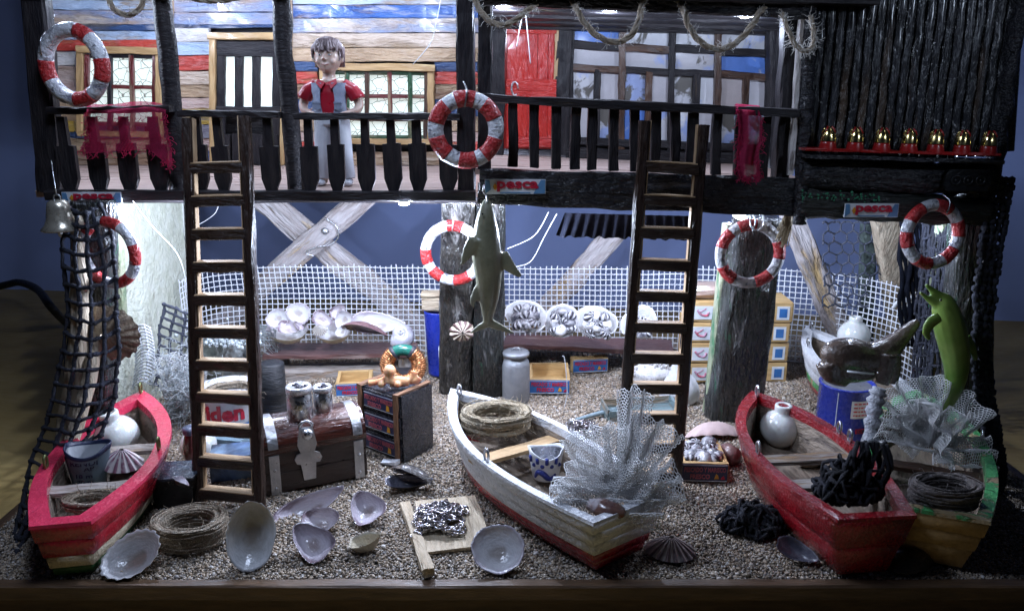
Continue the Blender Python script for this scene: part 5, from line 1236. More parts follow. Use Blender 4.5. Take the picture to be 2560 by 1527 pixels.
# blue cup & wooden box
bl = mat('blue_plastic_cup', (.015, .04, .42), (.01, .03, .33), rough=.3, bump=.05, coat=.3)
t = thing('blue_cup', 'tall blue cup with a thin white line standing beside the centre pillar', 'cup', (0, 0, 0)); m = MB()
m.lathe([(.001, 0), (.13, 0), (.135, .02), (.165, .70), (.172, .72), (.160, .72), (.15, .6), (.12, .05), (.001, .04)], 28, cap=False); m.build('cup_wall', bl, t)
m = MB(); m.tube([V((.0, -.150, .12)), V((.0, -.162, .36))], .004, 4); m.tube([V((.0, -.162, .36)), V((.05, -.158, .36))], .004, 4); m.build('printed_line', signw, t)
place(t, TR(gz(1102, 932), rz=0))
t = thing('wooden_box', 'small pale wooden box with a printed picture on top of the blue cup', 'box', (0, 0, 0)); beam('box_body', (-.18, 0, .07), (.18, 0, .07), .16, .15, WD['drift'], t); beam('box_lid', (-.19, 0, .17), (.19, 0, .17), .17, .05, WD['drift'], t, ch=.3)
M = TR((.07, -.085, .065)) @ FACE; m = MB(); m.box((0, 0, 0), (.13, .11, .005)); lb = m.build('picture_label', signw, t, M); m = MB(); m.tube([V((-.03, .02, .005)), V((0, -.02, .005)), V((.04, .0, .005))], .008, 4, M=M); m.build('printed_crab', pic_r, lb)
place(t, TR(gz(1102, 932)+V((0, .02, .725))))
# milk can
canm = mat('cast_tin_can', (.30, .31, .33), (.24, .25, .27), scale=9, rough=.5, metal=.6, bump=.3)
t = thing('milk_can', 'dull silver milk can standing behind the bow of the white boat', 'milk can', (0, 0, 0)); m = MB()
m.lathe([(.001, 0), (.13, 0), (.137, .02), (.137, .37), (.125, .42), (.095, .455), (.092, .47), (.13, .475), (.135, .50), (.12, .52), (.001, .525)], 32, cap=False); m.build('can_body', canm, t)
m = MB(); m.tube([V((.04*cos(a), 0, .525+.03*sin(a))) for a in [pi*k/8 for k in range(9)]], .008, 6); m.build('lid_handle', tin, t); place(t, TR(gz(1290, 1000)))
# white sack and spiky shell
m = MB(); rs = []
for i in range(12):
    tt = i/11; rr = .20*(1-tt)**.8*(.8+.5*sin(pi*min(1, tt*1.4)))+.015; rs.append([V((rr*cos(2*pi*k/20)*1.25*(1+.12*noise.noise(V((cos(2*pi*k/20), sin(2*pi*k/20), tt*2)))), rr*sin(2*pi*k/20), tt*.42)) for k in range(20)])
m.rings(rs); o = m.build('white_sack', PLAIN('white_cloth_sack', (.74, .76, .80), .8, bump=.4), None, TR(gz(1702, 1002), s=(.78, .8, 1.12), ry=-.16)); tag(o, 'small white cloth sack behind the second ladder beside the wide pillar', 'sack')
m = MB(); m.ball((0, 0, .1), (.24, .14, .12), 18, 12, nse=.3)
for k in range(24):
    a = R.uniform(0, 6.28); e = R.uniform(.1, 1.4); d = V((cos(a)*cos(e), sin(a)*cos(e)*.7, sin(e))); p = V((d.x*.22, d.y*.14, .1+d.z*.11)); m.tube([p, p+d*.07], [.03, .004], 6)
o = m.build('murex_shell', PLAIN('white_chalk_shell', (.78, .76, .76), .7, bump=.8), None, TR(gz(1628, 958, 0))); tag(o, 'white spiky murex shell seen through the second ladder', 'shell')
# green crate behind ladder
gp = paint('grey_green', (.16, .24, .25), (.12, .18, .2)); t = thing('green_box', 'grey green open wooden tray behind the second ladder', 'tray', (0, 0, 0))
beam('tray_bottom', (-.34, 0, .02), (.34, 0, .02), .34, .03, gp, t)
beam('tray_side', (-.34, -.16, .06), (.36, -.16, .06), .025, .10, gp, t); beam('tray_side', (-.34, .16, .06), (.34, .16, .06), .025, .10, gp, t); beam('tray_end', (-.34, -.15, .06), (-.34, .15, .06), .025, .12, gp, t); beam('tray_end', (.34, -.15, .06), (.34, .15, .06), .025, .12, gp, t)
place(t, TR(gz(1600, 1035), rz=.12)); branch('driftwood_stick', 'thin grey curved stick lying beside the grey green tray', [gz(1440, 1050, .02), gz(1490, 1035, .03), gz(1540, 1024, .02)], [.02, .026], PLAIN('blue_grey_stick', (.24, .32, .36), .6, bump=.5), 'stick')
# chain
chm = PLAIN('steel_chain', (.60, .58, .62), .22, metal=1, bump=.1)
m = MB(); m.tube([V((.030*cos(a)+(.010 if cos(a) > 0 else -.010), .019*sin(a), 0)) for a in [2*pi*k/12 for k in range(12)]], .0068, 6, closed=True); LINK = m.mesh('chain_link', chm)
def chain(label, c, wx, wy, n, seed, hgt=.09):
    rr = random.Random(seed); t = thing('chain', label, 'chain', c); p = V((-wx*.7, wy*.5, .02)); a = 0
    for i in range(n):
        s = i*.30; q = V((wx*.62*(sin(s*.71+seed)+.45*sin(s*1.9)), wy*.62*(cos(s*.53+seed)+.45*cos(s*1.7+1)), 0)); dd = q-p; a = atan2(dd.y, dd.x)
        p = p+V((cos(a), sin(a), 0))*min(.042, max(.03, dd.length)); rad = (p.x/wx)**2+(p.y/wy)**2; z = .014+max(0, hgt*(1-rad))*rr.uniform(.25, 1)
        o = link('link', LINK, t, Matrix.Translation(V(c)+V((p.x, p.y, z))) @ RX(pi/2*(i % 2)*.85+rr.uniform(-.3, .3), rr.uniform(-.3, .3), a))
    return t
slab = thing('wooden_slab', 'pair of light wood offcuts lying on the gravel under the steel chain', 'wood scraps', gz(1110, 1330))
beam('slab_board', gz(1060, 1345, .02), gz(1165, 1270, .02), .30, .03, WD['drift'], slab, j=.006, ch=.05)
bpy.data.objects.remove(slab.children[0]); 
q0, q1 = gz(1128, 1372, .02), gz(1100, 1248, .02)
beam('board', q0+V((.06, 0, 0)), q1+V((.04, 0, 0)), .46, .03, WD['drift'], slab, j=.006, ch=.05)
sl2 = beam('wooden_batten', gz(1072, 1430, .045), gz(1012, 1262, .03), .075, .06, WD['drift'], None, j=.005); tag(sl2, 'narrow light batten lying in front of the steel chain', 'batten')
slab['label'] = 'light wood board on the gravel under the steel chain'; slab['category'] = 'board'
chain('heap of steel chain lying on the light wood board', gz(1098, 1305, .045), .20, .20, 150, 3, .12)
chain('small heap of steel chain on the gravel behind the white boat', gz(1450, 1078, .01), .17, .13, 80, 5, .09)
# ================================================================ chest with jars
lac = mat('lacquered_red_brown_wood', (.075, .02, .012), (.035, .010, .008), (.15, .06, .04), scale=16, st=(.14, 1, 1), thr=.68, rough=.16, bump=.5, coat=.8, bs=50)
lac2 = mat('dark_chest_wood', (.032, .016, .013), (.02, .010, .009), scale=16, st=(.14, 1, 1), rough=.35, bump=.5, coat=.3)
ch = thing('treasure_chest', 'dark wooden chest with a domed lid, silver straps and latch', 'chest', (0, 0, 0)); W_, D_, H_, HL = .80, .46, .34, .125
P0, P1 = gz(664, 1238), gz(918, 1186); W_ = (P1-P0).length; rzc = atan2(P1.y-P0.y, P1.x-P0.x)
m = MB(); m.box((W_/2, D_/2, H_/2), (W_-.02, D_-.02, H_)); m.build('chest_body', lac2, ch)
for k in range(2): beam('side_plank', (0, .005, .085+k*.168), (W_, .005, .085+k*.168), .03, .165, lac2, ch, j=.003)
def dome(x0, x1, k, mt, nm, par, th=.0):
    m = MB(); n = 12; rs = []
    for i in range(n+1):
        a = pi*i/n; y = D_/2-(D_/2+.015)*k*cos(a); z = H_+.012+HL*1.35*sin(a)*k+.02
        rs.append([V((x0, y, z)), V((x1, y, z))])
    m.rings(rs, cap=False, loop=False); 
    for x in (x0, x1): m.add([V((x, D_/2-(D_/2+.015)*k*cos(pi*i/n), H_+.032+HL*1.35*sin(pi*i/n)*k)) for i in range(n+1)], [tuple(range(n+1))], False)
    return m.build(nm, mt, par)
lid = dome(-.005, W_+.005, 1, lac, 'lid', ch)
m = MB(); m.box((W_/2, D_/2, H_+.012), (W_+.015, D_+.03, .045)); m.build('lid_rim', lac, lid)
for x in (.045, W_-.10):
    s = dome(x, x+.075, 1.03, tin, 'strap', ch); m = MB(); m.box((x+.037, -.02, H_/2-.01), (.075, .014, H_-.02)); m.build('strap_leg', tin, s)
    for z in (.05, .2): m = MB(); m.ball((x+.037, -.028, z), (.014, .008, .014), 8, 5); m.build('rivet', steel, s)
m = MB(); xl = W_*.42
m.prism([(-.075, .06), (-.05, .20), (.05, .20), (.072, .06), (.05, -.0), (.09, -.02), (.105, -.055), (.085, -.09), (.055, -.09), (.045, -.22), (-.045, -.22), (-.06, -.09), (-.09, -.08), (-.105, -.045), (-.085, -.01), (-.055, 0)], .02, TR((xl, -.035, H_-.03), rx=-.06) @ FACE)
lt = m.build('latch', tin, ch); m = MB(); m.ball((xl, -.07, H_+.13), (.045, .04, .045), 14, 9); m.build('latch_boss', steel, lt)
m = MB(); m.tube([V((xl+.05*cos(a), -.02-.015*0, H_+.17+.05*sin(a))) for a in [pi*k/8 for k in range(9)]], .012, 6); m.build('hasp', steel, lt)
lettering('ITALY', .12, .055, TR((xl, -.048, H_-.16)) @ FACE @ Matrix.Rotation(pi/2, 4, 'Z'), steel, lt, .01, .006)
place(ch, TR(P0, rz=rzc))
MC_ = TR(P0, rz=rzc)
def jar(label, c, r, h, cap_):
    t = thing('metal_jar', label, 'jar', (0, 0, 0)); m = MB(); m.lathe([(.001, 0), (r*.93, 0), (r, .01), (r, h*.68), (r*.86, h*.76), (r*.86, h*.80), (.001, h*.8)], 28, cap=False); m.build('jar_body', steel, t)
    m = MB(); m.lathe([(r*.84, h*.79), (r*1.02, h*.80), (r*1.02, h*.97), (r*.95, h), (r*.74, h), (r*.72, h*.96), (.001, h*.96)], 28, cap=False); m.build('jar_lid', white_pl if False else PLAIN('white_metal_lid', (.66, .66, .7), .25, metal=.5), t)
    m = MB()
    for k in range(cap_): a = R.uniform(0, 6.28); rr = R.uniform(0, r*.55); m.ball((rr*cos(a), rr*sin(a), h*.985), (r*.22, r*.12, r*.09), 6, 4, M=None)
    o = m.build('dark_beads', PLAIN('dark_beads', (.03, .03, .05), .25), t); place(t, TR(c)); return t
jar('larger metal jar with dark beads in its lid standing on the chest', MC_ @ V((W_*.42, D_*.38, H_+.175)), .098, .27, 14)
jar('smaller metal jar standing on the chest right of the larger jar', MC_ @ V((W_*.66, D_*.48, H_+.185)), .075, .21, 10)
# ================================================================ black strapped box
bxm = mat('black_gloss_box', (.010, .011, .016), (.018, .02, .03), (.3, .33, .42), scale=18, thr=.82, rough=.2, bump=.5, coat=.6)
q0, q1, q2 = gz(905, 1115), gz(1010, 1155), gz(1095, 1130)
bx = thing('strapped_box', 'black glossy box of fish labels tied with thin wooden straps', 'box', (0, 0, 0))
HB = .58; ang1 = atan2(q1.y-q0.y, q1.x-q0.x)
w1 = .50; d1 = .36
m = MB(); m.box((-w1/2, d1/2, HB/2), (w1, d1, HB), j=.004); m.build('box_body', bxm, bx)
for k in range(3): beam('face_board', (-w1+.01, -.008, .10+k*.19), (-.01, -.008, .10+k*.19), .02, .17, bxm, bx, j=.003)
for k in range(3):
    M = TR((-w1/2, -.024, .10+k*.19)) @ FACE; m = MB(); m.box((0, 0, 0), (w1*.72, .13, .004)); lb = m.build('paper_label', signk, bx, M)
    m = MB(); m.box((0, .062, 0), (w1*.72, .004, .006)); m.box((0, -.062, 0), (w1*.72, .004, .006)); m.build('label_edge', signw, lb, M)
    lettering('PESCADO Y MARISCO', w1*.66, .042, M @ Matrix.Translation((0, .024, .005)), PLAIN('faded_red_print', (.42, .10, .13), .5), lb, .03); lettering('FRESCO', w1*.32, .042, M @ Matrix.Translation((-.05, -.032, .005)), PLAIN('faded_red_print', (.42, .10, .13), .5), lb, .03)
    m = MB(); m.prism([(.09, -.05), (.13, -.05), (.125, -.01), (.10, 0)], .004, M @ Matrix.Translation((0, 0, .005))); m.build('printed_fish', orange, lb)
oak = wood('orange_strap_wood', (.22, .11, .055), (.15, .075, .04))
for x in (-w1+.03, -.04):
    beam('strap', (x, -.034, 0), (x, -.034, HB+.02), .045, .018, oak, bx, up=(0, -1, 0)); beam('strap', (x, -.04, HB+.014), (x, d1+.01, HB+.014), .045, .02, oak, bx)
place(bx, TR(q1, rz=ang1+.0))
MX = TR(q1, rz=ang1)
# resin figure lying on the box
res = mat('amber_resin', (.72, .44, .24), (.62, .34, .18), rough=.2, bump=.3, sss=.5, coat=.5)
def remesh(o, vx=.008, sm=4):
    r = o.modifiers.new('remesh', 'REMESH'); r.mode = 'VOXEL'; r.voxel_size = vx; r.use_smooth_shade = True
    if sm: s = o.modifiers.new('smooth', 'SMOOTH'); s.iterations = sm; s.factor = .5
    return o
m = MB(); B_ = lambda x, y, z, r, k=(1, 1, 1): m.ball((x, y, z), (r*k[0], r*k[1], r*k[2]), 14, 9)
B_(0, 0, .16, .062); m.tube([V((0, 0, .13)), V((0, .0, .05))], [.04, .065], 10); m.tube([V((0, 0, .06)), V((.10, 0, .05)), V((.18, 0, .045))], [.062, .055, .042], 10)
m.tube([V((.16, 0, .05)), V((.22, .0, .09)), V((.235, 0, .15))], [(.04, .03), (.03, .02), (.045, .012)], 8); m.tube([V((.19, 0, .05)), V((.25, -.02, .05)), V((.285, -.02, .09))], [(.03, .02), (.03, .015), (.035, .012)], 8)
m.tube([V((-.03, 0, .09)), V((-.10, -.01, .065)), V((-.16, -.01, .05)), V((-.2, 0, .045))], [.032, .028, .03, .034], 8); B_(-.08, -.02, .04, .04); B_(.07, -.05, .04, .035)
o = m.build('figurine_body', res, None, TR(MX @ V((-.20, .07, HB+.025)), rz=.1, s=.88)); remesh(o, .007); o.name = 'resin_figurine'; tag(o, 'amber coloured resin sea creature lying on top of the black strapped box', 'figurine')
# toroid coil
t = thing('copper_coil', 'green ring core wound with copper wire standing behind the black box', 'coil', (0, 0, 0)); m = MB(); Rt = .145
m.tube([V((Rt*cos(a), 0, Rt*sin(a))) for a in [2*pi*k/32 for k in range(32)]], (.055), 10, closed=True); m.build('ring_core', PLAIN('green_core', (.02, .16, .12), .2, coat=.5, bump=0), t)
cop = PLAIN('copper_wire', (.72, .32, .14), .25, metal=.9, bump=0)
for k in range(44):
    a = radians(-240+k*300/44) - .0
    a = radians(130+k*(280/43)); m = MB(); cx_, cz_ = Rt*cos(a), Rt*sin(a); e = V((cos(a), 0, sin(a)))
    m.tube([V((cx_, 0, cz_))+e*.064*cos(b)+V((0, .064*sin(b), 0)) for b in [2*pi*j/10 for j in range(10)]], .0085, 5, closed=True); m.build('winding', cop, t)
for a in (55, 125): m = MB(); m.tube([V((Rt*cos(radians(a+d)), 0, Rt*sin(radians(a+d)))) for d in (-9, 0, 9)], .066, 10); m.build('tape_wrap', PLAIN('black_tape', (.02, .02, .03), .5), t)
place(t, TR(at(1008, 912, 6.95), rx=.0, rz=.05)); 
o = beam('stone_block', V((at(975, 920, 7.0).x, 7.0, .26)), V((at(1045, 920, 7.0).x, 7.0, .26)), .16, .50, WD['dark'], None); tag(o, 'dark block behind the black box holding up the copper coil', 'block')
# black roll
m = MB(); m.lathe([(.001, .0), (.12, 0), (.125, .05), (.118, .17), (.128, .18), (.122, .36), (.118, .50), (.10, .515), (.001, .50)], 24, wob=.03, cap=False); o = m.build('black_roll', mat('black_rubber_tape', (.012, .014, .018), (.03, .034, .04), scale=8, st=(.3, .3, 3), rough=.4, bump=.8), None, TR(gz(688, 1032))); tag(o, 'black taped roll standing between the first ladder and the chest', 'roll')
# lettered drum behind ladder
t = thing('white_drum', 'white drum with red lettering behind the first ladder', 'drum', (0, 0, 0)); m = MB(); m.lathe([(.001, 0), (.27, 0), (.275, .02), (.275, .40), (.285, .41), (.285, .43), (.26, .43), (.001, .42)], 36, cap=False); m.build('drum_body', PLAIN('white_tin', (.7, .72, .76), .35, bump=.1), t)
lettering('Piden', .44, .15, TR((0, -.278, .27)) @ FACE, signr, t, .04, .006, wrap=.278); lettering('PRE', .10, .04, TR((.13, -.245, .13), rz=.5) @ FACE, signb, t, .03, .005, wrap=.278); m = MB(); m.lathe([(.279, .05), (.279, .16)], 36, cap=False); m.build('blue_band', signb, t)
place(t, TR(gz(580, 1075)))
t = thing('brown_bottle', 'small brown glass vial in front of the white jug behind the ladder', 'bottle', (0, 0, 0)); m = MB(); m.lathe([(.001, 0), (.05, 0), (.06, .05), (.07, .20), (.045, .30), (.05, .33), (.001, .33)], 18, cap=False); m.build('bottle_body', mat('brown_glass', (.10, .03, .03), (.06, .02, .02), rough=.15, coat=.5, bump=0), t)
m = MB(); m.lathe([(.055, .31), (.058, .34), (.055, .365), (.001, .365)], 18, cap=False); m.build('cap', PLAIN('dark_print_cap', (.10, .12, .18), .3), t); place(t, TR(gz(485, 1170)))
for lab, u, v, s, rz, mt in (('blue topped cardboard box behind the lower rungs of the first ladder', 590, 1180, (.36, .28, .20), .25, mat('blue_card', (.05, .12, .30), (.2, .3, .42), (.02, .025, .04), scale=4, thr=.55, rough=.4, bump=.1)),
        ('small flat blue grey box leaning behind the middle rungs of the first ladder', 585, 1120, (.26, .2, .12), -.2, PLAIN('blue_grey_card', (.16, .20, .34), .5)), ('yellow and white packet behind the first ladder', 568, 1090, (.12, .1, .26), .1, mat('yellow_white_card', (.70, .62, .05), (.7, .7, .7), scale=3, rough=.5, bump=0)),
        ):
    m = MB(); m.box((0, 0, s[2]/2), s, j=.004); o = m.build('cardboard_box', mt, None, TR(gz(u, v), rz=rz)); tag(o, lab, 'box')
t = thing('black_tub', 'black square tub left of the first ladder with a mussel shell on its lid', 'tub', (0, 0, 0)); m = MB(); m.rings([[V((x*.13, y*.12, 0)) for x, y in ((-1, -1), (1, -1), (1, 1), (-1, 1))], [V((x*.155, y*.14, .25)) for x, y in ((-1, -1), (1, -1), (1, 1), (-1, 1))]], smooth=False); m.build('tub_body', PLAIN('black_plastic', (.008, .008, .01), .35, bump=.05), t)
m = MB(); m.box((0, 0, .26), (.33, .30, .02)); m.build('tub_lid', mat('wet_black_lid', (.05, .07, .10), (.02, .02, .03), rough=.2, bump=.4, scale=14), t); place(t, TR(gz(450, 1255), rz=.1))
# clear bag of crystals + fluff behind left
ice = mat('clear_crystals', (.70, .76, .78), (.5, .56, .6), rough=.12, bump=.3, scale=20, coat=.6); m = MB()
for i in range(220): p = V((R.gauss(0, .16), R.gauss(0, .08), abs(R.gauss(0, .07)))); m.ball(p, R.uniform(.012, .028), 6, 4)
o = m.build('clear_beads', ice, None, Matrix.Translation(gz(560, 860, .45))); tag(o, 'heap of clear glassy beads seen behind the first ladder under the fence', 'beads', kind='stuff')
t = thing('white_drum', 'pale tub holding the clear beads behind the first ladder', 'tub', (0, 0, 0)); m = MB(); m.lathe([(.001, 0), (.24, 0), (.27, .44), (.25, .45), (.001, .42)], 28, cap=False); m.build('tub_body', mat('pale_net_tub', (.5, .54, .54), (.3, .33, .34), rough=.6, scale=12), t); place(t, TR(gz(562, 930)))
fl = mat('frosted_filament', (.62, .66, .68), (.5, .54, .56), rough=.4, bump=0, transl=.3); m = MB()
for i in range(260):
    p = V((R.gauss(0, .13), R.gauss(0, .10), R.uniform(0, .75))); q = [p]; d = V((R.gauss(0, 1), R.gauss(0, 1), R.gauss(0, 1.3))).normalized()
    for k in range(5): d = (d+V((R.gauss(0, .5), R.gauss(0, .5), R.gauss(0, .5)))).normalized(); p = p+d*.05; q.append(p)
    m.tube(q, .0035, 3, cap=False)
o = m.build('filament_tangle', fl, None, Matrix.Translation(gz(465, 1060))); tag(o, 'tangle of pale fishing filament heaped between the side board and the first ladder', 'filament', kind='stuff')
tulle('crumpled pale net bag standing against the side board left of the first ladder', gz(462, 1040), [
    (petal((0, 0, .02), (-.15, .1, 1), (0, -1, .1), .62, .30, .34, 31, .0), 20, 30), (petal((.04, -.05, .02), (.12, .05, 1), (0, -1, .1), .56, .32, .36, 32, .02), 20, 28), (petal((.0, -.10, .02), (0, -.05, .9), (0, -1, .1), .40, .36, .34, 33, .02), 20, 20)], r=.0042)
m = MB()
for i in range(70):
    a0 = R.uniform(0, 6.28); q = [V((.16*R.uniform(.7, 1.1)*cos(a0+k*.35), .10*sin(a0+k*.35)+R.uniform(-.01, .01), .20+.16*sin(a0*2+k*.3)+.02*k*R.uniform(0, .4))) for k in range(9)]; m.tube(q, .0035, 3, cap=False)
o = m.build('filament_tangle', fl, None, Matrix.Translation(gz(662, 905, 0.15))); tag(o, 'pale filament loops beside the right rail of the first ladder', 'filament', kind='stuff')

# ================================================================ shells and bits on the gravel
big1 = bowl_mesh(.195, .150, .10, SI['grey'], SO['pale'], 'round', ribs=17, rib=.035, th=.06)
shell('large pale limpet shell lying open at the front left corner', gz(326, 1384, .12), OR((.75, .35, .35), (-.1, -.62, .78)), big1, 'limpet_shell')
big2 = bowl_mesh(.225, .155, .10, SI['grey'], SO['brown'], 'round', th=.07)
shell('large smooth oval shell standing on edge beside the foot of the first ladder', gz(627, 1340, .20), OR((.05, .35, .94), (.25, -.82, .45)), big2, 'limpet_shell')
big3 = bowl_mesh(.175, .16, .09, SI['white'], SO['pale'], 'round', th=.06)
shell('round white shell lying open right of the light batten', gz(1245, 1370, .14), OR((1, .1, .05), (.05, -.68, .74)), big3, 'round_shell')
ms1 = bowl_mesh(.27, .135, .09, SI['purple'], SO['brown'], 'mussel', th=.05)
shell('long open mussel shell in front of the chest', gz(772, 1262, .10), OR((.9, .35, .32), (-.15, -.55, .8)), ms1, 'mussel_shell')
cl1 = bowl_mesh(.13, .115, .08, SI['purple'], SO['brown'], 'tri', th=.06, hinge=.3)
shell('purple clam half lying just below the long mussel shell', gz(802, 1298, .10), OR((.9, .3, .15), (-.15, -.55, .8)), cl1, 'clam_shell')
shell('round purple clam half right of the long mussel shell', gz(915, 1264, .12), OR((-.55, .75, .35), (.0, -.55, .8)) @ Matrix.Scale(1.12, 4), cl1, 'clam_shell')
cl2 = bowl_mesh(.165, .12, .10, SI['purple'], SO['pale'], 'tri', th=.05, hinge=.35)
shell('dark edged purple clam half nearest the front of the shell group', gz(778, 1348, .12), OR((-.75, .5, .35), (.15, -.6, .75)), cl2, 'clam_shell')
m = bowl_mesh(.11, .075, .09, SO['pale'], SO['pale'], 'tri', th=.06, ribs=5, rib=.05); shell('small cream shell fragment in front of the round purple clam', gz(912, 1346, .10), RX(.1, -.25, .1), m, 'shell_fragment')
mbl = bowl_mesh(.19, .085, .07, SI['dark'], SO['black'], 'mussel', th=.05)
shell('lower half of the black mussel in front of the strapped box', gz(1022, 1200, .08), RX(.35, 0, .05), mbl, 'mussel_shell')
shell('raised upper half of the black mussel in front of the strapped box', gz(1030, 1190, .11), RX(2.4, .2, -.35), mbl, 'mussel_shell')
m = bowl_mesh(.085, .06, .035, SI['purple'], SO['black'], 'tri', th=.05); shell('small violet mussel half lying on the black tub', gz(456, 1200, .31), RX(.6, .2, 1.9), m, 'mussel_shell')
msp = bowl_mesh(.14, .10, .06, SI['dark'], SO['black'], 'mussel', th=.05); shell('glossy dark mussel half at the bow side of the right red boat', gz(1995, 1375, .09), RX(.45, .25, -.5), msp, 'mussel_shell')
m = bowl_mesh(.20, .13, .09, SO['black'], SO['black'], 'mussel', th=.05); shell('large dark mussel shell lying closed side up before the green boat', gz(2280, 1408, .02), RX(pi, 0, .3), m, 'mussel_shell')
m = limpet_mesh(.17, .10, [LMG], 17); shell('grey ridged limpet on the gravel right of the white boat stern', gz(1675, 1375, .02), RX(.0, .05, 0), m, 'limpet_shell')
m = limpet_mesh(.115, .05, [LMB], 11); shell('brown and cream striped limpet stuck on the centre pillar', at(1155, 828, 7.12), RX(pi/2, 0, .2), m, 'limpet_shell')
m = limpet_mesh(.26, .10, [mat('big_limpet_brown', (.34, .26, .18), (.20, .14, .11), (.5, .42, .3), scale=10, rough=.5, bump=.8)], 19, hole=.08); shell('large brown limpet fixed to the left corner pillar behind the net', at(276, 832, 5.98), RX(pi/2, 0, -.2), m, 'limpet_shell')
# scallop and brown stone
m = bowl_mesh(.26, .13, .11, SO['pale'], PLAIN('pink_scallop', (.68, .52, .50), .5, bump=.2), 'round', ribs=13, rib=.05, th=.05); shell('pink white scallop shell lying behind the small snail crate', gz(1785, 1088, .02), RX(pi-.35, 0, .1), m, 'scallop_shell')
m = MB(); m.tube([V((0, -.06, .09)), V((.02, .0, .10)), V((.0, .12, .09)), V((-.05, .22, .08))], [(.02, .02), (.10, .09), (.10, .09), (.05, .05)], 14); o = m.build('sea_snail', mat('brown_purple_shell', (.13, .06, .055), (.2, .12, .11), scale=8, rough=.35, bump=.4, coat=.3), None, TR(gz(1826, 1165), rz=.1, s=.85)); tag(o, 'smooth brown purple cone shell right of the small snail crate', 'shell')
m = MB(); m.box((0, 0, .01), (.14, .07, .02), j=.01); o = m.build('white_chip', PLAIN('white_chip', (.62, .64, .68), .5), None, TR(gz(975, 1158, .01), rz=-.3)); tag(o, 'small white chip on the gravel left of the black mussel', 'chip')

# ================================================================ animals
shk = mat('shark_olive_rubber', (.15, .15, .10), (.23, .23, .15), (.40, .40, .34), scale=5, thr=.64, soft=.12, rough=.38, bump=.25, coat=.3, bs=40)
def prof(mb, pix, Y, k=14, n=14, dz=1.0, ref=(0, -1, 0)):
    pts = smooth_path([at(u, v, Y) for u, v, r, q in pix], 5); rr = smooth_path([V((r, q, 0)) for u, v, r, q in pix], 5); kk = upx(pts[0])
    mb.tube(pts, [(max(.004, b.y*kk), max(.004, b.x*kk)) for b in rr], n, ref=ref)
YK = 5.85
m = MB(); prof(m, [(1216, 497, 6, 6), (1216, 522, 18, 17), (1215, 570, 30, 28), (1216, 630, 38, 36), (1221, 690, 34, 32), (1222, 740, 27, 25), (1220, 790, 15, 14), (1221, 812, 9, 9)], YK)
prof(m, [(1190, 598, 20, 8), (1172, 628, 17, 5), (1153, 664, 5, 3)], YK-.08)
prof(m, [(1250, 640, 24, 8), (1278, 670, 16, 5), (1303, 692, 7, 3)], YK)
prof(m, [(1200, 720, 16, 5), (1182, 752, 10, 4), (1184, 768, 4, 3)], YK-.02)
prof(m, [(1222, 808, 10, 6), (1200, 818, 10, 4), (1176, 832, 4, 3)], YK); prof(m, [(1220, 806, 12, 6), (1245, 816, 12, 4), (1286, 834, 4, 3)], YK)
sh = thing('hanging_shark', 'olive toy shark hanging head up from the deck edge', 'shark figure', at(1216, 500, YK)); o = m.build('shark_body', shk, sh); remesh(o, .012, 5)
wire('hook', '', [at(1210, 462, YK-.05), at(1208, 478, YK-.04), at(1216, 490, YK-.03), at(1218, 505, YK-.03)], .006, steel, parent=sh)
eye = PLAIN('black_eye', (.005, .005, .006), .1)
m = MB(); m.ball(at(1206, 535, YK-.075), .008, 8, 5); m.build('eye', eye, sh)
dol = mat('lime_green_rubber', (.15, .27, .035), (.08, .17, .02), (.30, .38, .11), scale=3, thr=.62, soft=.15, rough=.4, bump=.1, coat=.2, sss=.1)
YD = 5.72
m = MB(); prof(m, [(2344, 742, 12, 12), (2356, 754, 26, 24), (2366, 785, 34, 33), (2376, 825, 38, 36), (2386, 870, 36, 34), (2391, 915, 31, 29), (2388, 955, 25, 23), (2376, 995, 19, 17), (2362, 1030, 13, 11), (2352, 1050, 18, 8)], YD)
prof(m, [(2352, 748, 18, 14), (2332, 727, 9, 8), (2314, 711, 5, 5)], YD); prof(m, [(2350, 762, 18, 14), (2322, 748, 8, 8), (2298, 729, 4, 4)], YD-.01)
prof(m, [(2350, 792, 14, 9), (2328, 806, 16, 7), (2316, 830, 12, 5), (2324, 850, 5, 4)], YD-.10); prof(m, [(2412, 845, 16, 7), (2430, 870, 12, 6), (2440, 902, 5, 4)], YD+.05)
dl = thing('dolphin_figure', 'lime green toy dolphin standing upright at the right corner pillar', 'dolphin figure', gz(2352, 1010)); o = m.build('dolphin_body', dol, dl); remesh(o, .011, 5)
m = MB(); m.ball(at(2352, 750, YD-.105), (.011, .006, .011), 10, 6); m.build('eye', PLAIN('pale_eye', (.3, .36, .2), .2), dl); m = MB(); m.ball(at(2352, 750, YD-.112), .006, 8, 5); m.build('pupil', eye, dl)
sl = mat('brown_seal_resin', (.09, .065, .05), (.05, .036, .03), (.16, .12, .09), scale=8, thr=.62, rough=.22, bump=.6, coat=.6, bs=30)
YE = 5.95
m = MB(); prof(m, [(2066, 905, 14, 14), (2080, 890, 36, 34), (2120, 885, 42, 42), (2170, 892, 38, 38), (2210, 880, 36, 34), (2240, 855, 26, 26), (2268, 828, 18, 18), (2290, 808, 12, 12), (2298, 803, 6, 6)], YE, ref=(0, -1, 0))
prof(m, [(2225, 885, 26, 16), (2218, 925, 18, 11), (2204, 960, 20, 10)], YE-.10); prof(m, [(2072, 905, 34, 24), (2082, 935, 26, 20), (2120, 950, 20, 14)], YE-.02); prof(m, [(2070, 925, 24, 20), (2120, 928, 30, 30), (2180, 925, 26, 24)], YE)
prof(m, [(2235, 880, 18, 12), (2240, 920, 14, 9), (2232, 960, 12, 8)], YE+.1)
o = m.build('seal_figure', sl, None); remesh(o, .012, 4); tag(o, 'glossy brown seal figure stretching its neck up on top of the blue drum', 'seal figure')
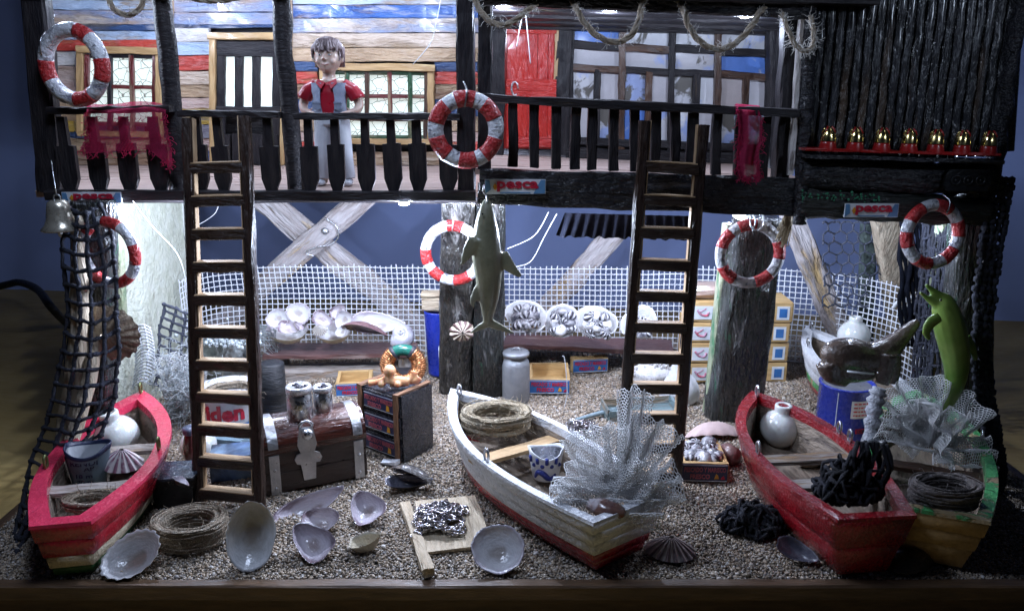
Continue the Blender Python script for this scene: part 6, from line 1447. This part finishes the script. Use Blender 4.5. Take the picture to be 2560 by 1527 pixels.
m = MB(); m.tube([at(2118, 928, YE-.16), at(2150, 932, YE-.16), at(2185, 934, YE-.15)], .008, 5); o = m.build('white_sliver', white_pl, None); tag(o, 'thin white sliver lying on the drum lid under the seal', 'sliver')
# drum
dc = gz(2104, 1085); t = thing('blue_drum', 'blue tin drum with a small white printed label under the seal', 'drum', (0, 0, 0)); rD = .235; hD_ = .50
bd = mat('blue_tin', (.015, .035, .36), (.012, .03, .28), rough=.25, coat=.5, bump=.05)
m = MB(); m.lathe([(.001, 0), (rD, 0), (rD, .01), (rD, hD_-.02), (rD+.008, hD_-.01), (rD+.004, hD_), (rD-.02, hD_), (rD-.025, hD_-.02), (.001, hD_-.02)], 40, cap=False); m.build('drum_body', bd, t)
m = MB(); m.lathe([(rD-.03, hD_-.018), (.001, hD_-.016)], 40, cap=False); m.build('lid', tin, t)
def wrapbox(x, z, w_, h_, off, mt, nm, par):
    m = MB(); rs = [[V(((rD+off)*sin(a), -(rD+off)*cos(a), z-h_/2)), V(((rD+off)*sin(a), -(rD+off)*cos(a), z+h_/2))] for a in [(x+w_*(k/10-.5))/rD for k in range(11)]]; m.rings(rs, cap=False, loop=False); return m.build(nm, mt, par)
lb = wrapbox(.06, .33, .21, .16, .003, signw, 'paper_label', t)
rngx = random.Random(5)
for k in range(4):
    x = -.025
    while x < .13: w_ = rngx.uniform(.012, .035); wrapbox(x+w_/2, .385-k*.035, w_, .013, .006, signr, 'print_line', lb); x += w_+.008
lb = wrapbox(.06, .13, .10, .045, .003, signr, 'red_label', t); lettering('CCIB', .08, .03, TR((.06, -rD-.0, .13), rz=.25) @ FACE, signk, lb, .03, .004)
wrapbox(-.16, .25, .006, .44, .003, signw, 'print_stripe', t); place(t, TR(dc))
# coral stick
crl = mat('grey_white_coral', (.55, .57, .62), (.36, .37, .42), (.14, .14, .17), scale=26, thr=.66, rough=.8, bump=1.8, bs=60)
m = MB(); pts = smooth_path([at(2172, 1140, 5.5), at(2180, 1060, 5.55), at(2190, 1000, 5.6), at(2200, 968, 5.62)], 8)
m.tube(pts, [.055+.01*sin(i*1.7)+.006*R.uniform(-1, 1) for i in range(len(pts)-2)]+[.05, .03], 16, jit=.05); o = m.build('coral_branch', crl, None); tag(o, 'pitted grey white coral branch standing between the right red boat and the green boat', 'coral')

# bell
bc = at(143, 500, 5.95); t = thing('brass_bell', 'silver bell hanging at the left corner of the deck', 'bell', (0, 0, 0)); k = upx(bc)
m = MB(); m.lathe([(.001, 0), (16*k, 0), (24*k, -6*k), (28*k, -22*k), (31*k, -45*k), (37*k, -62*k), (47*k, -73*k), (46*k, -76*k), (34*k, -66*k), (26*k, -40*k), (.001, -8*k)], 36, cap=False); m.build('bell_body', PLAIN('bell_metal', (.62, .58, .48), .28, metal=.7, bump=.05), t)
m = MB(); m.tube([V((0, 0, -10*k)), V((-.01, 0, -72*k))], .006, 5); m.ball((-.01, 0, -82*k), (.022, .022, .04), 10, 7); m.build('clapper', white_pl, t)
m = MB(); m.tube([V((9*k*cos(a), 0, 5*k+9*k*sin(a))) for a in [2*pi*j/14 for j in range(14)]], .006, 6, closed=True); m.build('bell_loop', steel, t)
m = MB(); m.tube([V((0, 0, 12*k)), V((-.03, .05, 60*k)), V((-.06, .1, 95*k))], .005, 5); m.build('wire', steel, t); place(t, TR(bc))

# gold caps on the shelf
g1 = PLAIN('brass_cap', (.78, .62, .26), .16, metal=1, bump=0); rp = PLAIN('red_plastic_strip', (.32, .012, .012), .25, coat=.4, bump=.05)
st = thing('red_strip', 'long red plastic strip holding seven brass capsules on the shed shelf', 'strip', at(2240, 385, YS-.2)); beam('strip', at(2006, 372, YS-.16), at(2488, 386, YS-.16), .14, .02, rp, st, seg=8)
for i, u in enumerate((2068, 2136, 2202, 2270, 2336, 2402, 2468)):
    c = at(u, 376+(u-2068)*.028, YS-.17); k = upx(c); t = thing('brass_capsule', 'x', 'brass capsule', (0, 0, 0))
    m = MB(); m.lathe([(22*k, 0), (22*k, 4*k), (19*k, 18*k), (18*k, 24*k), (.001, 24*k)], 20, cap=False); m.build('red_socket', rp, t)
    m = MB(); m.lathe([(19.5*k, 23*k), (19*k, 30*k), (16*k, 42*k), (12*k, 51*k), (7*k, 56*k), (.001, 56*k)], 20, cap=False); cp_ = m.build('cap_body', g1, t)
    for q in range(7):
        a = 2*pi*q/7+.2; m = MB(); m.tube([V((r*cos(a), r*sin(a), z)) for r, z in ((16.5*k, 43*k), (11.5*k, 52*k), (6*k, 58*k))], [.004, .007, .006], 5); m.build('crimp', rp if q % 2 == 0 else g1, cp_)
    place(t, TR(c)); t['label'] = 'brass capsule in a red socket on the shed shelf, ' + ('leftmost of the seven', 'second from the left', 'third from the left', 'middle one of the seven', 'third from the right', 'second from the right', 'rightmost of the seven')[i]; t['group'] = 'brass capsules on the shed shelf'
# visible LEDs
led = PLAIN('led_glow', (.80, .88, 1.0), .3, emit=30, bump=0); ledb = PLAIN('led_housing', (.7, .72, .75), .4)
for lab, u, v, Y in (('bright LED under the left deck edge', 1010, 508, 6.16), ('LED under the balcony eave above the red door', 1254, 16, 6.13), ('LED under the balcony eave between the first two rope swags', 1515, 24, 6.13), ('LED under the balcony eave at the right swag', 1862, 40, 6.1), ('large glaring LED at the top left corner of the shack', 122, 44, 6.5), ):
    c = at(u, v, Y); t = thing('led_lamp', lab, 'LED light', (0, 0, 0)); big = 2.6 if u == 122 else 1
    m = MB(); m.box((0, 0, .014), (.075, .04, .014)); m.build('housing', ledb, t); m = MB(); m.ball((0, 0, -.004), (.042 if big == 1 else .03, .02*big, .016 if big == 1 else .11), 12, 8); m.build('bulb', led, t); place(t, TR(c))
# loose threads
thr = PLAIN('white_thread', (.7, .72, .76), .6, bump=0)
for lab, pts in (('long white thread hanging across the shack wall above the wide window', [at(1104, -10, 6.9), at(1090, 60, 6.9), at(1075, 110, 6.9), at(1032, 162, 6.9)]), ('white thread looping down beside the shark', [at(1392, 535, 6.9), at(1362, 590, 6.9), at(1330, 650, 6.9), at(1300, 665, 6.9), at(1275, 668, 6.9)]),
        ('white thread running from the valance to the shark', [at(1372, 530, 6.9), at(1335, 590, 6.9), at(1268, 622, 6.9)]), ('long thread hanging across the pale side board', [at(330, 500, 6.5), at(380, 565, 6.5), at(440, 630, 6.5), at(462, 690, 6.5), at(470, 760, 6.5)]),
        ('bent white wire against the blue wall behind the first ladder', [at(490, 565, 8.0), at(520, 548, 8.0), at(540, 530, 8.0), at(548, 505, 8.0)]), ('two white threads hanging over the red door', [at(1312, 25, 6.4), at(1300, 70, 6.4), at(1292, 118, 6.4)]), ('thin thread hanging from the eave to the red door', [at(1314, 30, 6.4), at(1320, 90, 6.4), at(1326, 160, 6.4)]),
        ('thin white line hanging in front of the open crate', [at(1405, 890, 6.6), at(1412, 900, 6.6), at(1418, 980, 6.6), at(1410, 1020, 6.6)])):
    wire('thread', lab, pts, .0035, thr, 'thread', n=4)
c = at(1888, 545, 6.28); k = upx(c); wire('wire_hook', 'steel wire hook hanging over the top of the life ring on the wide pillar', [at(1876, 530, 6.4), at(1876, 560, 6.3), at(1884, 574, 6.28), at(1898, 574, 6.28), at(1906, 560, 6.3), at(1908, 532, 6.35)], .007, steel, 'hook')
wire('twisted_wire', 'small loop of white ribbon tied round the knotted timber', [at(2232, 770, 7.9), at(2248, 752, 7.85), at(2278, 745, 7.85), at(2282, 736, 7.9)], .02, white_pl, 'ribbon')

# ================================================================ the boy
skin = mat('figurine_skin', (.60, .44, .36), (.52, .37, .30), rough=.4, bump=.1, sss=.15, coat=.2); hairm = mat('figurine_hair', (.20, .14, .14), (.34, .27, .28), scale=14, st=(1, 1, .3), rough=.35, bump=.8)
shirt = PLAIN('figurine_red_shirt', (.42, .012, .03), .35, coat=.3); vest = mat('figurine_vest', (.28, .32, .42), (.22, .25, .34), scale=8, rough=.45, bump=.4); trs = mat('figurine_white_trousers', (.62, .64, .68), (.52, .54, .6), scale=5, rough=.5, bump=.4)
boy = thing('person', 'figurine boy in red shirt, grey vest and white trousers, hands on hips, behind railing', 'person', (0, 0, 0)); SCALE = 1
m = MB()
hz = 1.055
m.ball((0, 0, hz), (.125, .120, .140), 24, 16); m.ball((0, -.045, hz-.065), (.085, .075, .070), 18, 12); m.ball((0, -.092, hz-.125+.02), (.030, .022, .020), 10, 7)
for s in (-1, 1):
    m.ball((s*.062, -.085, hz-.045), (.034, .030, .030), 12, 8); m.ball((s*.132, .005, hz-.02), (.018, .026, .036), 10, 7); m.ball((s*.045, -.112, hz+.040), (.032, .010, .008), 10, 6)
m.tube([V((0, -.115, hz+.02)), V((0, -.128, hz-.01)), V((0, -.142, hz-.025))], [.010, .014, .017], 8); m.ball((-.014, -.128, hz-.027), .010, 8, 5); m.ball((.014, -.128, hz-.027), .010, 8, 5)
m.tube([V((-.036, -.112, hz-.062)), V((0, -.124, hz-.072)), V((.036, -.112, hz-.062))], [.004, .008, .004], 6); m.tube([V((-.026, -.112, hz-.078)), V((0, -.122, hz-.086)), V((.026, -.112, hz-.078))], [.004, .008, .004], 6)
m.tube([V((0, .0, hz-.10)), V((0, .005, hz-.16)), V((0, .01, .83))], [.062, .052, .07], 14)
m.tube([V((0, .01, .86)), V((0, .01, .70)), V((0, .01, .58))], [(.07, .12), (.08, .13), (.08, .11)], 16, ref=(0, -1, 0))
for s in (-1, 1):
    m.tube(smooth_path([V((s*.13, .01, .815)), V((s*.195, .02, .76)), V((s*.235, .02, .665)), V((s*.215, -.02, .615)), V((s*.165, -.05, .595))], 4), [.046, .046, .045, .044, .042, .041, .040, .039, .038, .037, .036, .034, .033, .031, .03, .029, .028], 12)
    m.ball((s*.148, -.065, .590), (.034, .022, .026), 12, 8)
    for q in range(4):
        a = q*.014; m.tube([V((s*.150, -.075, .604-a)), V((s*.118, -.098, .600-a)), V((s*(.090+.004*abs(q-1)), -.104, .592-a*1.1))], [.0085, .0078, .0066], 6)
    m.tube([V((s*.165, -.055, .600)), V((s*.160, -.03, .625)), V((s*.140, -.02, .635))], [.010, .009, .008], 6)
    m.tube([V((s*.075, .01, .60)), V((s*.085, .01, .32)), V((s*.095, .0, .06)), V((s*.1, -.01, .03))], [.07, .055, .04, .04], 12)
HS = lambda p: V((p.x*(.88+.12*max(0, min(1, (.93-p.z)/.05))), p.y*(.88+.12*max(0, min(1, (.93-p.z)/.05))), p.z if p.z < .90 else .90+(p.z-.90)*.90))
m.v = [HS(p) if p.z > .88 and abs(p.x) < .2 else p for p in m.v]
o = m.build('body', skin, boy); remesh(o, .0075, 3)
m = MB(); m.ball((0, .012, hz+.022), (.138, .135, .138), 26, 16)
for p, q, d in (((-.12, .0), (-.09, .05), 0),): pass
o_ = m
for i in range(34):
    a = -pi*1.0+pi*1.0*0+2*pi*i/34; front = -sin(a) > .35
    x, y = cos(a), sin(a); low = hz+(.055+.02*sin(i*2.3) if y < -.35 else (-.03+.02*sin(i*1.7) if y < .2 else -.09))
    m.tube([V((x*.02, .01+y*.02, hz+.158)), V((x*.085, .01+y*.085, hz+.135)), V((x*.138, .01+y*.132, hz+.07)), V((x*.142, .006+y*.136, max(low, hz-.1)))], [.020, .022, .020, .010], 7)
# keep the face free
m.v = [V((p.x, max(p.y, -.105 if p.z < hz+.05 else p.y), p.z)) if p.z < hz+.03 else p for p in m.v]
# remove hair shell in front of the face
fs = [(f, mi, s) for f, mi, s in zip(m.f, m.mi, m.sm) if not (sum(m.v[i].y for i in f)/len(f) < -.055 and sum(m.v[i].z for i in f)/len(f) < hz+.055)]
m.f, m.mi, m.sm = [list(z) for z in zip(*fs)]
m.v = [HS(p) for p in m.v]; m.build('hair', hairm, boy)
m = MB(); m.tube([V((0, .01, .845)), V((0, .01, .83)), V((0, .01, .76)), V((0, .01, .66)), V((0, .01, .585)), V((0, .01, .56))], [(.055, .085), (.085, .135), (.095, .145), (.095, .13), (.098, .135), (.09, .13)], 22, ref=(0, -1, 0))
for s in (-1, 1): m.tube([V((s*.105, .01, .82)), V((s*.18, .018, .775)), V((s*.222, .02, .715)), V((s*.226, .02, .705))], [.055, .062, .064, .060], 14)
o = m.build('shirt', shirt, boy); remesh(o, .008, 2)
for s in (-1, 1):      # collar points
    m = MB(); m.prism([(0, 0), (s*.065, .035), (s*.075, -.005), (s*.03, -.055)], .012, TR((s*.012, -.085, .835), rx=-.5) @ FACE); m.build('collar', shirt, boy)
    m = MB(); rs = []
    for i in range(9):
        z = .835-.27*i/8; hw_ = .148-(.012 if 2 < i < 7 else 0); x0 = .040+.02*sin(pi*i/8); row = []
        for k in range(9):
            a = (x0+(hw_-x0)*k/8)/hw_; row.append(V((s*hw_*a, .01-.112*sqrt(max(0, 1-a*a*.86)), z)))
        rs.append(row)
    m.rings(rs, cap=False, loop=False); m.rings([[p+V((0, .012, 0)) for p in r_] for r_ in rs][::-1], cap=False, loop=False); v_ = m.build('vest_side', vest, boy)
    m = MB(); m.box((s*.09, -.102, .655), (.062, .018, .058), TR((0, 0, 0))); m.build('pocket', vest, v_); m = MB(); m.box((s*.09, -.108, .678), (.066, .014, .014)); m.build('pocket_flap', vest, v_)
m = MB()
m.tube([V((0, .01, .60)), V((0, .01, .50))], [(.095, .135), (.095, .14)], 20, ref=(0, -1, 0))
for s in (-1, 1): m.tube([V((s*.07, .01, .53)), V((s*.085, .012, .40)), V((s*.10, .01, .22)), V((s*.112, .008, .08)), V((s*.114, .005, .055))], [(.085, .08), (.078, .07), (.066, .062), (.064, .062), (.064, .062)], 16, ref=(0, -1, 0))
o = m.build('trousers', trs, boy); remesh(o, .008, 2)
m = MB(); m.tube([V((.132*cos(a), .01+.10*sin(a), .573)) for a in [2*pi*k/24 for k in range(24)]], .012, 6, closed=True); m.build('belt', PLAIN('brown_belt', (.10, .06, .04), .4), boy)
for s in (-1, 1):
    m = MB(); m.tube([V((s*.112, .04, .028)), V((s*.115, -.02, .03)), V((s*.122, -.085, .022)), V((s*.124, -.105, .02))], [(.03, .038), (.032, .044), (.022, .046), (.014, .03)], 12, ref=(0, 0, 1)); m.build('shoe', trs, boy)
    m = MB(); m.ball((s*.045, -.111, hz+.012), (.017, .006, .0075), 10, 6); m.v = [HS(p) for p in m.v]; e_ = m.build('eye', PLAIN('eye_white', (.7, .7, .7), .3), boy); m = MB(); m.ball((s*.045, -.1165, hz+.012), (.006, .003, .006), 8, 5); m.v = [HS(p) for p in m.v]; m.build('pupil', eye, e_)
    m = MB(); m.tube([V((s*.025, -.116, hz+.036)), V((s*.045, -.119, hz+.042)), V((s*.068, -.112, hz+.036))], .0035, 5); m.v = [HS(p) for p in m.v]; m.build('eyebrow', hairm, boy)
m = MB(); m.tube([V((-.034, -.117, hz-.066)), V((0, -.130, hz-.077)), V((.034, -.117, hz-.066))], .0035, 5); m.v = [HS(p) for p in m.v]; m.build('mouth', PLAIN('mouth_line', (.25, .06, .06), .5), boy)
bf = gz(838, 462, 2.245); kb = 358*upx(bf)/1.215
place(boy, TR((bf.x, bf.y, 2.242), rz=-.06, s=kb))
# ================================================================ gravel grains
pebm = bpy.data.materials.new('pebbles'); pebm.use_nodes = True; nt = pebm.node_tree; N, L = nt.nodes, nt.links
oi = N.new('ShaderNodeObjectInfo'); rp_ = N.new('ShaderNodeValToRGB'); cr_ = rp_.color_ramp
cr_.elements[0].position = 0; cr_.elements[0].color = (.09, .075, .06, 1); cr_.elements[1].position = 1; cr_.elements[1].color = (.62, .60, .58, 1)
for p_, c_ in ((.18, (.20, .155, .115, 1)), (.36, (.35, .27, .19, 1)), (.55, (.44, .36, .27, 1)), (.72, (.25, .235, .23, 1)), (.86, (.44, .35, .25, 1))): e = cr_.elements.new(p_); e.color = c_
L.new(oi.outputs['Random'], rp_.inputs[0]); L.new(rp_.outputs[0], N['Principled BSDF'].inputs['Base Color']); N['Principled BSDF'].inputs['Roughness'].default_value = .32
ng = bpy.data.node_groups.new('pebble_scatter', 'GeometryNodeTree'); ng.interface.new_socket('Geometry', in_out='INPUT', socket_type='NodeSocketGeometry'); ng.interface.new_socket('Geometry', in_out='OUTPUT', socket_type='NodeSocketGeometry')
n = ng.nodes; l = ng.links; gi, go = n.new('NodeGroupInput'), n.new('NodeGroupOutput')
dp = n.new('GeometryNodeDistributePointsOnFaces'); gi_ = 0; dp.inputs['Density'].default_value = 7600
ins = n.new('GeometryNodeInstanceOnPoints'); ico = n.new('GeometryNodeMeshIcoSphere'); ico.inputs['Radius'].default_value = .0079; ico.inputs['Subdivisions'].default_value = 2
sm_ = n.new('GeometryNodeSetShadeSmooth'); stm = n.new('GeometryNodeSetMaterial'); stm.inputs['Material'].default_value = pebm
rs_ = n.new('FunctionNodeRandomValue'); rs_.data_type = 'FLOAT_VECTOR'; rs_.inputs[0].default_value = (.62, .62, .5); rs_.inputs[1].default_value = (1.45, 1.3, 1.0)
rr_ = n.new('FunctionNodeRandomValue'); rr_.data_type = 'FLOAT_VECTOR'; rr_.inputs[0].default_value = (-.5, -.5, 0); rr_.inputs[1].default_value = (.5, .5, 6.28)
sp = n.new('GeometryNodeSetPosition'); rz_ = n.new('FunctionNodeRandomValue'); rz_.data_type = 'FLOAT_VECTOR'; rz_.inputs[0].default_value = (0, 0, 0); rz_.inputs[1].default_value = (0, 0, .016)
l.new(gi.outputs[0], dp.inputs['Mesh']); l.new(dp.outputs['Points'], sp.inputs['Geometry']); l.new(rz_.outputs[0], sp.inputs['Offset']); l.new(sp.outputs[0], ins.inputs['Points'])
l.new(ico.outputs[0], sm_.inputs[0]); l.new(sm_.outputs[0], stm.inputs[0]); l.new(stm.outputs[0], ins.inputs['Instance']); l.new(rs_.outputs[0], ins.inputs['Scale']); l.new(rr_.outputs[0], ins.inputs['Rotation'])
l.new(ins.outputs[0], go.inputs[0])
src = bpy.data.objects.new('gravel', grav.data.copy()); C.objects.link(src); tag(src, 'loose beige and grey gravel grains covering the whole base', 'gravel', kind='stuff')
src.location.z = .002; md = src.modifiers.new('scatter', 'NODES'); md.node_group = ng

ng2 = ng.copy(); ng2.name = 'large_grain_scatter'
for q in ng2.nodes:
    if q.bl_idname == 'GeometryNodeDistributePointsOnFaces': q.inputs['Density'].default_value = 230; q.inputs['Seed'].default_value = 5
    if q.bl_idname == 'GeometryNodeMeshIcoSphere': q.inputs['Radius'].default_value = .0155
src2 = bpy.data.objects.new('coarse_gravel', grav.data.copy()); C.objects.link(src2); tag(src2, 'larger pale grains scattered through the gravel', 'gravel', kind='stuff')
src2.location.z = .003; md = src2.modifiers.new('scatter', 'NODES'); md.node_group = ng2
